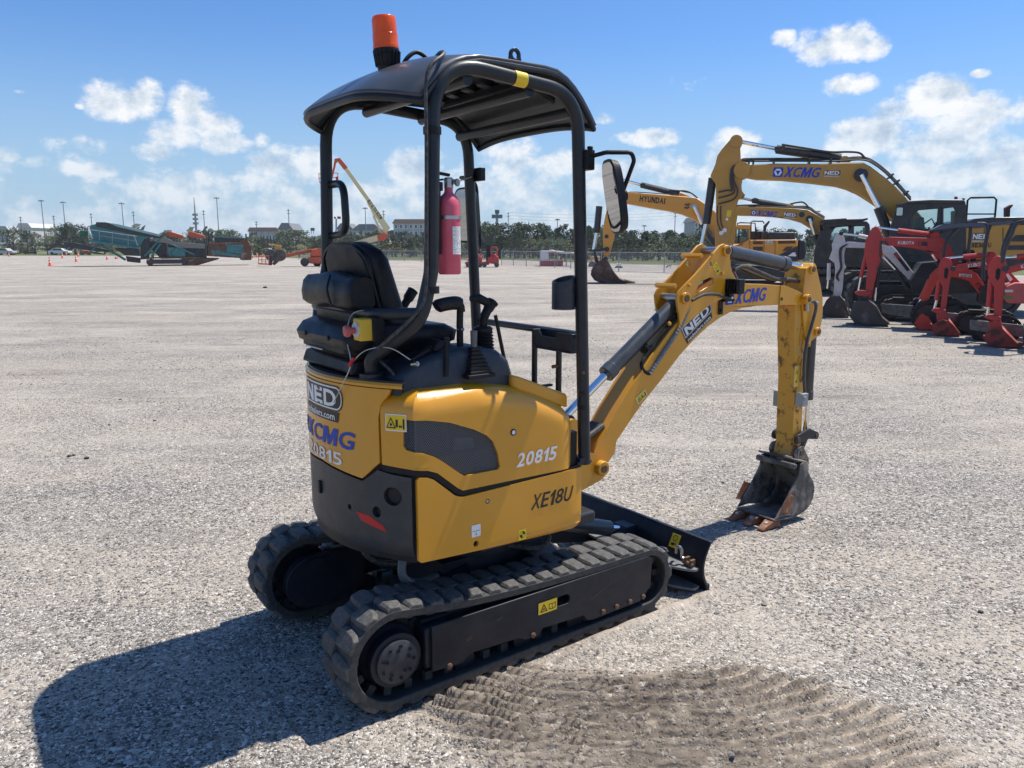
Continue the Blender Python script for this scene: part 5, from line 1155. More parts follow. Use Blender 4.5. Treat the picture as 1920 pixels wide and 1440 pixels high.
class Side:
    """build a machine seen from its side: outlines read in the photo, laid on the upright plane where the machine stands, with real thickness"""
    def __init__(s, name, label, cat, px, Y, cv, group=None):
        s.Y = Y; s.cv = cv; b = pv(px, 461, Y); s.o = Vector((b.x, Y, gz(Y))); s.az = atan2(b.x, Y); s.D = hypot(b.x, Y)
        s.n = Vector((sin(s.az), cos(s.az), 0)); s.t = Vector((cos(s.az), -sin(s.az), 0)); s.r = empty(name, s.o, -s.az); tag(s.r, label, cat, group)
    def p(s, x, y, dy=0., raw=False):
        r = pray(*(x, y) if raw else s.cv(x, y)); q = r*((s.D+dy)/r.dot(s.n)); return ((q-s.o).dot(s.t), q.z+CAMH-s.o.z)
    def plate(s, name, pts, d0, d1, mat, bev=.02, par=None, holes=(), r=0., raw=False):
        L = [s.p(x, y, d0, raw) for x, y in pts]
        if r: L = fillet(L, r, 4, True)
        m = MB(); m.plate([L]+[[s.p(x, y, d0, raw) for x, y in h] for h in holes], d0, d1); return m.build(name, mat, par or s.r, bev=bev)
    def tube(s, name, pts, r, mat, par=None, n=10, sm=False):
        P = [(s.p(q[0], q[1], q[2] if len(q) > 2 else 0)[0], q[2] if len(q) > 2 else 0., s.p(q[0], q[1], q[2] if len(q) > 2 else 0)[1]) for q in pts]
        if sm: P = smooth(P, 5)
        m = MB(); m.tube(P, r, n); return m.build(name, mat, par or s.r)
    def ram(s, a, b, c, d, r, rr, mat, dy=0., name='hydraulic_cylinder'):
        """a..b barrel, c..d rod"""
        o = s.tube(name, [(*a, dy), (*b, dy)], r, mat); s.tube('cylinder_rod', [(*c, dy), (*d, dy)], rr, CHR, o); return o
    def word(s, txt, x0, y0, x1, y1, h, d, mat, par, **k):
        a = s.p(x0, y0, d); b = s.p(x1, y1, d); w = hypot(b[0]-a[0], b[1]-a[1]); t = atan2(b[1]-a[1], b[0]-a[0]); hh = h*.208333*s.Y/1466
        return word(txt, lambda u, v: (a[0]+u*cos(t)-v*sin(t), d-.006, a[1]+u*sin(t)+v*cos(t)), w, hh, mat, par, **k)
    def cab(s, pts, d0, d1, mat, holes, far):
        c = s.plate('cab', pts, d0, d0+.09, mat, .03, None, holes=holes); s.plate('cab_far_wall', pts, d1-.06, d1, mat, .03, c, holes=[far])
        xs = [a for a, b in pts]; ys = [b for a, b in pts]; x0, x1, y0, y1 = min(xs), max(xs), min(ys), max(ys); w = (x1-x0)
        s.plate('cab_back', [(x1-w*.06, y0+(y1-y0)*.12), (x1-w*.01, y0+(y1-y0)*.12), (x1-w*.01, y1), (x1-w*.06, y1)], d0+.05, d1-.03, mat, .01, c)
        s.plate('cab_floor', [(x0+w*.05, y0+(y1-y0)*.6), (x1-w*.05, y0+(y1-y0)*.6), (x1-w*.05, y1), (x0+w*.05, y1)], d0+.08, d1-.05, mat, .01, c); return c
    def boss(s, x, y, d0, d1, r, mat, par=None):
        a = s.p(x, y, d0); m = MB(); m.cyl((a[0], d0, a[1]), (a[0], d1, a[1]), r, n=16); return m.build('pin_boss', mat, par or s.r, bev=.005)
    def crawler(s, x0, x1, h, dys, w, n=40, mat=None):
        """steel or rubber crawlers standing on the ground, x in metres from the machine's root"""
        for dy in dys:
            r = h/2; pts = arc(x0+r, r, r, 90, 270, 10)+arc(x1-r, r, r, -90, 90, 10)
            m = MB(); m.plate([pts, [(x*1.0+(r*.16 if x < (x0+x1)/2 else -r*.16), r+(z-r)*.80) for x, z in pts]], dy-w/2, dy+w/2); t = m.build('crawler', mat or MUD, s.r, bev=.01)
            m = MB(); m.box(((x0+x1)/2, dy, r), (x1-x0-h*.9, w*.8, h*.5)); m.build('track_frame', DGR, t, bev=.02)
            for xx in (x0+r, x1-r):
                m = MB(); m.lathe([(0, -w*.42), (r*.72, -w*.42), (r*.72, -w*.3), (r*.4, -w*.3), (r*.4, w*.4), (0, w*.4)], (xx, dy, r), (0, 1, 0), 24); m.build('wheel', DGR, t)
            k = int((x1-x0)/(h*.22)); per = [(x0+r+(x1-x0-2*r)*i/k, h) for i in range(k+1)]
            g = MB(); g.box((0, 0, 0), (h*.13, w*.98, h*.05)); p0 = g.build('track_shoe', mat or MUD, t)
            lst = [(x, z+h*.02, 0) for x, z in per]+[(x, h*.0, 0) for x, z in per]+[(x0+r-r*cos(a)*1.03, r+r*sin(a)*1.03, -(pi/2-a)) for a in (.9, .45, 0., -.45, -.9)]
            for i, (x, z, a) in enumerate(lst):
                q = p0 if i == 0 else inst(p0, (0, 0, 0)); q.location = (x, dy, max(.012, z)); q.rotation_euler = (0, a, 0)
    def badge(s, x0, y0, x1, y1, h, d, par):
        a = s.p(x0, y0, d); b = s.p(x1, y1, d); w = hypot(b[0]-a[0], b[1]-a[1]); t = atan2(b[1]-a[1], b[0]-a[0]); hh = h*.208333*s.Y/1466
        f = lambda o: (lambda u, v: (a[0]+u*cos(t)-v*sin(t), d-.004-o*4, a[1]+u*sin(t)+v*cos(t)))
        decal('badge', rrect(0, hh*.30, w, hh, hh*.1), f(.0005), BKF, par)
        g = f(.002); word('NED', lambda u, v: g(w*.03+u, hh*.36+v), w*.92, hh*.58, WHT, par, bold=.05, gap=.1)
        lettering('lettering', 'nedealers.com', lambda u, v: g(w*.02+u, hh*.02+v), w*.92, hh*.24, WHT, par, bold=.01)
    def brand(s, x0, y0, x1, y1, h, d, par):
        a = s.p(x0, y0, d); b = s.p(x1, y1, d); w = hypot(b[0]-a[0], b[1]-a[1]); t = atan2(b[1]-a[1], b[0]-a[0]); hh = h*.208333*s.Y/1466
        brand(lambda o: (lambda u, v: (a[0]+u*cos(t)-v*sin(t), d-.006-o*6, a[1]+u*sin(t)+v*cos(t))), w, hh, par)

GB = 'excavators parked in the row behind'
# --- large ochre excavator
q = Side('excavator', 'largest ochre excavator with black cab, its boom arching highest over the yard', 'excavator', 1360, 22., d5, GB)
arm_ = q.plate('arm', [(240, 98), (270, 80), (308, 88), (325, 130), (332, 280), (345, 330), (350, 440), (338, 520), (342, 565), (370, 605), (345, 630), (315, 634), (295, 700), (265, 850), (240, 1010), (215, 1230), (170, 1420), (105, 1410), (98, 1045), (108, 700), (105, 500), (55, 435), (100, 330), (120, 250), (160, 190)], -.24, .24, OYL, .03)
q.plate('arm_lug', [(325, 570), (372, 600), (352, 640), (310, 640)], -.26, -.02, OYL, .01, arm_, holes=[[(345+14*cos(t*.785), 612+16*sin(t*.785)) for t in range(8)]])
boom_ = q.plate('boom', [(300, 365), (345, 335), (640, 318), (1000, 322), (1200, 315), (1430, 308), (1500, 345), (1640, 450), (1760, 560), (1850, 660), (1990, 830), (1900, 930), (1700, 830), (1640, 762), (1560, 695), (1480, 642), (1400, 592), (1300, 548), (1200, 520), (1000, 495), (700, 465), (480, 458), (380, 440), (315, 428)], -.26, .26, OYL, .03)
q.boss(342, 378, -.33, .33, .22, OYL, boom_); q.boss(290, 118, -.29, .29, .17, OYL, arm_); q.boss(1415, 420, -.36, .36, .17, DGR, boom_)
q.ram((1230, 272), (650, 190), (660, 188), (300, 118), .12, .055, DGR)
q.plate('gland_head', [(636, 165), (730, 160), (732, 212), (640, 208)], -.14, .14, DGR, .02)
q.plate('cylinder_bracket', [(1220, 300), (1235, 255), (1290, 250), (1330, 300)], -.15, .15, OYL, .02, boom_)
q.ram((78, 450), (20, 865), (22, 850), (-70, 1290), .115, .06, DGR)
for dy in (-.42, .42): q.ram((1680, 1000), (1570, 715), (1575, 725), (1415, 420), .125, .06, DGR, dy)
for k, dy in enumerate((-.20, -.08, .10)):
    z = 300-12*k
    q.tube('hydraulic_hose', [(300, 340, -.27), (330, z+12, dy), (420, z, dy), (800, z-2, dy), (1200, z-2, dy), (1420, z-14, dy), (1530, z+25, dy), (1660, z+128, dy), (1780, z+260, dy), (1860, z+350, dy)], .024, HOS, None, 8, True)
q.tube('hydraulic_hose', [(700, 148, -.1), (900, 180, -.1), (1130, 215, -.1), (1300, 215, -.1), (1400, 225, -.1), (1450, 270, -.1), (1500, 300, -.1)], .028, HOS, None, 8, True)
for x in (405, 445, 630, 950, 1145): q.plate('hose_clamp', [(x-8, 275), (x+8, 275), (x+8, 322), (x-8, 322)], -.24, .14, DGR, .005)
for x, y in ((1690, 425), (1745, 480), (1825, 580)): q.plate('hose_clamp', [(x-25, y+20), (x+15, y-20), (x+25, y-10), (x-15, y+30)], -.24, .14, DGR, .005)
for dx, yb in ((0, 600), (28, 640), (-24, 560)):
    q.tube('hydraulic_hose', [(310+dx*.3, 335, -.28), (262+dx*.4, 360, -.30), (250+dx*.6, 470, -.30), (275+dx, 560, -.30), (240+dx, yb, -.30), (130, yb+30+dx*.5, -.28)], .022, HOS, None, 8, True)
for x in (120, 150): q.tube('hydraulic_line', [(x, 700, -.26), (x, 830, -.26), (x+20, 900, -.26), (x+35, 930, -.26)], .016, HOS, None, 8, True)
for x, y in ((155, 945), (185, 920)): a = q.p(x, y, -.25); m = MB(); m.lathe([(0, 0), (.06, 0), (.06, .03), (0, .03)], (a[0], -.245, a[1]), (0, -1, 0), 12); m.build('coupler_cap', WHT, arm_)
q.plate('sticker', [(208, 740), (250, 740), (240, 800), (200, 800)], -.252, -.246, YLF, 0, arm_); q.plate('sticker', [(198, 808), (220, 808), (216, 832), (194, 832)], -.252, -.246, WHT, 0, arm_)
q.brand(618, 440, 1052, 448, 84, -.262, boom_); q.badge(1075, 440, 1222, 442, 52, -.262, boom_)
q.plate('bucket', [(20, 1450), (60, 1400), (180, 1400), (230, 1480), (330, 1640), (250, 1655), (90, 1650), (10, 1560)], -.75, .75, BKB, .03)
q.cv = d6
cab = q.cab([(700, 640), (720, 310), (785, 120), (830, 95), (1390, 92), (1402, 130), (1400, 640)], -1.42, -.35, DGR, [[(885, 335), (900, 250), (930, 195), (975, 165), (1150, 150), (1140, 275), (1090, 335)], [(1198, 150), (1290, 138), (1312, 180), (1305, 285), (1198, 285)]], [(850, 330), (900, 130), (1340, 130), (1340, 330)])
q.plate('cab_roof', [(860, 95), (872, 82), (1090, 68), (1380, 70), (1396, 92), (1396, 104), (860, 108)], -1.47, -.30, DGR, .03, cab)
q.plate('window', [(880, 340), (895, 250), (925, 190), (970, 160), (1155, 145), (1145, 278), (1090, 342)], -1.38, -1.37, GLS, 0, cab); q.plate('window', [(1193, 148), (1290, 133), (1318, 180), (1310, 290), (1193, 290)], -1.38, -1.37, GLS, 0, cab)
q.plate('door_panel', [(850, 370), (1100, 370), (1100, 570), (850, 575)], -1.435, -1.42, DGR, .01, cab); q.plate('cab_seam', [(1170, 130), (1180, 130), (1180, 600), (1170, 600)], -1.428, -1.42, BLK, 0, cab)
q.tube('door_handle', [(1130, 270, -1.47), (1130, 300, -1.47)], .02, BLK, cab)
q.tube('steering_post', [(1000, 300, -.9), (1090, 240, -.9), (1120, 300, -.9)], .02, BLK, cab); q.plate('seat', [(960, 330), (980, 230), (1020, 225), (1030, 330)], -1.1, -.7, BLK, .02, cab)
q.plate('mirror', [(778, 140), (830, 140), (826, 212), (770, 212)], -1.52, -1.46, MIR, .01, cab, r=.03)
q.plate('beacon', [(1300, 38), (1325, 38), (1328, 64), (1297, 64)], -1.0, -.9, RED, .02, cab); q.plate('antenna', [(1366, 55), (1390, 55), (1388, 75), (1368, 75)], -1.0, -.95, BLK, .01, cab)
q.tube('guard_rail', [(1398, 270, -1.3), (1412, 75, -1.3), (1440, 52, -1.3), (1650, 48, -1.3), (1672, 70, -1.3), (1655, 262, -1.3)], .024, BLK); q.tube('guard_rail', [(1405, 198, -1.3), (1662, 198, -1.3)], .018, BLK)
q.plate('engine_cover', [(1405, 270), (1480, 240), (1660, 226), (2500, 222), (2500, 300), (1405, 300)], -1.35, 1.35, DGR, .05)
bod = q.plate('body', [(1100, 560), (1200, 440), (1300, 350), (1370, 320), (1420, 300), (2500, 285), (2520, 560), (2450, 600), (1100, 610)], -1.40, 1.40, OYL, .05)
q.plate('front_panel', [(1080, 400), (1240, 345), (1370, 330), (1300, 380), (1180, 480), (1080, 560)], -1.44, -1.41, DGR, .01, bod)
for pts in ([(1790, 445), (1850, 390), (2000, 385), (2000, 445)], [(1775, 482), (2000, 478), (2000, 520), (1775, 522)]): q.plate('vent', pts, -1.43, -1.39, DGR, .005, bod)
for x in (1370, 1730, 1560): q.plate('panel_seam', [(x, 320), (x+5, 320), (x+5, 560), (x, 560)], -1.412, -1.39, BLK, 0, bod)
q.plate('exhaust', [(1758, 225), (1758, 142), (1810, 112), (1826, 112), (1820, 128), (1800, 150), (1796, 225)], -.3, -.1, RVT, .02)
q.badge(1448, 452, 1600, 452, 68, -1.41, bod); q.word('XE360U', 1445, 500, 1622, 498, 36, -1.41, BKF, bod)
q.plate('deck_frame', [(700, 640), (700, 600), (2450, 595), (2450, 690), (740, 700)], -1.35, 1.35, DGR, .03)
q.plate('slew_ring', [(1050, 690), (1750, 690), (1750, 740), (1050, 740)], -.7, .7, DGR, .02)
a = q.p(400, 0, -1.3)[0]; b = q.p(1980, 0, -1.3)[0]; q.crawler(a, b, .98, (-1.3, 1.3), .6)
# --- smaller ochre excavator further back
q = Side('excavator', 'smaller ochre excavator with black cab, framed under the boom of the largest one', 'excavator', 1370, 30., d5, GB)
boom_ = q.plate('boom', [(240, 720), (320, 706), (560, 712), (780, 722), (940, 738), (1010, 780), (1085, 820), (1180, 900), (1130, 980), (1030, 962), (960, 902), (880, 852), (760, 818), (620, 800), (420, 790), (240, 785)], -.22, .22, OYL, .03)
q.plate('arm', [(190, 600), (240, 570), (290, 700), (300, 800), (270, 1000), (240, 1250), (190, 1250), (180, 900), (150, 750)], -.2, .2, OYL, .03)
q.plate('bucket', [(110, 1300), (170, 1240), (250, 1240), (330, 1400), (380, 1490), (180, 1495), (100, 1420)], -.6, .6, BKB, .03)
q.ram((800, 715), (435, 652), (440, 653), (210, 605), .10, .05, DGR); q.plate('gland_head', [(425, 640), (470, 625), (495, 640), (490, 665), (430, 665)], -.12, .12, DGR, .02); q.plate('cylinder_bracket', [(735, 715), (760, 682), (800, 700), (815, 720)], -.12, .12, OYL, .02, boom_)
for dy in (-.35, .35): q.ram((1060, 1180), (1000, 960), (1003, 970), (950, 815), .10, .055, DGR, dy)
q.boss(950, 818, -.3, .3, .13, DGR, boom_); q.boss(880, 780, -.235, -.2, .10, DGR, boom_)
for k, dy in enumerate((-.15, .0, .12)): q.tube('hydraulic_hose', [(290, 712-8*k, dy), (480, 704-6*k, dy), (760, 716-6*k, dy), (930, 728-10*k, dy), (1000, 765-8*k, dy), (1085, 815-8*k, dy)], .024, HOS, None, 8, True)
q.tube('hydraulic_hose', [(760, 690, 0), (830, 672, 0), (890, 668, 0), (930, 700, 0), (950, 735, 0)], .03, HOS, None, 8, True)
q.brand(420, 782, 660, 804, 46, -.222, boom_); q.badge(710, 808, 826, 820, 50, -.222, boom_)
cab = q.cab([(985, 1260), (1000, 1080), (1050, 900), (1075, 855), (1110, 838), (1470, 840), (1492, 870), (1500, 1260)], -1.35, -.3, DGR, [[(1135, 1010), (1150, 930), (1190, 895), (1300, 885), (1300, 985), (1230, 1015)], [(1352, 885), (1452, 885), (1455, 1000), (1352, 1005)]], [(1090, 1040), (1110, 870), (1450, 865), (1455, 1040)])
q.plate('window', [(1130, 1015), (1145, 925), (1185, 890), (1305, 880), (1305, 990), (1230, 1020)], -1.31, -1.30, GLS, 0, cab); q.plate('window', [(1348, 880), (1456, 880), (1460, 1005), (1348, 1010)], -1.31, -1.30, GLS, 0, cab)
q.plate('door_panel', [(1110, 1060), (1240, 1040), (1300, 1060), (1300, 1180), (1110, 1190)], -1.365, -1.35, DGR, .01, cab); q.plate('seat', [(1370, 1000), (1375, 940), (1420, 940), (1425, 1000)], -.9, -.6, BLK, .02, cab)
q.plate('cab_roof', [(1070, 850), (1080, 825), (1280, 812), (1285, 822), (1440, 818), (1474, 808), (1476, 824), (1440, 838), (1100, 850)], -1.4, -.25, DGR, .02, cab)
q.plate('mirror', [(1045, 868), (1080, 866), (1072, 924), (1036, 926)], -1.45, -1.38, MIR, .01, cab, r=.03)
bod = q.plate('body', [(1265, 1260), (1270, 1140), (1300, 1110), (1400, 1085), (2100, 1080), (2120, 1240), (2080, 1262)], -1.30, 1.30, OYL, .04)
q.plate('vent', [(1340, 1080), (1440, 1080), (1440, 1118), (1340, 1120)], -1.33, -1.29, RVT, .005, bod); q.plate('hatch', [(1410, 1130), (1500, 1130), (1500, 1230), (1410, 1230)], -1.312, -1.30, OYL, .006, bod)
q.plate('deck_frame', [(985, 1262), (2090, 1262), (2080, 1320), (1000, 1320)], -1.28, 1.28, DGR, .02)
word('20867', lambda u, v: (q.p(1345, 1258, -1.29)[0]+u, -1.29, q.p(1345, 1258, -1.29)[1]-.22+v), .62, .17, WHT, q.r)
q.plate('tag_plate', [(1002, 1268), (1030, 1268), (1030, 1292), (1002, 1292)], -1.30, -1.285, WHT, .0)
a = q.p(860, 0, -1.2)[0]; b = q.p(2000, 0, -1.2)[0]; q.crawler(a, b, .92, (-1.2, 1.2), .6)
# --- orange yellow excavator at the far fence
q = Side('excavator', 'orange yellow excavator parked farthest back before the fence, brown bucket on the ground', 'excavator', 1150, 38.5, e4, GB)
boom_ = q.plate('boom', [(440, 215), (560, 188), (640, 185), (900, 205), (1230, 230), (1370, 250), (1460, 318), (1565, 400), (1700, 620), (1640, 760), (1500, 612), (1420, 542), (1320, 482), (1200, 432), (1050, 395), (800, 352), (620, 318), (440, 290)], -.3, .3, HYL, .03)
arm_ = q.plate('arm', [(425, 30), (445, 6), (480, 10), (495, 50), (480, 200), (500, 300), (490, 370), (440, 620), (425, 720), (378, 885), (345, 905), (308, 890), (300, 600), (340, 400), (400, 200)], -.26, .26, HYL, .03)
q.boss(455, 30, -.3, .3, .14, HYL, arm_); q.boss(345, 680, -.28, -.2, .10, DGR, arm_); q.boss(348, 825, -.34, .34, .12, DGR, arm_)
q.ram((1160, 205), (730, 100), (740, 102), (460, 28), .14, .07, DGR); q.plate('gland_head', [(720, 85), (780, 78), (782, 130), (724, 118)], -.15, .15, DGR, .02); q.plate('cylinder_bracket', [(1150, 215), (1165, 185), (1210, 195), (1300, 240)], -.2, .2, HYL, .02, boom_)
q.ram((262, 340), (232, 640), (233, 630), (200, 830), .16, .085, DGR)
for dy in (-.45, .45): q.ram((1620, 860), (1420, 540), (1425, 550), (1328, 345), .15, .08, DGR, dy)
q.boss(1328, 345, -.36, .36, .14, STL, boom_)
for k in range(2): q.tube('hydraulic_hose', [(1050, 155+8*k, -.1), (1150, 165, -.1), (1230, 168+10*k, -.1), (1300, 195, -.1), (1370, 250, -.1)], .035, HOS, None, 8, True)
q.tube('hydraulic_line', [(560, 195, -.2), (640, 180, -.2), (900, 195, -.2), (1150, 215, -.2)], .02, RVT, None, 8, True)
for x, y in ((1240, 320), (1235, 355)): q.tube('lamp_bracket', [(x-15, y, -.34), (x+20, y+8, -.34), (x+35, y-10, -.34)], .03, DGR)
a0 = q.p(712, 285, -.302); a1 = q.p(998, 318, -.302); t_ = atan2(a1[1]-a0[1], a1[0]-a0[0]); word('HYUNDAI', lambda u, v: (a0[0]+u*cos(t_)-v*sin(t_), -.308, a0[1]+u*sin(t_)+v*cos(t_)), hypot(a1[0]-a0[0], a1[1]-a0[1]), 1.12*.25, BKF, boom_, bold=.04)
q.plate('bucket_link', [(185, 830), (205, 822), (355, 805), (365, 835), (210, 850), (190, 850)], -.35, .35, DGR, .02); q.plate('bucket_link', [(195, 840), (215, 840), (255, 965), (235, 985), (210, 960)], -.3, .3, DGR, .02)
bk_ = q.plate('bucket', [(190, 1020), (225, 985), (262, 958), (320, 925), (362, 958), (390, 1020), (430, 1090), (490, 1160), (575, 1192), (540, 1206), (420, 1212), (290, 1212), (205, 1172), (165, 1112), (172, 1060)], -.85, .85, BKB, .03)
q.plate('bucket_ear', [(222, 990), (330, 905), (362, 925), (350, 965), (260, 985)], -.35, .35, DGR, .02, bk_); q.plate('wear_plate', [(200, 1100), (240, 1040), (330, 1030), (395, 1090), (440, 1160), (380, 1190), (260, 1180)], -.875, -.855, BKB, .01, bk_)
for k in range(5): a = q.p(545, 1200, -.8); m = MB(); m.prism([(a[0], a[1]+.10), (a[0]+.55, a[1]-.02), (a[0], a[1]-.03)], lambda x, z, k=k: (x, -.80+.36*k, z), lambda x, z, k=k: (x, -.66+.36*k, z)); m.build('tooth', BKB, bk_)
q.cv = d5
cab = q.cab([(245, 1045), (262, 980), (285, 900), (300, 882), (418, 880), (415, 1005), (400, 1045)], -1.6, -.6, HYL, [[(272, 1035), (290, 915), (405, 905), (400, 1000), (340, 1038)]], [(280, 1030), (300, 900), (400, 900), (400, 1030)])
q.plate('window', [(268, 1038), (286, 912), (408, 902), (404, 1004), (340, 1042)], -1.55, -1.54, GLS, 0, cab); q.plate('cab_frame', [(312, 905), (322, 905), (318, 1035), (306, 1035)], -1.62, -1.5, BLK, .01, cab); q.plate('seat', [(340, 1000), (350, 930), (385, 930), (390, 1000)], -1.2, -.9, BLK, .02, cab)
q.plate('cab_roof', [(285, 895), (300, 872), (420, 872), (420, 892)], -1.65, -.55, HYL, .02, cab)
bod = q.plate('body', [(285, 1165), (290, 1060), (340, 1050), (405, 1008), (845, 1005), (840, 1165)], -1.55, 1.55, HYL, .04)
q.plate('side_skirt', [(640, 1165), (720, 1120), (845, 1060), (845, 1200), (640, 1195)], -1.58, -1.555, DGR, .01, bod); q.plate('sill', [(285, 1165), (850, 1168), (845, 1200), (300, 1190)], -1.5, 1.5, DGR, .02)
q.plate('counterweight', [(846, 1008), (895, 1006), (918, 1030), (924, 1100), (918, 1150), (905, 1185), (846, 1190)], -1.5, 1.5, DKP, .12)
for pts in ([(442, 1020), (530, 1020), (530, 1046), (442, 1046)], [(442, 1070), (530, 1068), (530, 1106), (442, 1106)], [(668, 1015), (822, 1012), (822, 1040), (668, 1042)], [(705, 1108), (740, 1068), (802, 1066), (770, 1104)]): q.plate('vent', pts, -1.575, -1.54, RVT, .004, bod)
for x in (411, 538, 637): q.plate('panel_seam', [(x, 1010), (x+4, 1010), (x+4, 1160), (x, 1160)], -1.556, -1.54, BLK, 0, bod)
q.badge(548, 1046, 628, 1046, 32, -1.56, bod); q.plate('emblem', [(755, 1152), (800, 1120), (828, 1122), (815, 1136), (832, 1136), (828, 1156)], -1.60, -1.585, WHT, 0, bod)
q.plate('engine_cover', [(580, 1003), (580, 950), (600, 938), (810, 936), (822, 950), (822, 1003)], -1.3, 1.2, DGR, .05); q.plate('filter_housing', [(535, 1003), (535, 945), (545, 930), (580, 930), (582, 1003)], -1.2, -.6, DGR, .04); q.plate('engine_cover', [(425, 1003), (425, 930), (540, 925), (540, 1003)], -.4, 1.2, DGR, .04)
q.plate('exhaust', [(538, 930), (540, 880), (590, 832), (594, 845), (562, 895), (560, 930)], -.9, -.7, DGR, .02)
q.tube('guard_rail', [(300, 880, -1.5), (302, 858, -1.5), (330, 852, -1.5), (460, 856, -1.5), (466, 1000, -1.5)], .03, BLK); q.tube('guard_rail', [(420, 1000, -1.4), (424, 845, -1.4), (440, 838, -1.4), (530, 840, -1.4), (542, 860, -1.4)], .03, BLK)
q.tube('warning_rail', [(470, 996, -1.5), (470, 905, -1.5)], .025, BLK)
a = q.p(230, 0, -1.4)[0]; b = q.p(900, 0, -1.4)[0]; q.crawler(a, b, 1.1, (-1.4, 1.4), .65)
# --- mini excavators in the near row
DRB = pbr('muddy rubber darkened for shade', (.022, .021, .020), .85, var=.3, scale=6., dust=.35, dcol=(.09, .08, .07))  # shade cast by the machine bodies is put into this rubber's colour
BKR = rusty('worn red bucket', (.36, .035, .025), rust=(.12, .05, .03), amt=.45, scale=6., rough=.55, mud=(.22, .17, .14))
GM = 'mini excavators parked in the near row'
def mini(label, Y, px, paint, arm, boom, stick, bucketp, bmat, cyl2, body, canopy, blade, crw, sgl=True, thick=.15):
    q = Side('mini_excavator', label, 'excavator', px, Y, d6, GM); h = thick/2
    q.arm = q.plate('arm', arm, -h, h, paint, .012); q.boom = q.plate('boom', boom, -h*1.15, h*1.15, paint, .012)
    q.ram(*stick, .048, .026, paint)
    if cyl2: q.ram(*cyl2, .042, .022, paint)
    q.bk = empty('bucket'); q.bk.parent = q.r
    bw = .30 if thick < .2 else .42
    for d0, d1 in ((-bw, -bw+.02), (bw-.02, bw)): q.plate('side_plate', bucketp, d0, d1, bmat, .006, q.bk)
    n = len(bucketp); back = bucketp[:max(4, n*2//3)]
    P = [[(q.p(x, y, -bw)[0], d, max(.015, q.p(x, y, -bw)[1])) for d in (-bw, 0., bw)] for x, y in bucketp[2:]]
    m = MB(); m.grid(P); m.build('bucket_shell', bmat, q.bk, solid=.015, recalc=False)
    lx, lz = q.p(*bucketp[-3 if False else n//2+1], -bw)
    if body:
        for nm, pts, d0, d1, mt in body: q.plate(nm, pts, d0, d1, mt, .03, r=.05)
    if canopy:
        roof, posts = canopy
        if roof: q.plate('canopy_roof', roof, -.55, .50, pbr('canopy roof', (.07, .09, .12), .35, var=.1), .02, r=.03)
        for pl in posts:
            for dy in (-.48, .46): q.tube('canopy_post', [(x, y, dy) for x, y in pl], .032, DGR, None, 8, True)
    if blade: q.plate('dozer_blade', blade, .34, .39, pbr('worn blade steel', (.10, .105, .105), .5, var=.3, scale=4., dust=.5), .008); q.plate('blade_arm', [(blade[0][0]+60, blade[0][1]), (blade[1][0], blade[1][1]+10), (blade[1][0]+300, blade[1][1]), (blade[1][0]+280, blade[1][1]+60)], .40, .5, DGR, .01)
    if crw: a = q.p(crw[0], 0, -.65)[0]; b = q.p(crw[1], 0, -.65)[0]; q.crawler(a, b, crw[2], (-.62, .62), .32, mat=DRB)
    return q
q = mini('white mini excavator with scuffed arm and dark bucket, behind the red ones', 18.8, 1565, WHP,
    [(205, 440), (230, 372), (262, 360), (290, 380), (312, 440), (318, 490), (302, 560), (305, 640), (322, 680), (300, 705), (288, 870), (272, 950), (207, 930), (222, 700), (215, 640), (165, 600), (195, 520), (190, 470)],
    [(295, 470), (330, 445), (480, 455), (640, 468), (725, 478), (770, 520), (870, 650), (960, 775), (940, 830), (880, 785), (790, 690), (700, 592), (650, 545), (480, 505), (320, 500)],
    ((700, 450), (430, 392), (440, 393), (262, 372)), [(140, 975), (175, 940), (260, 935), (300, 990), (345, 1112), (330, 1122), (180, 1125), (110, 1105), (98, 1060)], BKK, ((165, 640), (160, 790), (160, 780), (150, 870)),
    [('body', [(900, 800), (1000, 640), (1250, 620), (1500, 640), (1520, 900), (920, 900)], -.6, .6, DGR)], None, [(330, 980), (360, 1090), (348, 1100), (318, 990)], (720, 1300, .52), thick=.17)
q.boss(275, 372, -.12, .12, .05, DGR, q.arm); q.plate('rental_sticker', [(745, 558), (770, 540), (892, 700), (868, 716)], -.112, -.104, BKF, 0, q.boom); q.plate('sticker_mark', [(752, 562), (770, 550), (800, 590), (782, 602)], -.118, -.113, RED, 0, q.boom)
for k in (0, 1): q.tube('hydraulic_hose', [(330, 470, -.12), (265+k*14, 510, -.12), (262+k*10, 600, -.12), (270+k*8, 680, -.12), (228+k*14, 760, -.12), (255, 800, -.12)], .016, HOS, None, 8, True)
q.ram((760, 700), (880, 870), (655, 590), (760, 700), .05, .026, DGR, -.05)
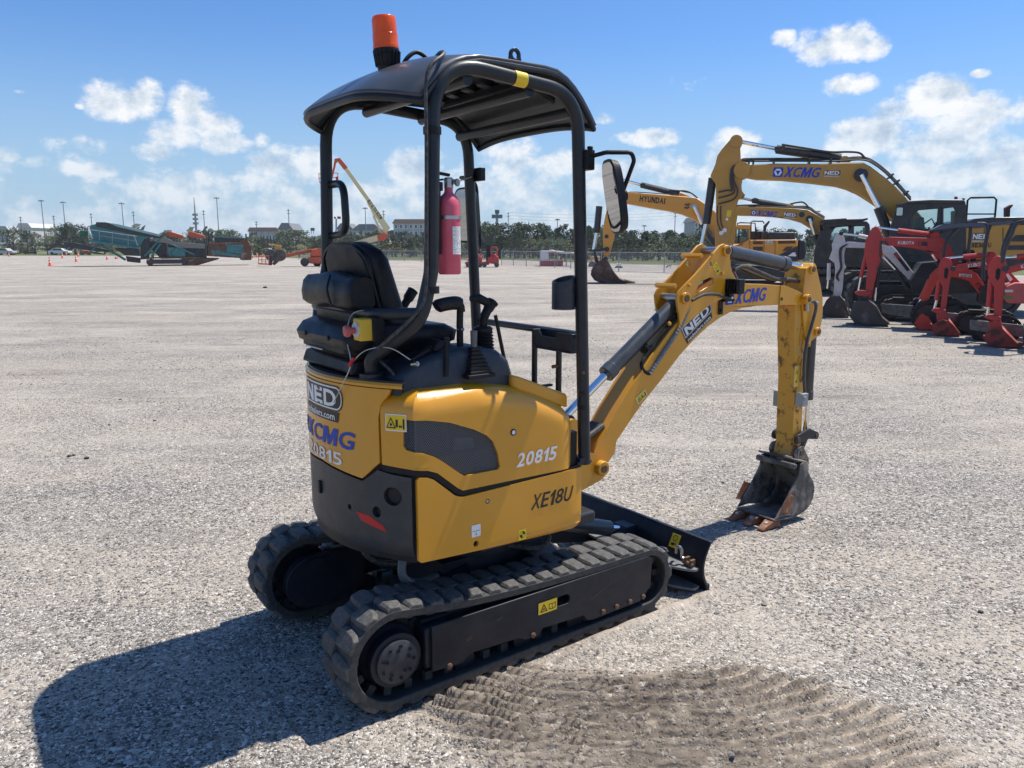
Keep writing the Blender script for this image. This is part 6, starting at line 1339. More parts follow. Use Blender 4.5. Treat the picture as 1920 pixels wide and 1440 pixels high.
q = mini('large red mini excavator whose long arm stands upright before the white one', 16.8, 1625, RDP,
    [(482, 540), (495, 430), (555, 325), (585, 306), (608, 314), (640, 380), (652, 410), (640, 470), (650, 560), (605, 700), (562, 890), (545, 965), (488, 950), (512, 700), (490, 560)],
    [(630, 445), (660, 412), (720, 403), (1100, 415), (1180, 408), (1240, 468), (1300, 568), (1370, 700), (1300, 760), (1230, 690), (1170, 610), (1100, 560), (1020, 525), (880, 500), (700, 482), (640, 470)],
    ((1110, 385), (785, 345), (790, 346), (612, 322)), [(378, 1010), (420, 975), (520, 980), (590, 1045), (640, 1140), (705, 1188), (640, 1194), (480, 1195), (400, 1178), (352, 1112)], BKK, ((505, 545), (452, 770), (455, 760), (430, 885)),
    [('body', [(1180, 760), (1250, 700), (1450, 690), (1640, 700), (1660, 900), (1200, 920)], -.65, .65, DGR), ('seat', [(1385, 560), (1400, 520), (1470, 520), (1485, 560), (1490, 700), (1380, 700)], -.25, .25, BLK)],
    ([(1080, 345), (1110, 330), (1190, 290), (1440, 278), (1560, 282), (1590, 312), (1560, 320), (1430, 310), (1180, 335)], [[(1330, 320), (1240, 420), (1200, 520), (1190, 700)], [(1440, 310), (1435, 400), (1420, 540), (1420, 700)], [(1500, 285), (1570, 290), (1590, 340), (1560, 560), (1540, 700)]]),
    [(640, 1005), (925, 1022), (905, 1135), (640, 1090)], (1010, 1560, .60), thick=.22)
q.plate('cylinder_bracket', [(1075, 420), (1090, 370), (1130, 352), (1160, 365), (1165, 415)], -.1, .1, RDP, .012, q.boom); q.plate('bucket_link', [(395, 905), (440, 888), (545, 895), (552, 920), (500, 945), (410, 925)], -.16, .16, RDP, .012); q.plate('bucket_ear', [(420, 940), (500, 930), (560, 990), (470, 1010)], -.14, .14, DGR, .01, q.bk)
q.word('KUBOTA', 785, 470, 930, 472, 28, -.128, WHT, q.boom); q.plate('rental_sticker', [(965, 448), (1050, 450), (1050, 486), (965, 482)], -.134, -.128, BKF, 0, q.boom); q.plate('sticker_mark', [(975, 455), (1000, 452), (990, 478), (970, 476)], -.139, -.135, RED, 0, q.boom)
q.tube('hydraulic_hose', [(700, 480, -.14), (640, 440, -.15), (625, 560, -.15), (640, 620, -.15), (600, 700, -.15)], .018, HOS, None, 8, True); q.ram((620, 650), (590, 860), (592, 850), (580, 980), .045, .024, DGR, .05)
q.ram((1190, 720), (1140, 620), (1150, 640), (1095, 560), .05, .03, DGR, -.05)
q = mini('red orange mini excavator with slanting arm and small red bucket, behind the middle pair', 15.8, 1732, RD2,
    [(1062, 800), (1075, 745), (1130, 690), (1165, 678), (1170, 720), (1140, 810), (1080, 930), (1015, 1085), (958, 1070), (1010, 930)],
    [(1130, 720), (1160, 690), (1300, 705), (1440, 700), (1500, 738), (1600, 890), (1690, 1030), (1620, 1060), (1540, 960), (1480, 870), (1420, 800), (1300, 768), (1150, 760)],
    ((1500, 680), (1290, 690), (1300, 690), (1160, 695)), [(975, 1115), (1005, 1090), (1050, 1120), (1090, 1190), (1095, 1232), (1060, 1238), (990, 1236), (950, 1212), (943, 1165)], RD2, ((1070, 790), (990, 965), (995, 955), (955, 1040)),
    [('body', [(1500, 1000), (1530, 850), (1640, 820), (1840, 830), (1850, 1010)], -.1, .5, DGR)], None, [(1030, 1062), (1125, 1075), (1125, 1165), (1030, 1150)], (1420, 1800, .46))
q.plate('number_sticker', [(1336, 735), (1450, 742), (1450, 768), (1336, 760)], -.095, -.087, WHT, 0, q.boom); q.word('2645728', 1345, 760, 1442, 766, 20, -.096, BKF, q.boom)
q.plate('rental_sticker', [(1478, 832), (1508, 812), (1580, 905), (1550, 930)], -.095, -.087, BKF, 0, q.boom); q.plate('sticker_mark', [(1484, 836), (1506, 822), (1530, 852), (1508, 868)], -.10, -.096, RED, 0, q.boom)
q = mini('red mini excavator with white rod along its arm, second from the right edge', 14.7, 1775, RDP,
    [(1148, 720), (1155, 650), (1175, 610), (1210, 585), (1250, 592), (1280, 650), (1270, 740), (1245, 860), (1215, 1065), (1165, 1060), (1190, 860), (1155, 790)],
    [(1262, 690), (1330, 655), (1560, 612), (1620, 548), (1660, 552), (1700, 640), (1800, 720), (1920, 850), (2020, 960), (1960, 1010), (1860, 890), (1780, 800), (1700, 722), (1560, 690), (1300, 722)],
    ((1640, 560), (1372, 584), (1380, 583), (1230, 598)), [(1150, 1165), (1190, 1148), (1240, 1160), (1290, 1225), (1340, 1282), (1280, 1288), (1150, 1282), (1100, 1250), (1082, 1200)], BKR, ((1158, 790), (1132, 975), (1135, 965), (1112, 1050)),
    [('body', [(1760, 1000), (1765, 850), (1850, 820), (2080, 830), (2100, 1010)], -.5, .5, pbr('faded pink red plastic', (.55, .16, .14), .5, var=.15)), ('seat_frame', [(1600, 920), (1620, 700), (1700, 690), (1720, 920)], .1, .4, DGR)],
    ([(1600, 282), (1660, 270), (1830, 262), (1830, 280), (1640, 300)], [[(1620, 290), (1590, 380), (1570, 500), (1555, 640), (1550, 800)], [(1830, 270), (1760, 420), (1725, 560), (1710, 800)]]),
    [(1225, 1085), (1320, 1095), (1320, 1195), (1225, 1180)], (1560, 2050, .46))
q.boss(1640, 562, -.1, .1, .045, RDP, q.boom); q.boss(1280, 690, -.11, .11, .045, DGR, q.arm); q.word('KUBOTA', 1418, 682, 1588, 655, 32, -.09, WHT, q.boom)
q.plate('slot', [(1200, 760), (1205, 690), (1225, 680), (1240, 700), (1230, 770), (1212, 785)], -.082, -.074, BLK, 0, q.arm); q.plate('bucket_link', [(1085, 1070), (1120, 1050), (1215, 1058), (1218, 1085), (1160, 1105)], -.14, .14, RDP, .01); q.plate('bucket_ear', [(1130, 1100), (1215, 1080), (1225, 1150), (1140, 1170)], -.12, .12, RDP, .01, q.bk)
q.plate('rental_sticker', [(1755, 745), (1775, 730), (1818, 785), (1795, 808)], -.095, -.087, WHT, 0, q.boom); q.plate('sticker_mark', [(1800, 830), (1830, 818), (1870, 870), (1850, 888)], -.095, -.087, WHT, 0, q.boom); q.plate('green_sticker', [(1742, 935), (1808, 935), (1808, 962), (1742, 962)], -.515, -.503, pbr('green film', (.08, .35, .05), .5), 0); q.plate('number_sticker', [(1748, 880), (1822, 880), (1822, 902), (1748, 902)], -.515, -.503, WHT, 0)
q = mini('nearest red mini excavator, its upright arm and rusty bucket closest to the right edge', 13.0, 1880, RDP,
    [(1590, 720), (1605, 640), (1640, 592), (1690, 572), (1738, 600), (1772, 660), (1755, 760), (1735, 950), (1718, 1125), (1648, 1120), (1650, 860), (1598, 760)],
    [(1745, 700), (1790, 670), (1920, 638), (2060, 600), (2130, 640), (2260, 820), (2350, 960), (2280, 1000), (2160, 860), (2060, 720), (1920, 702), (1790, 732)],
    ((2040, 565), (1855, 585), (1865, 584), (1700, 596)), [(1590, 1255), (1640, 1235), (1720, 1232), (1780, 1300), (1850, 1372), (1905, 1386), (1780, 1392), (1680, 1390), (1600, 1368), (1556, 1310)], BKR, ((1622, 780), (1602, 1035), (1604, 1020), (1588, 1110)),
    [('body', [(2060, 1060), (2080, 860), (2300, 840), (2500, 860), (2500, 1080)], -.5, .5, RDP)], ([(1900, 262), (1990, 248), (2200, 240), (2200, 262), (1960, 280)], [[(1930, 262), (1850, 290), (1800, 400), (1740, 540), (1725, 640)], [(2180, 260), (2160, 600), (2150, 900)]]),
    [(1432, 1150), (1920, 1200), (1920, 1310), (1432, 1240)], (2080, 2600, .46))
q.plate('slot', [(1662, 770), (1668, 700), (1690, 682), (1710, 700), (1702, 770), (1682, 800)], -.082, -.074, BLK, 0, q.arm); q.word('KUBOTA', 1900, 690, 2060, 640, 32, -.09, WHT, q.boom); q.boss(1752, 690, -.11, .11, .05, DGR, q.arm)
q.plate('bucket_link', [(1560, 1130), (1600, 1110), (1710, 1118), (1716, 1150), (1650, 1165)], -.14, .14, RDP, .01); q.plate('bucket_ear', [(1600, 1170), (1710, 1150), (1725, 1240), (1620, 1260)], -.12, .12, RDP, .01, q.bk)
# ------------------------------------------------------------------ the yard's edge and what lies beyond
ORP = pbr('orange lift paint', (.60, .085, .015), .45, var=.12, scale=2., dust=.15)
CRM = pbr('cream lift paint', (.72, .62, .33), .45, var=.08, scale=2., dust=.12)
TEL = pbr('teal plant paint', (.012, .165, .172), .5, var=.2, scale=2., dust=.25)
RST = rusty('rusty plant steel', (.10, .07, .05), rust=(.15, .065, .03), amt=.6, scale=2.)
GRY = pbr('grey steel', (.28, .29, .29), .5, metal=.4, var=.15, scale=5.)
TYR = pbr('tyre', (.022, .022, .023), .85, var=.2, scale=8., dust=.4)
WOD = pbr('grey wood pole', (.16, .145, .13), .9, var=.25, scale=3.)
b1 = lambda x, y: (x*.260417, 350+y*.260417)
b2 = lambda x, y: (460+x*.177083, 280+y*.177083)
b3 = lambda x, y: (720+x*.208333, 360+y*.208333)
def gY(px, py): return gp(px, py).y
# --- teal screening plant
Yc = gY(310, 498)
q = Side('screening_plant', 'long teal screening plant with folded conveyors and rusty hopper on crawler tracks', 'plant', 310, Yc, b1)
q.plate('hopper', [(645, 280), (690, 268), (1120, 358), (1040, 375), (1000, 442), (690, 402), (655, 335)], -1.3, 1.3, TEL, .03)
q.plate('conveyor', [(690, 255), (760, 256), (1150, 350), (1185, 352), (1150, 372), (1080, 366), (692, 288)], -1.4, -.2, DGR, .03)
q.plate('conveyor_edge', [(770, 257), (860, 272), (1155, 345), (1150, 360), (850, 290)], -1.5, -1.41, pbr('pale worn teal', (.25, .45, .42), .6, var=.3, scale=1.), .01)
q.plate('catwalk', [(630, 378), (700, 390), (1006, 440), (1006, 450), (700, 408), (640, 392)], -1.9, -1.3, TEL, .01)
for a, b in (((660, 312), (985, 358)), ((715, 352), (985, 392))): q.tube('railing', [(*a, -1.85), (*b, -1.85)], .04, GRY, None, 6)
for x, y0, y1 in ((715, 318, 395), (808, 335, 408), (922, 350, 425), (968, 356, 395)): q.tube('railing_post', [(x, y0, -1.85), (x, y1, -1.85)], .04, GRY, None, 6)
q.tube('ladder', [(965, 356, -1.9), (990, 425, -1.9)], .05, GRY, None, 6)
q.plate('side_conveyor', [(455, 400), (530, 402), (700, 440), (830, 470), (700, 468), (545, 440), (515, 456), (500, 435), (475, 455)], -.9, .3, DGR, .03)
q.tube('strut', [(720, 415, -1.0), (905, 528, -1.0)], .11, TEL); q.tube('strut', [(715, 410, -.9), (650, 470, -.9)], .07, TEL)
q.plate('screen_box', [(820, 440), (1000, 445), (1010, 500), (900, 495)], -1.0, 1.0, DGR, .03); q.plate('tail_frame', [(905, 500), (1010, 515), (1010, 550), (915, 540)], -.8, .8, DGR, .03)
q.plate('engine_house', [(1060, 400), (1200, 380), (1480, 420), (1490, 515), (1160, 520), (1110, 470)], -.7, 1.1, DGR, .02)
q.plate('drive_guard', [(1010, 362), (1080, 355), (1075, 520), (1012, 525)], -1.1, -.6, DGR, .02)
for x in (1025, 1100, 1200, 1290, 1380, 1470): q.plate('frame_post', [(x, 375), (x+9, 375), (x+9, 520), (x, 520)], -1.18, -1.08, DGR if x % 200 else RST, .005)
for y in (408, 470): q.plate('frame_beam', [(1010, y), (1490, y+12), (1490, y+20), (1010, y+8)], -1.15, -1.05, DGR, .005)
for x in (1060, 1240, 1420): q.tube('hydraulic_hose', [(x, 380, -1.2), (x+20, 440, -1.2), (x-10, 480, -1.2), (x+30, 515, -1.2)], .03, HOS, None, 6, True)
q.plate('engine_panel', [(1205, 435), (1335, 445), (1335, 505), (1215, 505)], -1.2, -1.12, TEL, .02)
q.plate('belt_cover', [(1085, 378), (1180, 358), (1250, 396), (1475, 415), (1475, 446), (1300, 440), (1190, 405), (1130, 402)], -1.35, -1.15, pbr('faded belt', (.20, .19, .175), .85, var=.2), .02)
for a, b in (((1040, 500), (1160, 370)), ((1090, 505), (1155, 410)), ((1400, 490), (1240, 415))): q.tube('brace', [(*a, -1.3), (*b, -1.3)], .09, TEL)
for x in (1205, 1358): q.plate('lift_cylinder', [(x, 325), (x+20, 322), (x+115, 350), (x+125, 375), (x+5, 362)], -.6, -.1, ORP, .04)
for x in (1500, 1526): q.tube('stand_post', [(x, 420, -.6), (x+2, 325, -.6)], .06, DGR)
q.plate('feed_hopper', [(1495, 500), (1500, 405), (1600, 405), (1725, 400), (1735, 388), (1790, 390), (1812, 425), (1812, 528), (1745, 530), (1740, 515)], -1.2, 1.2, RST, .04)
q.plate('hopper_panel', [(1632, 418), (1748, 420), (1745, 485), (1632, 470)], -1.26, -1.22, TEL, .02); q.plate('hopper_panel', [(1520, 455), (1725, 490), (1720, 508), (1515, 480)], -1.26, -1.22, TEL, .02)
q.plate('top_grid', [(1545, 365), (1760, 372), (1755, 402), (1545, 405)], -1.0, 1.0, DGR, .02); q.plate('grid_edge', [(1545, 358), (1760, 368), (1760, 374), (1545, 365)], -1.1, -1.0, TEL, .01); q.tube('mast', [(1775, 395, -.5), (1770, 340, -.5)], .08, DGR)
q.plate('chassis', [(1305, 508), (1580, 515), (1575, 522), (1405, 572), (1315, 572)], -1.0, 1.0, RST, .04)
a = q.p(1010, 0, -1.1)[0]; b = q.p(1322, 0, -1.1)[0]; q.crawler(a, b, .82, (-1.15, 1.15), .5, mat=RST)
q.plate('sign_box', [(575, 315), (635, 318), (632, 362), (575, 360)], .5, 1.0, pbr('green sign', (.02, .16, .07), .5), .02)
# --- boom lifts
def wheel(q, x, y, r, dy, rim, w=.35):
    a = q.p(x, y, dy); m = MB(); m.lathe([(r*.5, -w/2), (r*.9, -w/2), (r, -w*.3), (r, w*.3), (r*.9, w/2), (r*.5, w/2)], (a[0], dy, a[1]), (0, 1, 0), 28); o = m.build('wheel', TYR, q.r)
    m = MB(); m.lathe([(0, -w*.4), (r*.2, -w*.45), (r*.5, -w*.3), (r*.58, -w*.46), (r*.58, w*.3), (0, w*.3)], (a[0], dy, a[1]), (0, 1, 0), 24); m.build('rim', rim, o)
Yl = gY(640, 499)
q = Side('boom_lift', 'tall orange and cream boom lift with its arm raised into the sky', 'boom lift', 640, Yl, b2)
q.plate('chassis', [(640, 1200), (660, 1145), (900, 1130), (1380, 1150), (1400, 1200), (1300, 1215), (700, 1210)], -1.0, 1.0, ORP, .05)
q.plate('turntable', [(680, 1135), (700, 1060), (900, 1040), (1250, 1030), (1345, 1020), (1350, 1110), (1250, 1135)], -.9, .9, ORP, .08)
q.plate('turntable_cover', [(1290, 1020), (1335, 1010), (1345, 1110), (1300, 1115)], -1.0, -.4, RD2, .05); q.plate('counterweight', [(1170, 990), (1240, 975), (1245, 1040), (1180, 1040)], -.7, .2, DGR, .05)
for x, y, r in ((628, 1194, 43), (760, 1205, 40)): wheel(q, x, y, r*.177*Yl/1466, -1.05 if x < 700 else .6, GRY)
for x, y, dy in ((1395, 1180, -1.1), (1355, 1245, -1.6)): wheel(q, x, y, 40*.177*Yl/1466, dy, ORP)
q.plate('lower_boom', [(1000, 1020), (1125, 985), (1400, 905), (1420, 950), (1400, 970), (1270, 1005), (1050, 1040)], -.35, .35, CRM, .03)
q.plate('knuckle', [(1395, 915), (1440, 890), (1510, 888), (1505, 930), (1470, 965), (1405, 970)], -.4, .4, ORP, .04)
bm = q.plate('main_boom', [(1050, 215), (1085, 195), (1535, 830), (1500, 885), (1465, 880), (1455, 830), (1300, 590), (1285, 545)], -.25, .25, CRM, .02)
q.plate('fly_boom', [(960, 100), (1000, 88), (1085, 190), (1045, 215), (980, 130)], -.2, .2, ORP, .02); q.plate('jib', [(945, 100), (975, 92), (985, 115), (960, 150), (950, 200), (920, 320), (900, 315), (930, 190)], -.15, .15, ORP, .02)
q.tube('lift_cylinder', [(1355, 700), (1420, 850), (1450, 890)], .10, CRM); q.tube('cylinder_rod', [(1330, 640), (1358, 705)], .05, CHR); q.tube('hydraulic_hose', [(1410, 810), (1400, 780), (1420, 765), (1430, 790)], .02, HOS, None, 6, True)
a0 = q.p(1285, 545, -.252); a1 = q.p(1425, 745, -.252); tt = atan2(a1[1]-a0[1], a1[0]-a0[0])
word('JLG ULTRA BOOM', lambda u, v: (a0[0]+u*cos(tt)-v*sin(tt), -.256, a0[1]+u*sin(tt)+v*cos(tt)), hypot(a1[0]-a0[0], a1[1]-a0[1]), .36, BKF, bm, bold=.03)
bs = empty('basket'); bs.parent = q.r
for dy in (-.5, .5):
    for y in (252, 300): q.tube('basket_rail', [(775, y+8, dy), (840, y, dy), (975, y-2, dy), (985, y+4, dy)], .035, RD2, bs, 6)
    for x in (778, 830, 900, 978): q.tube('basket_post', [(x, 254, dy), (x+6, 350, dy)], .03, RD2, bs, 6)
q.plate('basket_floor', [(782, 345), (985, 320), (985, 335), (790, 356)], -.5, .5, RD2, .01, bs); q.plate('control_box', [(955, 290), (985, 285), (985, 320), (960, 322)], -.2, .2, RD2, .02, bs)
q = Side('boom_lift', 'low orange boom lift with its empty basket resting on the gravel', 'boom lift', 505, gY(505, 499)-1.5, b2)
q.plate('boom', [(425, 1128), (440, 1108), (690, 1055), (715, 1062), (710, 1085), (440, 1145)], -.2, .2, ORP, .02); q.plate('jib', [(285, 1215), (300, 1180), (400, 1108), (415, 1120), (405, 1145), (310, 1228)], -.15, .15, RST, .02)
bs = empty('basket'); bs.parent = q.r
for dy in (-.5, .5):
    for y in (1130, 1170): q.tube('basket_rail', [(140, y, dy), (250, y, dy)], .035, ORP, bs, 6)
    for x in (140, 175, 215, 248): q.tube('basket_post', [(x, 1125, dy), (x, 1215, dy)], .03, ORP, bs, 6)
q.plate('basket_floor', [(136, 1205), (250, 1210), (250, 1224), (136, 1218)], -.5, .5, ORP, .01, bs); q.plate('rotator', [(245, 1130), (290, 1120), (285, 1228), (250, 1228)], -.2, .2, DGR, .03)
q.plate('counterweight_base', [(690, 1200), (700, 1060), (760, 1050), (800, 1200)], -.5, .5, ORP, .04)
q = Side('road_machine', 'yellow and black road machine standing beyond the low boom lift', 'machine', 518, 100., b2)
q.plate('body', [(250, 1075), (350, 1060), (410, 1080), (412, 1110), (330, 1135), (250, 1110)], -1, 1, DGR, .05); q.plate('cab', [(300, 1075), (320, 1020), (380, 1015), (385, 1072)], -.8, .8, YEL, .04); q.plate('canopy', [(250, 1008), (330, 1004), (335, 1020), (260, 1022)], -.9, .9, YEL, .02)
for x in (275, 370): wheel(q, x, 1120, .75, -1., DGR)
for x in (262, 300): q.tube('canopy_post', [(x, 1020, -.7), (x+2, 1080, -.7)], .05, BLK, None, 6)
# --- small orange mast lift and dozer far left
q = Side('dozer', 'small yellow dozer far off at the left edge of the yard', 'dozer', 42, gY(42, 477), b1)
q.plate('body', [(135, 480), (140, 455), (185, 452), (212, 460), (214, 482)], -.8, .8, YEL, .05); q.plate('cab', [(182, 455), (186, 432), (206, 430), (210, 456)], -.6, .6, YEL, .03); q.plate('blade', [(95, 488), (98, 476), (110, 474), (112, 488)], -1.2, 1.2, DGR, .02)
q.plate('push_arm', [(108, 486), (110, 478), (150, 472), (150, 482)], -.9, .9, DGR, .02); a = q.p(118, 0, -.9)[0]; b = q.p(214, 0, -.9)[0]; q.crawler(a, b, .8, (-.9, .9), .4)
q = Side('compact_loader', 'dark red compact machine under the end of the side conveyor', 'machine', 160, gY(160, 478), b1)
q.plate('body', [(580, 485), (584, 462), (620, 458), (650, 465), (654, 486)], -.8, .8, RDP, .05); q.plate('arm', [(620, 462), (690, 470), (740, 480), (755, 490), (730, 488), (670, 482)], -.4, .4, DGR, .03); q.plate('hood', [(600, 460), (620, 456), (622, 466), (602, 468)], -.5, .5, WHT, .02)
for x in (592, 642): wheel(q, x, 484, .42, -.8, GRY, .3)
# --- red truck-mounted forklifts
def forklift(label, px, dx, flip=False):
    Yf = gY(920, 501); q = Side('truck_forklift', label, 'forklift', px, Yf, lambda x, y: b3(x+dx, y))
    q.plate('body', [(925, 640), (935, 585), (1030, 580), (1036, 640), (1010, 650)], -.9, .9, RDP, .06); q.plate('counter_body', [(960, 590), (965, 545), (1000, 560), (1030, 585)], -.7, .3, RDP, .05)
    q.plate('cab_roof', [(960, 500), (968, 490), (1015, 492), (1022, 502)], -.8, .6, RDP, .03); q.plate('mast', [(918, 655), (922, 478), (935, 472), (955, 475), (958, 600), (945, 655)], -.35, -.15, BLK, .02); q.plate('mast', [(918, 655), (922, 478), (935, 472), (955, 475), (958, 600), (945, 655)], .15, .35, BLK, .02)
    for x in (964, 1016): q.tube('cab_post', [(x, 500, -.75), (x+6, 590, -.75)], .05, RDP, None, 6)
    q.plate('seat', [(985, 590), (988, 545), (1000, 545), (1004, 590)], -.3, .3, BLK, .03); q.plate('leg_frame', [(880, 650), (880, 632), (930, 625), (930, 652)], -.9, .9, RDP, .03)
    for x, y, r in ((905, 658, 20), (1014, 655, 22)): wheel(q, x, y, r*.2083*Yf/1466, -.95, WHT if x < 1000 else TYR, .35)
    return q
forklift('red truck-mounted forklift with black mast, right of the left front post', 922, 0)
forklift('red truck-mounted forklift half hidden behind the fire extinguisher', 890, -150)
# --- chain-link fence
LNK, nt_, b_ = newmat('chain link'); tr_n = nd(nt_, 'ShaderNodeBsdfTransparent'); mxn = nd(nt_, 'ShaderNodeMixShader'); b_.inputs['Base Color'].default_value = (.30, .31, .32, 1); b_.inputs['Roughness'].default_value = .6
nn = nd(nt_, 'ShaderNodeTexNoise', i_Scale=.6); mrn = nd(nt_, 'ShaderNodeMapRange', n1=.3, n2=.7, n3=.22, n4=.34); nt_.links.new(nn.outputs['Fac'], mrn.inputs[0]); nt_.links.new(mrn.outputs[0], mxn.inputs[0])
nt_.links.new(tr_n.outputs[0], mxn.inputs[1]); nt_.links.new(b_.outputs[0], mxn.inputs[2]); nt_.links.new(mxn.outputs[0], nt_.nodes['Material Output'].inputs[0])
def fence(label, pxs, H, step=3.0):
    P = [gp(x, y) for x, y in pxs]; r = empty('chain_link_fence', P[0]); tag(r, label, 'fence'); pm = MB(); pm.tube([(0, 0, -.1), (0, 0, H)], .035, 6); post0 = pm.build('fence_post', GRY, r); used = False
    am = MB(); am.tube([(0, 0, 0), (.30, -.05, .32)], .022, 5); arm0 = am.build('barbed_wire_arm', GRY, r); am = False
    for A, B in zip(P, P[1:]):
        L = (B-A).length; n = max(1, round(L/step))
        for i in range(n+1 if B is P[-1] else n):
            p = A.lerp(B, i/n)-P[0]; o = post0 if not used else inst(post0, (0, 0, 0)); o.location = p; a = arm0 if not used else inst(arm0, (0, 0, 0)); a.location = p+Vector((0, 0, H)); used = True
        a, b = A-P[0], B-P[0]; u = Vector((0, 0, 1))
        m = MB(); m.add([a+u*.05, b+u*.05, b+u*H, a+u*H], [(0, 1, 2, 3)]); m.build('wire_mesh', LNK, r, sm=0, recalc=False)
        for z, rr in ((H, .03), (H*.52, .012), (H+.18, .006), (H+.30, .006)): m = MB(); m.tube([a+u*z, b+u*z], rr, 5); m.build('rail' if z <= H else 'barbed_wire', GRY, r)
fence('grey chain-link fence with barbed wire along the right side of the yard', [(940, 497), (1070, 504), (1160, 509.5), (1245, 511.5), (1345, 514), (1480, 517), (1700, 522)], 1.45)
fence('low chain-link fence in front of the grass left of the red forklifts', [(560, 487), (700, 488.5), (790, 491), (930, 495)], 1.35, 3.5)
# concrete kerb strip under the fence
A, B = gp(1100, 507), gp(1400, 516); kb = MB(); d = (B-A); n_ = Vector((-d.y, d.x, 0)).normalized()*.8
kb.add([A+Vector((0, 0, .03)), B+Vector((0, 0, .03)), B+n_+Vector((0, 0, .03)), A+n_+Vector((0, 0, .03))], [(0, 1, 2, 3)]); k_ = kb.build('concrete_strip', pbr('pale concrete', (.48, .47, .45), .9, var=.1, scale=2.), None, sm=0); k_['kind'] = 'structure'
# red and white shed beyond the fence
q = Side('market_shed', 'low white roofed shed with red lower wall beyond the fence', 'shed', 1045, gY(1045, 503)+8, b3)
q.plate('wall', [(1408, 665), (1408, 530), (1480, 530), (1480, 620), (1610, 620), (1610, 668)], -1.2, 1.5, WHT, .02); q.plate('red_panel', [(1405, 665), (1408, 620), (1612, 615), (1612, 668)], -1.35, -1.22, RDP, .02)
q.plate('roof', [(1470, 545), (1480, 526), (1510, 520), (1540, 530), (1740, 548), (1740, 556), (1500, 552)], -1.6, 1.6, WHT, .02); q.plate('fascia', [(1475, 546), (1530, 542), (1600, 552), (1480, 556)], -1.68, -1.61, RDP, .01)
for x in (1560, 1640, 1725): q.tube('roof_post', [(x, 552, -1.4), (x, 665, -1.4)], .05, GRY, None, 6)
q = Side('yellow_trailer', 'small yellow trailer behind the fence left of the orange bucket', 'trailer', 1112, gY(1112, 503)+6, e4)
q.plate('body', [(160, 1000), (165, 905), (265, 905), (270, 1000)], -.8, .8, YEL, .04); q.plate('window', [(185, 940), (255, 940), (255, 965), (185, 965)], -.85, -.81, WHT, .01)
for x in (180, 250): wheel(q, x, 1005, .35, -.8, GRY, .25)
for nm, px, mat, lab in (('golf_cart', 1160, WHT, 'small white cart parked beyond the fence, left of the striped board'), ('golf_cart', 1277, GRY, 'small grey cart parked beyond the fence, nearest the yellow stick')):
    q = Side(nm, lab, 'cart', px, gY(1200, 508)+10, e4); x0 = (px-1080)*6
    q.plate('body', [(x0-35, 1040), (x0-30, 1015), (x0+10, 1010), (x0+35, 1020), (x0+35, 1040)], -.5, .5, mat, .05); q.plate('canopy', [(x0-22, 985), (x0+22, 982), (x0+24, 988), (x0-22, 992)], -.5, .5, mat, .02)
    for xx in (x0-18, x0+20): wheel(q, xx, 1038, .22, -.5, GRY, .2); q.tube('post', [(xx, 988, -.4), (xx, 1020, -.4)], .025, GRY, None, 5)
q = Side('barricade', 'red and white striped barricade board beyond the fence', 'barricade', 1250, gY(1200, 508)+9, e4)
for i in range(6): q.plate('stripe', [(1005+i*12, 1040-i*6), (1017+i*12, 1034-i*6), (1030+i*10, 1005-i*2), (1018+i*10, 1008-i*2)], -.1, .05, RED if i % 2 else WHT, 0)
for x in (1015, 1065): q.tube('leg', [(x, 1010, 0), (x, 1052, 0)], .03, GRY, None, 5)
# --- traffic cones
CON = pbr('orange cone rubber', (.72, .075, .02), .55, var=.1, scale=6.); 
def cone():
    r = empty('traffic_cone'); m = MB(); m.box((0, 0, .02), (.40, .40, .04)); m.build('base', CON, r, bev=.01)
    m = MB(); m.lathe([(.155, .04), (.14, .06), (.035, .90), (.03, .91)], (0, 0, 0), (0, 0, 1), 18); m.build('body', CON, r)
    m = MB(); m.lathe([(.107, .36), (.093, .47)], (0, 0, .0), (0, 0, 1), 18); m.build('reflective_band', WHT, r); m = MB(); m.lathe([(.072, .62), (.058, .73)], (0, 0, .0), (0, 0, 1), 18); m.build('reflective_band', WHT, r); return r
c0 = cone(); spots = [(17, 481), (94, 499), (117, 484), (124, 478.5), (143, 491), (147, 481), (201, 487), (218, 485.5), (474, 484), (482, 483), (492, 482), (877, 497)]
ordn = ['first', 'second', 'third', 'fourth', 'fifth', 'sixth', 'seventh', 'eighth', 'ninth', 'tenth', 'eleventh', 'twelfth']
for i, (x, y) in enumerate(spots):
    o = c0 if i == 0 else copy_tree(c0); o.location = gp(x, y); o.rotation_euler = (0, 0, random.random())
    if x == 218: o.rotation_euler = (1.45, 0, .4); o.location.z += .16
    lab = {1: 'largest orange traffic cone, nearest of the cones at the left', 7: 'orange traffic cone lying on its side near the plant', 11: 'orange traffic cone beside the red forklifts'}.get(i, 'small far orange traffic cone, %s from the left' % ordn[i]); tag(o, lab, 'cone', 'traffic cones across the yard')
# --- trees: tapered trunk with limbs, crown of many leaf-sized faces
BRK = pbr('bark', (.10, .085, .07), .95, var=.3, scale=6.)
def leafmat(name, a, b):
    m, nt, bs = newmat(name); L = nt.links.new; oi = nd(nt, 'ShaderNodeObjectInfo'); geo = nd(nt, 'ShaderNodeNewGeometry')
    n = nd(nt, 'ShaderNodeTexNoise', i_Scale=.9, i_Detail=4.); L(geo.outputs['Position'], n.inputs['Vector'])
    ad = nd(nt, 'ShaderNodeMath', operation='MULTIPLY_ADD'); L(oi.outputs['Random'], ad.inputs[0]); ad.inputs[1].default_value = .5; L(n.outputs['Fac'], ad.inputs[2])
    r = ramp(nt, [(.35, a), (.95, b)]); L(ad.outputs[0], r.inputs[0]); L(r.outputs[0], bs.inputs['Base Color']); bs.inputs['Roughness'].default_value = .7; bs.inputs['Specular IOR Level'].default_value = .2
    return m
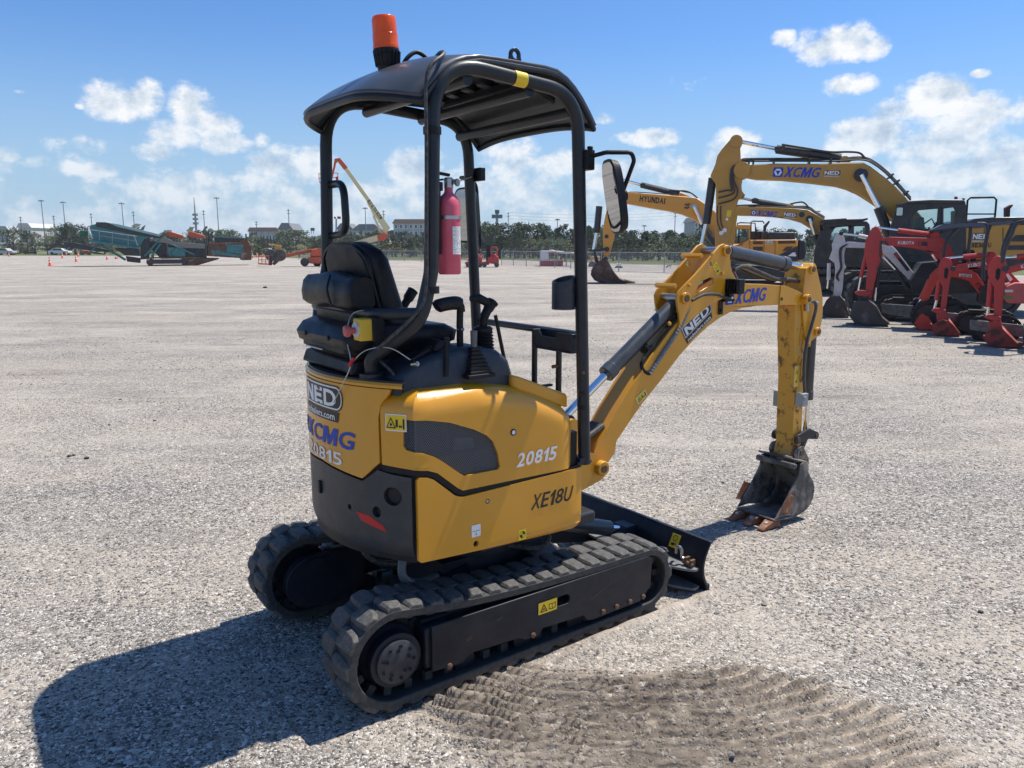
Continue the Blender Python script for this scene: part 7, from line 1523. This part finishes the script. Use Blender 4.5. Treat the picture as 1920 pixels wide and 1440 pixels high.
LF1 = leafmat('pine needles', (.018, .038, .014), (.050, .082, .026)); LF2 = leafmat('broad leaves', (.036, .054, .026), (.095, .115, .052)); LF3 = leafmat('scrub leaves', (.07, .085, .03), (.15, .145, .055))
def leaves(m, c, r, n, s, rg, flat=1.):
    for _ in range(n):
        d = Vector((rg.normal(), rg.normal(), rg.normal())); d = d.normalized()*(r*rg.random()**.45); p = Vector(c)+Vector((d.x, d.y, d.z*flat))
        a = Vector((rg.normal(), rg.normal(), rg.normal())).normalized(); b = a.orthogonal().normalized(); w = s*(.6+.8*rg.random())
        m.add([p-a*w-b*w*.5, p+a*w*.2-b*w*.6, p+a*w+b*w*.4, p-a*w*.3+b*w*.7], [(0, 1, 2, 3)])
def tree_proto(kind, seed):
    rg = np.random.default_rng(seed); m = MB(); t = MB(); H = 1.0                        # unit height
    if kind == 'pine':
        t.tube([(0, 0, -.02), (.01*rg.normal(), 0, .5), (.015*rg.normal(), 0, .96)], [.022, .014, .004], 7)
        for i in range(13):
            z = .06+.90*i/13; R = .24*(1-z)**.7*(.8+.5*rg.random())+.035
            for k in range(3):
                a = rg.random()*6.28; q = (cos(a)*R*.7, sin(a)*R*.7, z+.02*rg.normal()); t.tube([(0, 0, z-.03), q], [.006, .002], 4); leaves(m, q, R*.55+.02, 26, .022, rg, .7)
    elif kind == 'broad':
        t.tube([(0, 0, -.02), (.01, .01, .25), (.02*rg.normal(), .02*rg.normal(), .7)], [.035, .026, .008], 7)
        for i in range(26):
            a = rg.random()*6.28; z = .14+.78*rg.random(); R = .42*sqrt(max(.05, 1-((z-.48)/.52)**2)); rr = R*(.35+.65*rg.random()); q = (cos(a)*rr, sin(a)*rr, z); t.tube([(0, 0, min(z-.1, .5)), q], [.012, .003], 4); leaves(m, q, .13+.05*rg.random(), 48, .024, rg, .8)
    elif kind == 'palm':
        t.tube([(0, 0, -.02), (.01, 0, .4), (.02, 0, .75)], [.03, .022, .02], 7)
        for i in range(26):
            a = rg.random()*6.28; e = rg.random()*1.6-.5
            for k in range(8):
                s = (k+1)/8*.30; p = Vector((.02+cos(a)*s*cos(e), sin(a)*s*cos(e), .76+s*sin(e)-s*s*1.6)); w = Vector((-sin(a), cos(a), 0))*.035*(1-abs(k/8-.5)); d = Vector((cos(a), sin(a), -.3))*.03; m.add([p-w, p+d, p+w, p-d], [(0, 1, 2, 3)])
    else:
        t.tube([(0, 0, -.02), (.02, 0, .5)], [.03, .01], 6)
        for i in range(16): a = rg.random()*6.28; r = .55*rg.random()**.6; z = .25+.55*rg.random()*(1-r*.8); leaves(m, (cos(a)*r, sin(a)*r, z), .17, 40, .035, rg, .7)
    lm = {'pine': LF1, 'broad': LF2, 'palm': LF2, 'scrub': LF3}[kind]
    r = empty({'pine': 'pine_tree', 'broad': 'broadleaf_tree', 'palm': 'palm_tree', 'scrub': 'shrub'}[kind]); t.build('trunk', BRK, r, recalc=False); m.build('crown', lm, r, sm=0, recalc=False); return r
protos = {k: [tree_proto(k, 10*i+s) for s in range(3 if k != 'palm' else 1)] for i, k in enumerate(('pine', 'broad', 'scrub', 'palm'))}
used_p = set(); tcount = {}
def put_tree(kind, px, topy, Y, w=1., where='', grp='trees beyond the yard', seed=None):
    lst = protos[kind]; k = (len(used_p)+seed if seed is not None else random.randrange(len(lst))) % len(lst); p = lst[k]
    base = pv(px, 461, Y); g = gz(Y); H = max(1.0, pv(px, topy, Y).z-g)
    o = copy_tree(p) if (kind, k) in used_p else p; used_p.add((kind, k))
    o.location = (base.x, Y, g); o.scale = (H*w, H*w, H); o.rotation_euler = (0, 0, random.random()*6.28)
    nm = {'pine': 'dark pine tree', 'broad': 'rounded green tree', 'palm': 'fan palm', 'scrub': 'low olive shrub'}[kind]
    key = (nm, where); tcount.setdefault(key, []).append((px, o)); o['category'] = 'shrub' if kind == 'scrub' else 'tree'; o['group'] = grp; return o
random.seed(11)
# dense row behind the right-hand fence
x = 724
while x < 1330:
    t = (x-724)/600; top = 428-9*sin(t*5)-9*random.random()+(14 if x < 800 else 0); Y = 150-45*t+random.uniform(-6, 6)
    put_tree(random.choice(['pine', 'pine', 'broad']), x, top, Y, random.uniform(.9, 1.25), 'in the row behind the right-hand fence'); x += random.uniform(11, 17)
x = 735
while x < 1330:
    t = (x-724)/600; put_tree(random.choice(['broad', 'scrub', 'broad', 'pine']), x, 448-6*random.random(), 138-45*t+random.uniform(-5, 5), random.uniform(1.0, 1.5), 'low behind the right-hand fence'); x += random.uniform(22, 34)
for x in (845, 862, 1060, 1090): put_tree('palm', x, 446+random.uniform(-4, 4), 118-30*(x-724)/600, 1., 'behind the right-hand fence')
x = 1335
while x < 2500: put_tree(random.choice(['pine', 'broad']), x, 424+random.uniform(-6, 12), 92+random.uniform(-5, 10), random.uniform(.9, 1.2), 'behind the parked excavators'); x += random.uniform(26, 40)
# scattered trees behind the left of the yard
for x, top, w in ((-420, 430, 1.3), (-350, 436, 1.2), (-280, 428, 1.3), (-210, 434, 1.3), (-150, 430, 1.2), (-90, 436, 1.3), (-40, 430, 1.1), (26, 425, 1.1), (52, 432, .9), (66, 434, .8), (88, 440, 1.1), (100, 438, 1.1), (128, 418, 1.0), (140, 416, 1.1), (112, 420, 1.0)): put_tree('broad', x, top, 178+random.uniform(-4, 12), w, 'at the far left beyond the grass')
x = 150
while x < 735:
    put_tree(random.choice(['broad', 'broad', 'pine', 'scrub']), x, 437+random.uniform(-9, 8), 185+random.uniform(-12, 30), random.uniform(1.1, 1.6), 'beyond the grass left of the lift'); x += random.uniform(13, 20)
for x, top in ((485, 452), (560, 452), (590, 450), (700, 448), (742, 446), (770, 448), (812, 446)): put_tree('scrub', x, top, 140, 1.7, 'on the grass behind the boom lift')
for (nm, where), L in tcount.items():
    L.sort(key=lambda e: e[0])
    for i, (px, o) in enumerate(L):
        n = i+1; suf = 'th' if 10 < n % 100 < 14 else {1: 'st', 2: 'nd', 3: 'rd'}.get(n % 10, 'th')
        o['label'] = '%s %s, %d%s from the left' % (nm, where, n, suf)
# far wood along the horizon, one mass
rg = np.random.default_rng(5); m = MB()
for i in range(1500):
    a = rg.uniform(-1.05, 1.05); Y = rg.uniform(300, 420); X = Y*math.tan(a)*1.02; h = 4+5.5*vnoise(np.array([X]), np.array([Y]), .02, 9)[0]; g = gz(Y)
    leaves(m, (X, Y, g+h*rg.random()**.6), 2.2, 7, 1.3, rg, .8)
fw = m.build('far_woods', leafmat('far leaves', (.05, .07, .04), (.095, .12, .07)), None, sm=0, recalc=False); fw['kind'] = 'stuff'; fw['label'] = 'far belt of woods on the horizon'
# --- highway embankment at the left
m = MB(); prof = [(0, -3.2), (18, -1.6), (40, 1.6), (46, 2.0), (66, 2.0), (72, 1.6), (100, -3.2)]
m.grid([[(x, 205+y+8*sin(x*.01), z*(.85+.15*sin(x*.02))) for y, z in prof] for x in range(-420, -10, 15)]); em = m.build('embankment', pbr('dry grass', (.13, .14, .06), .95, var=.25, scale=.3), None); em['kind'] = 'structure'
m = MB(); m.grid([[(x, 250+y+8*sin(x*.01), 2.02*(.85+.15*sin(x*.02))+.08) for y in (0, 16)] for x in range(-420, -10, 15)]); rd = m.build('road', pbr('pale road', (.40, .39, .37), .9, var=.1, scale=.5), None); rd['kind'] = 'structure'
m = MB(); m.grid([[(x, 249.5+8*sin(x*.01), 2.02*(.85+.15*sin(x*.02))+.08+z) for z in (0, .8)] for x in range(-420, -10, 15)]); rb = m.build('road_barrier', pbr('concrete barrier', (.50, .49, .47), .9, var=.1, scale=.5), None, solid=.3); rb['label'] = 'long pale concrete barrier along the raised road'; rb['category'] = 'barrier'
# --- masts, poles, signs
def pole(name, px, top, Y, kind, label):
    b = pv(px, 461, Y); g = gz(Y); H = pv(px, top, Y).z-g; r = empty(name, (b.x, Y, g)); k = Y/220
    if kind == 'light':
        tag(r, label, 'light mast', 'masts and poles on the horizon'); m = MB(); m.tube([(0, 0, 0), (0, 0, H)], [.17*k, .09*k], 8); m.build('mast', GRY, r)
        m = MB(); m.lathe([(.15*k, 0), (.5*k, 0), (.5*k, .14*k), (.15*k, .14*k)], (0, 0, H-.2), (0, 0, 1), 12); m.build('lamp_ring', GRY, r)
        for i in range(4): a = i*pi/2+.4; m = MB(); m.box((cos(a)*.55*k, sin(a)*.55*k, H-.28*k), (.3*k, .3*k, .22*k)); m.build('lamp', GRY, r)
    elif kind == 'wood':
        tag(r, label, 'utility pole', 'masts and poles on the horizon'); m = MB(); m.tube([(0, 0, 0), (0, 0, H)], [.14*k, .09*k], 7); m.build('mast', WOD, r)
        for z in (H*.97, H*.90): m = MB(); m.box((0, 0, z), (.9*k, .10*k, .12*k)); m.build('crossarm', WOD, r)
    else:
        tag(r, label, 'radio tower', 'masts and poles on the horizon'); m = MB(); m.tube([(0, 0, 0), (0, 0, H*.55), (0, 0, H)], [.35*k, .3*k, .08*k], 6); m.build('mast', GRY, r)
        for z in (.50, .58, .66): m = MB(); m.lathe([(.3*k, 0), (.8*k, 0), (.8*k, .6*k), (.3*k, .6*k)], (0, 0, H*z), (0, 0, 1), 8); m.build('antenna_ring', GRY, r)
    return r, H
PL = [(44, 406, 'wood'), (86, 375, 'light'), (106, 404, 'wood'), (126, 378, 'light'), (176, 400, 'wood'), (235, 380, 'light'), (255, 396, 'wood'), (370, 370, 'tower'), (386, 394, 'wood'), (412, 370, 'light'), (483, 415, 'wood'), (544, 392, 'wood'), (687, 389, 'light'), (721, 394, 'wood'), (953, 398, 'wood'), (1045, 410, 'light'), (1207, 422, 'light'), (1264, 398, 'wood'), (1530, 395, 'light')]
cnt = {}
for px, top, kd in PL:
    cnt[kd] = cnt.get(kd, 0)+1
    lab = {'light': 'tall thin light mast with ring of lamps, %s from the left', 'wood': 'grey utility pole with crossarms, %s from the left', 'tower': 'thin radio tower with antenna rings left of the canopy%.0s'}[kd] % ordn[cnt[kd]-1]
    pole({'light': 'light_mast', 'wood': 'utility_pole', 'tower': 'radio_tower'}[kd], px, top, 230 if kd != 'tower' else 290, kd, lab)
m_ = [(x, pv(x, t, 230)) for x, t, kd in PL if kd == 'wood' and x in (953, 1264)]
for dz in (0, -.9, -1.8):
    A = m_[0][1]+Vector((0, 0, dz)); B = m_[1][1]+Vector((0, 0, dz)); pts = [A.lerp(B, i/14)-Vector((0, 0, 9*(i/14)*(1-i/14)*.35)) for i in range(15)]; m = MB(); m.tube(pts, .035, 4); o = m.build('power_line', GRY, None); tag(o, ('upper', 'middle', 'lower')[int(-dz/.9)]+' thin power line strung between the poles over the trees', 'power line')
q = Side('pylon_sign', 'tall roadside sign with two grey boards on one post', 'sign', 931, 215., b3)
q.tube('post', [(1017, 430), (1017, 195)], .35, GRY); q.plate('board', [(970, 203), (1066, 203), (1066, 236), (970, 236)], -.4, .4, pbr('sign grey', (.12, .16, .17), .5), .03); q.plate('board', [(998, 160), (1038, 160), (1038, 194), (998, 194)], -.4, .4, pbr('sign dark', (.08, .10, .12), .5), .03)
q = Side('pylon_sign', 'small red and white sign on a post beside the grab handle', 'sign', 631, 215., b2)
q.tube('post', [(962, 900), (962, 735)], .2, GRY); q.plate('board', [(975, 708), (1012, 712), (1010, 738), (972, 735)], -.3, .3, RDP, .02); q.plate('board', [(940, 712), (960, 716), (956, 735), (938, 733)], -.3, .3, DGR, .02)
q = Side('road_sign', 'green highway sign on the embankment left of the canopy', 'sign', 586, 200., b2)
q.plate('board', [(690, 832), (734, 832), (734, 862), (690, 862)], -.1, .1, pbr('sign green', (.01, .16, .09), .5), .02)
for x in (700, 724): q.tube('post', [(x, 862), (x, 900)], .08, GRY, None, 6)
# --- buildings
WLT = pbr('pale render', (.56, .55, .52), .9, var=.06, scale=.3); WLG = pbr('grey render', (.40, .41, .41), .9, var=.06, scale=.3); RFT = pbr('terracotta roof', (.36, .19, .12), .85, var=.12, scale=.6); RFG = pbr('grey roof', (.16, .17, .18), .85, var=.12, scale=.6); WIN = pbr('dark window', (.045, .06, .075), .15, var=.2)
def building(label, px0, px1, y0, y1, Y, wall_, roof, cols, rows, gable=False, depth=14.):
    a, b = pv(px0, y1, Y), pv(px1, y0, Y); g = gz(Y); w = b.x-a.x; H = b.z-g; r = empty('building', (a.x, Y, g)); tag(r, label, 'building')
    m = MB(); m.box((w/2, depth/2, H/2), (w, depth, H)); wl_ = m.build('wall', wall_, r)
    m = MB()
    if gable: m.prism([(-.6, H), (w+.6, H), (w*.75, H+2.6), (w*.25, H+2.6)], lambda x, z: (x, -.8, z), lambda x, z: (x, depth+.8, z))
    else: m.prism([(-.5, H), (w+.5, H), (w-.6, H+1.6), (.6, H+1.6)], lambda x, z: (x, -.6, z), lambda x, z: (x, depth+.6, z))
    m.build('roof', roof, r); fl = (H-.4)/rows; wm_ = MB(); wm_.box((0, 0, 0), (min(1.6, w/cols*.45), .12, fl*.52)); w0 = wm_.build('window', WIN, r); fm = MB(); ww = min(1.6, w/cols*.45); fm.plate([rrect(-ww/2-.18, -fl*.26-.18, ww/2+.18, fl*.26+.18, .02, 1), rrect(-ww/2, -fl*.26, ww/2, fl*.26, .01, 1)], -.10, .02); f0 = fm.build('frame', WHT, w0); k = 0
    for i in range(cols):
        for j in range(rows):
            o = w0 if k == 0 else copy_tree(w0, r); o.location = (w*(i+.5)/cols, -.03, .5+fl*(j+.5)); k += 1
        if i and i % 2 == 0: m = MB(); m.box((w*i/cols, -.15, H/2), (.5, .3, H)); m.build('pilaster', WLG if wall_ is WLT else WLT, r)
    return r
building('pale four storey hotel with terracotta roof behind the canopy post', 739, 822, 419, 470, 300., WLG, RFT, 9, 4)
building('white and grey apartment block nearest the cream boom, left of the hotel', 662, 716, 432, 470, 330., WLT, RFG, 8, 3, True)
building('grey apartment block seen beside the grab handle', 634, 660, 430, 470, 345., WLG, RFG, 4, 3, True)
building('dark grey house roofs left of the rear canopy post', 525, 548, 431, 462, 300., WLG, RFG, 3, 2, True)
building('low long building with orange roof left of the canopy', 468, 522, 434, 462, 320., WLT, RFT, 9, 1)
building('low white box building at the far left', 38, 58, 427, 458, 280., WLT, WLT, 4, 2)
building('long pale warehouse at the left edge', -30, 16, 432, 458, 300., WLT, WLG, 6, 1)
building('grey block with flat overhanging roof behind the yellow stick', 1300, 1322, 416, 470, 240., WLG, RFG, 3, 4)
building('small orange roofed building right of the pylon sign', 912, 934, 440, 470, 260., WLT, RFT, 3, 1)
# --- parked cars on the far lot
def car(label, px, py, col):
    P = pv(px, py, 172); r = empty('parked_car', (P.x, 172, gz(172))); tag(r, label, 'car', 'cars parked beyond the grass'); m = MB(); m.plate([fillet([(-2.2, .35), (2.2, .35), (2.25, .85), (1.3, .95), (.7, 1.45), (-1.0, 1.48), (-1.7, .98), (-2.2, .9)], .12, 3, True)], -.85, .85); m.build('body', pbr('car paint', col, .3, var=.05, coat=.5), r)
    for x in (-1.35, 1.35): m = MB(); m.lathe([(0, -.9), (.33, -.9), (.33, .9), (0, .9)], (x, 0, .33), (0, 1, 0), 14); m.build('wheel', TYR, r)
    m = MB(); m.plate([(-1.35, 1.0), (1.05, .98), (.62, 1.38), (-.95, 1.4)], -.87, -.86); m.build('window', WIN, r)
for i, (px, c, w_) in enumerate(((8, (.5, .5, .5), 'silver car nearest the left edge'), (112, (.75, .75, .75), 'white car beyond the grass under the left trees'), (488, (.8, .8, .8), 'first white car beyond the grass right of the rusty hopper'), (500, (.75, .76, .78), 'second white car beyond the grass right of the rusty hopper'))): car(w_, px, 465, c)
# --- loose stones on the yard: the ones big enough to pick out, and the gravel itself
random.seed(3)
def stone_mesh(seed):
    rg = np.random.default_rng(seed); bm = bmesh.new(); bmesh.ops.create_icosphere(bm, subdivisions=1, radius=1.)
    for v in bm.verts: v.co *= .7+.5*rg.random(); v.co.z *= .6
    V = [tuple(v.co) for v in bm.verts]; Fs = [tuple(v.index for v in f.verts) for f in bm.faces]; bm.free(); return V, Fs
SM = [stone_mesh(i) for i in range(6)]
STN = pbr('loose stone', (.20, .19, .18), .9, var=.45, scale=30.); STD = pbr('dark loose stone', (.05, .05, .052), .9, var=.4, scale=30.)
def gh(x, y):                                    # height of the built ground near the camera
    i = min(max(np.searchsorted(gx, x)-1, 0), nx-2); j = min(max(np.searchsorted(gy, y)-1, 0), ny-2); return float(GZ[j*nx+i])
N = 26000; R_ = rng.random((N, 5)); ys = 1.55+13*R_[:, 0]**1.9; xs = (R_[:, 1]-.5)*2.2*(ys*.75+.8)
r_, s_, a_m, b_m = ruts(xs, ys); ok = ~((np.abs(b_m-.02) < .56) & (np.abs(a_m) < .98)); cl = vnoise(xs, ys, 1.6, 21)
sizes = (.0020+.0036*R_[:, 2]**3)*(1+.4*s_)*(.7+ys*.12); keep = ok & (((cl > .42) & (s_ < .2)) | ((s_ >= .2) & (R_[:, 4] > .55) & (R_[:, 2] < .8)))
V0 = []; F0 = []; col_ = []; kV = 0; tones = []
for i in np.nonzero(keep)[0]:
    V, Fs = SM[i % 6]; a = R_[i, 3]*6.28; c, s = cos(a), sin(a); z = gh(xs[i], ys[i])+sizes[i]*.15; k = sizes[i]
    V0.append([(xs[i]+k*(x*c-y*s), ys[i]+k*(x*s+y*c), z+k*w) for x, y, w in V]); F0.append([[q+kV for q in f] for f in Fs]); kV += len(V); tones += [R_[i, 4]]*len(V)
V0 = np.array(V0, np.float32).reshape(-1, 3); F0 = np.array(F0, np.int32).reshape(-1, 3)
me = bpy.data.meshes.new('gravel'); me.vertices.add(len(V0)); me.vertices.foreach_set('co', V0.ravel()); me.loops.add(F0.size); me.loops.foreach_set('vertex_index', F0.ravel()); me.polygons.add(len(F0)); me.polygons.foreach_set('loop_start', (np.arange(len(F0))*3).astype(np.int32)); me.polygons.foreach_set('loop_total', np.full(len(F0), 3, np.int32)); me.update(calc_edges=True)
at = me.attributes.new('tone', 'FLOAT', 'POINT'); at.data.foreach_set('value', np.array(tones, np.float32))
gmt, nt_, b_ = newmat('loose gravel'); an = nd(nt_, 'ShaderNodeAttribute', attribute_name='tone'); rp = ramp(nt_, [(0, (.06, .057, .052)), (.35, (.14, .128, .112)), (.7, (.27, .24, .20)), (.93, (.38, .34, .29)), (1, (.58, .55, .50))]); nt_.links.new(an.outputs['Fac'], rp.inputs[0]); nt_.links.new(rp.outputs[0], b_.inputs['Base Color']); b_.inputs['Roughness'].default_value = .9
me.materials.append(gmt); go = bpy.data.objects.new('gravel', me); COL.objects.link(go); go['kind'] = 'stuff'; go['label'] = 'loose grey and tan gravel over the yard'
for k, (px, py, s, dk) in enumerate(((1433, 1135, .022, 0), (1343, 1153, .02, 0), (1840, 1145, .022, 1), (1370, 1432, .022, 0), (1168, 1372, .018, 0), (1415, 1386, .016, 0), (1295, 1370, .015, 0), (290, 790, .03, 1), (205, 797, .028, 1), (130, 857, .035, 1), (139, 855, .025, 1), (163, 861, .04, 1), (225, 750, .03, 1), (497, 540, .16, 1), (1185, 1290, .014, 0), (1490, 1300, .012, 0), (1428, 1288, .014, 0), (1355, 906, .02, 1))):
    p = gp(px, py); s *= .7 if px > 700 else .6; V, Fs = SM[k % 6]; m = MB(); m.add([(s*x, s*y, s*z) for x, y, z in V], Fs); o = m.build('stone', STD if dk else STN, None); o.location = (p.x, p.y, (gh(p.x, p.y) if p.y < 8 else p.z)+s*.25); o.rotation_euler = (0, 0, k)
    side_ = 'at the left' if px < 700 else 'at the right'
    tag(o, ('dark' if dk else 'pale')+' loose stone lying on the gravel %s, %s of the loose stones' % (side_, ordn[k] if k < 12 else str(k+1)+'th'), 'stone', 'larger loose stones')

# --- the air: thin even haze over the whole yard, so far things pale a little
m = MB(); m.box((0, 0, 10.0), (13400, 13400, 30)); hzm = bpy.data.materials.new('haze'); hzm.use_nodes = True; hn = hzm.node_tree
for n in list(hn.nodes): hn.nodes.remove(n)
ho = nd(hn, 'ShaderNodeOutputMaterial'); hv = nd(hn, 'ShaderNodeVolumePrincipled'); hv.inputs['Color'].default_value = (.86, .92, 1., 1); hv.inputs['Density'].default_value = HAZE; hv.inputs['Anisotropy'].default_value = .2; hn.links.new(hv.outputs[0], ho.inputs['Volume'])
hb_ = m.build('haze', hzm, None, sm=0); hb_['kind'] = 'stuff'; hb_['label'] = 'thin haze in the air over the yard'
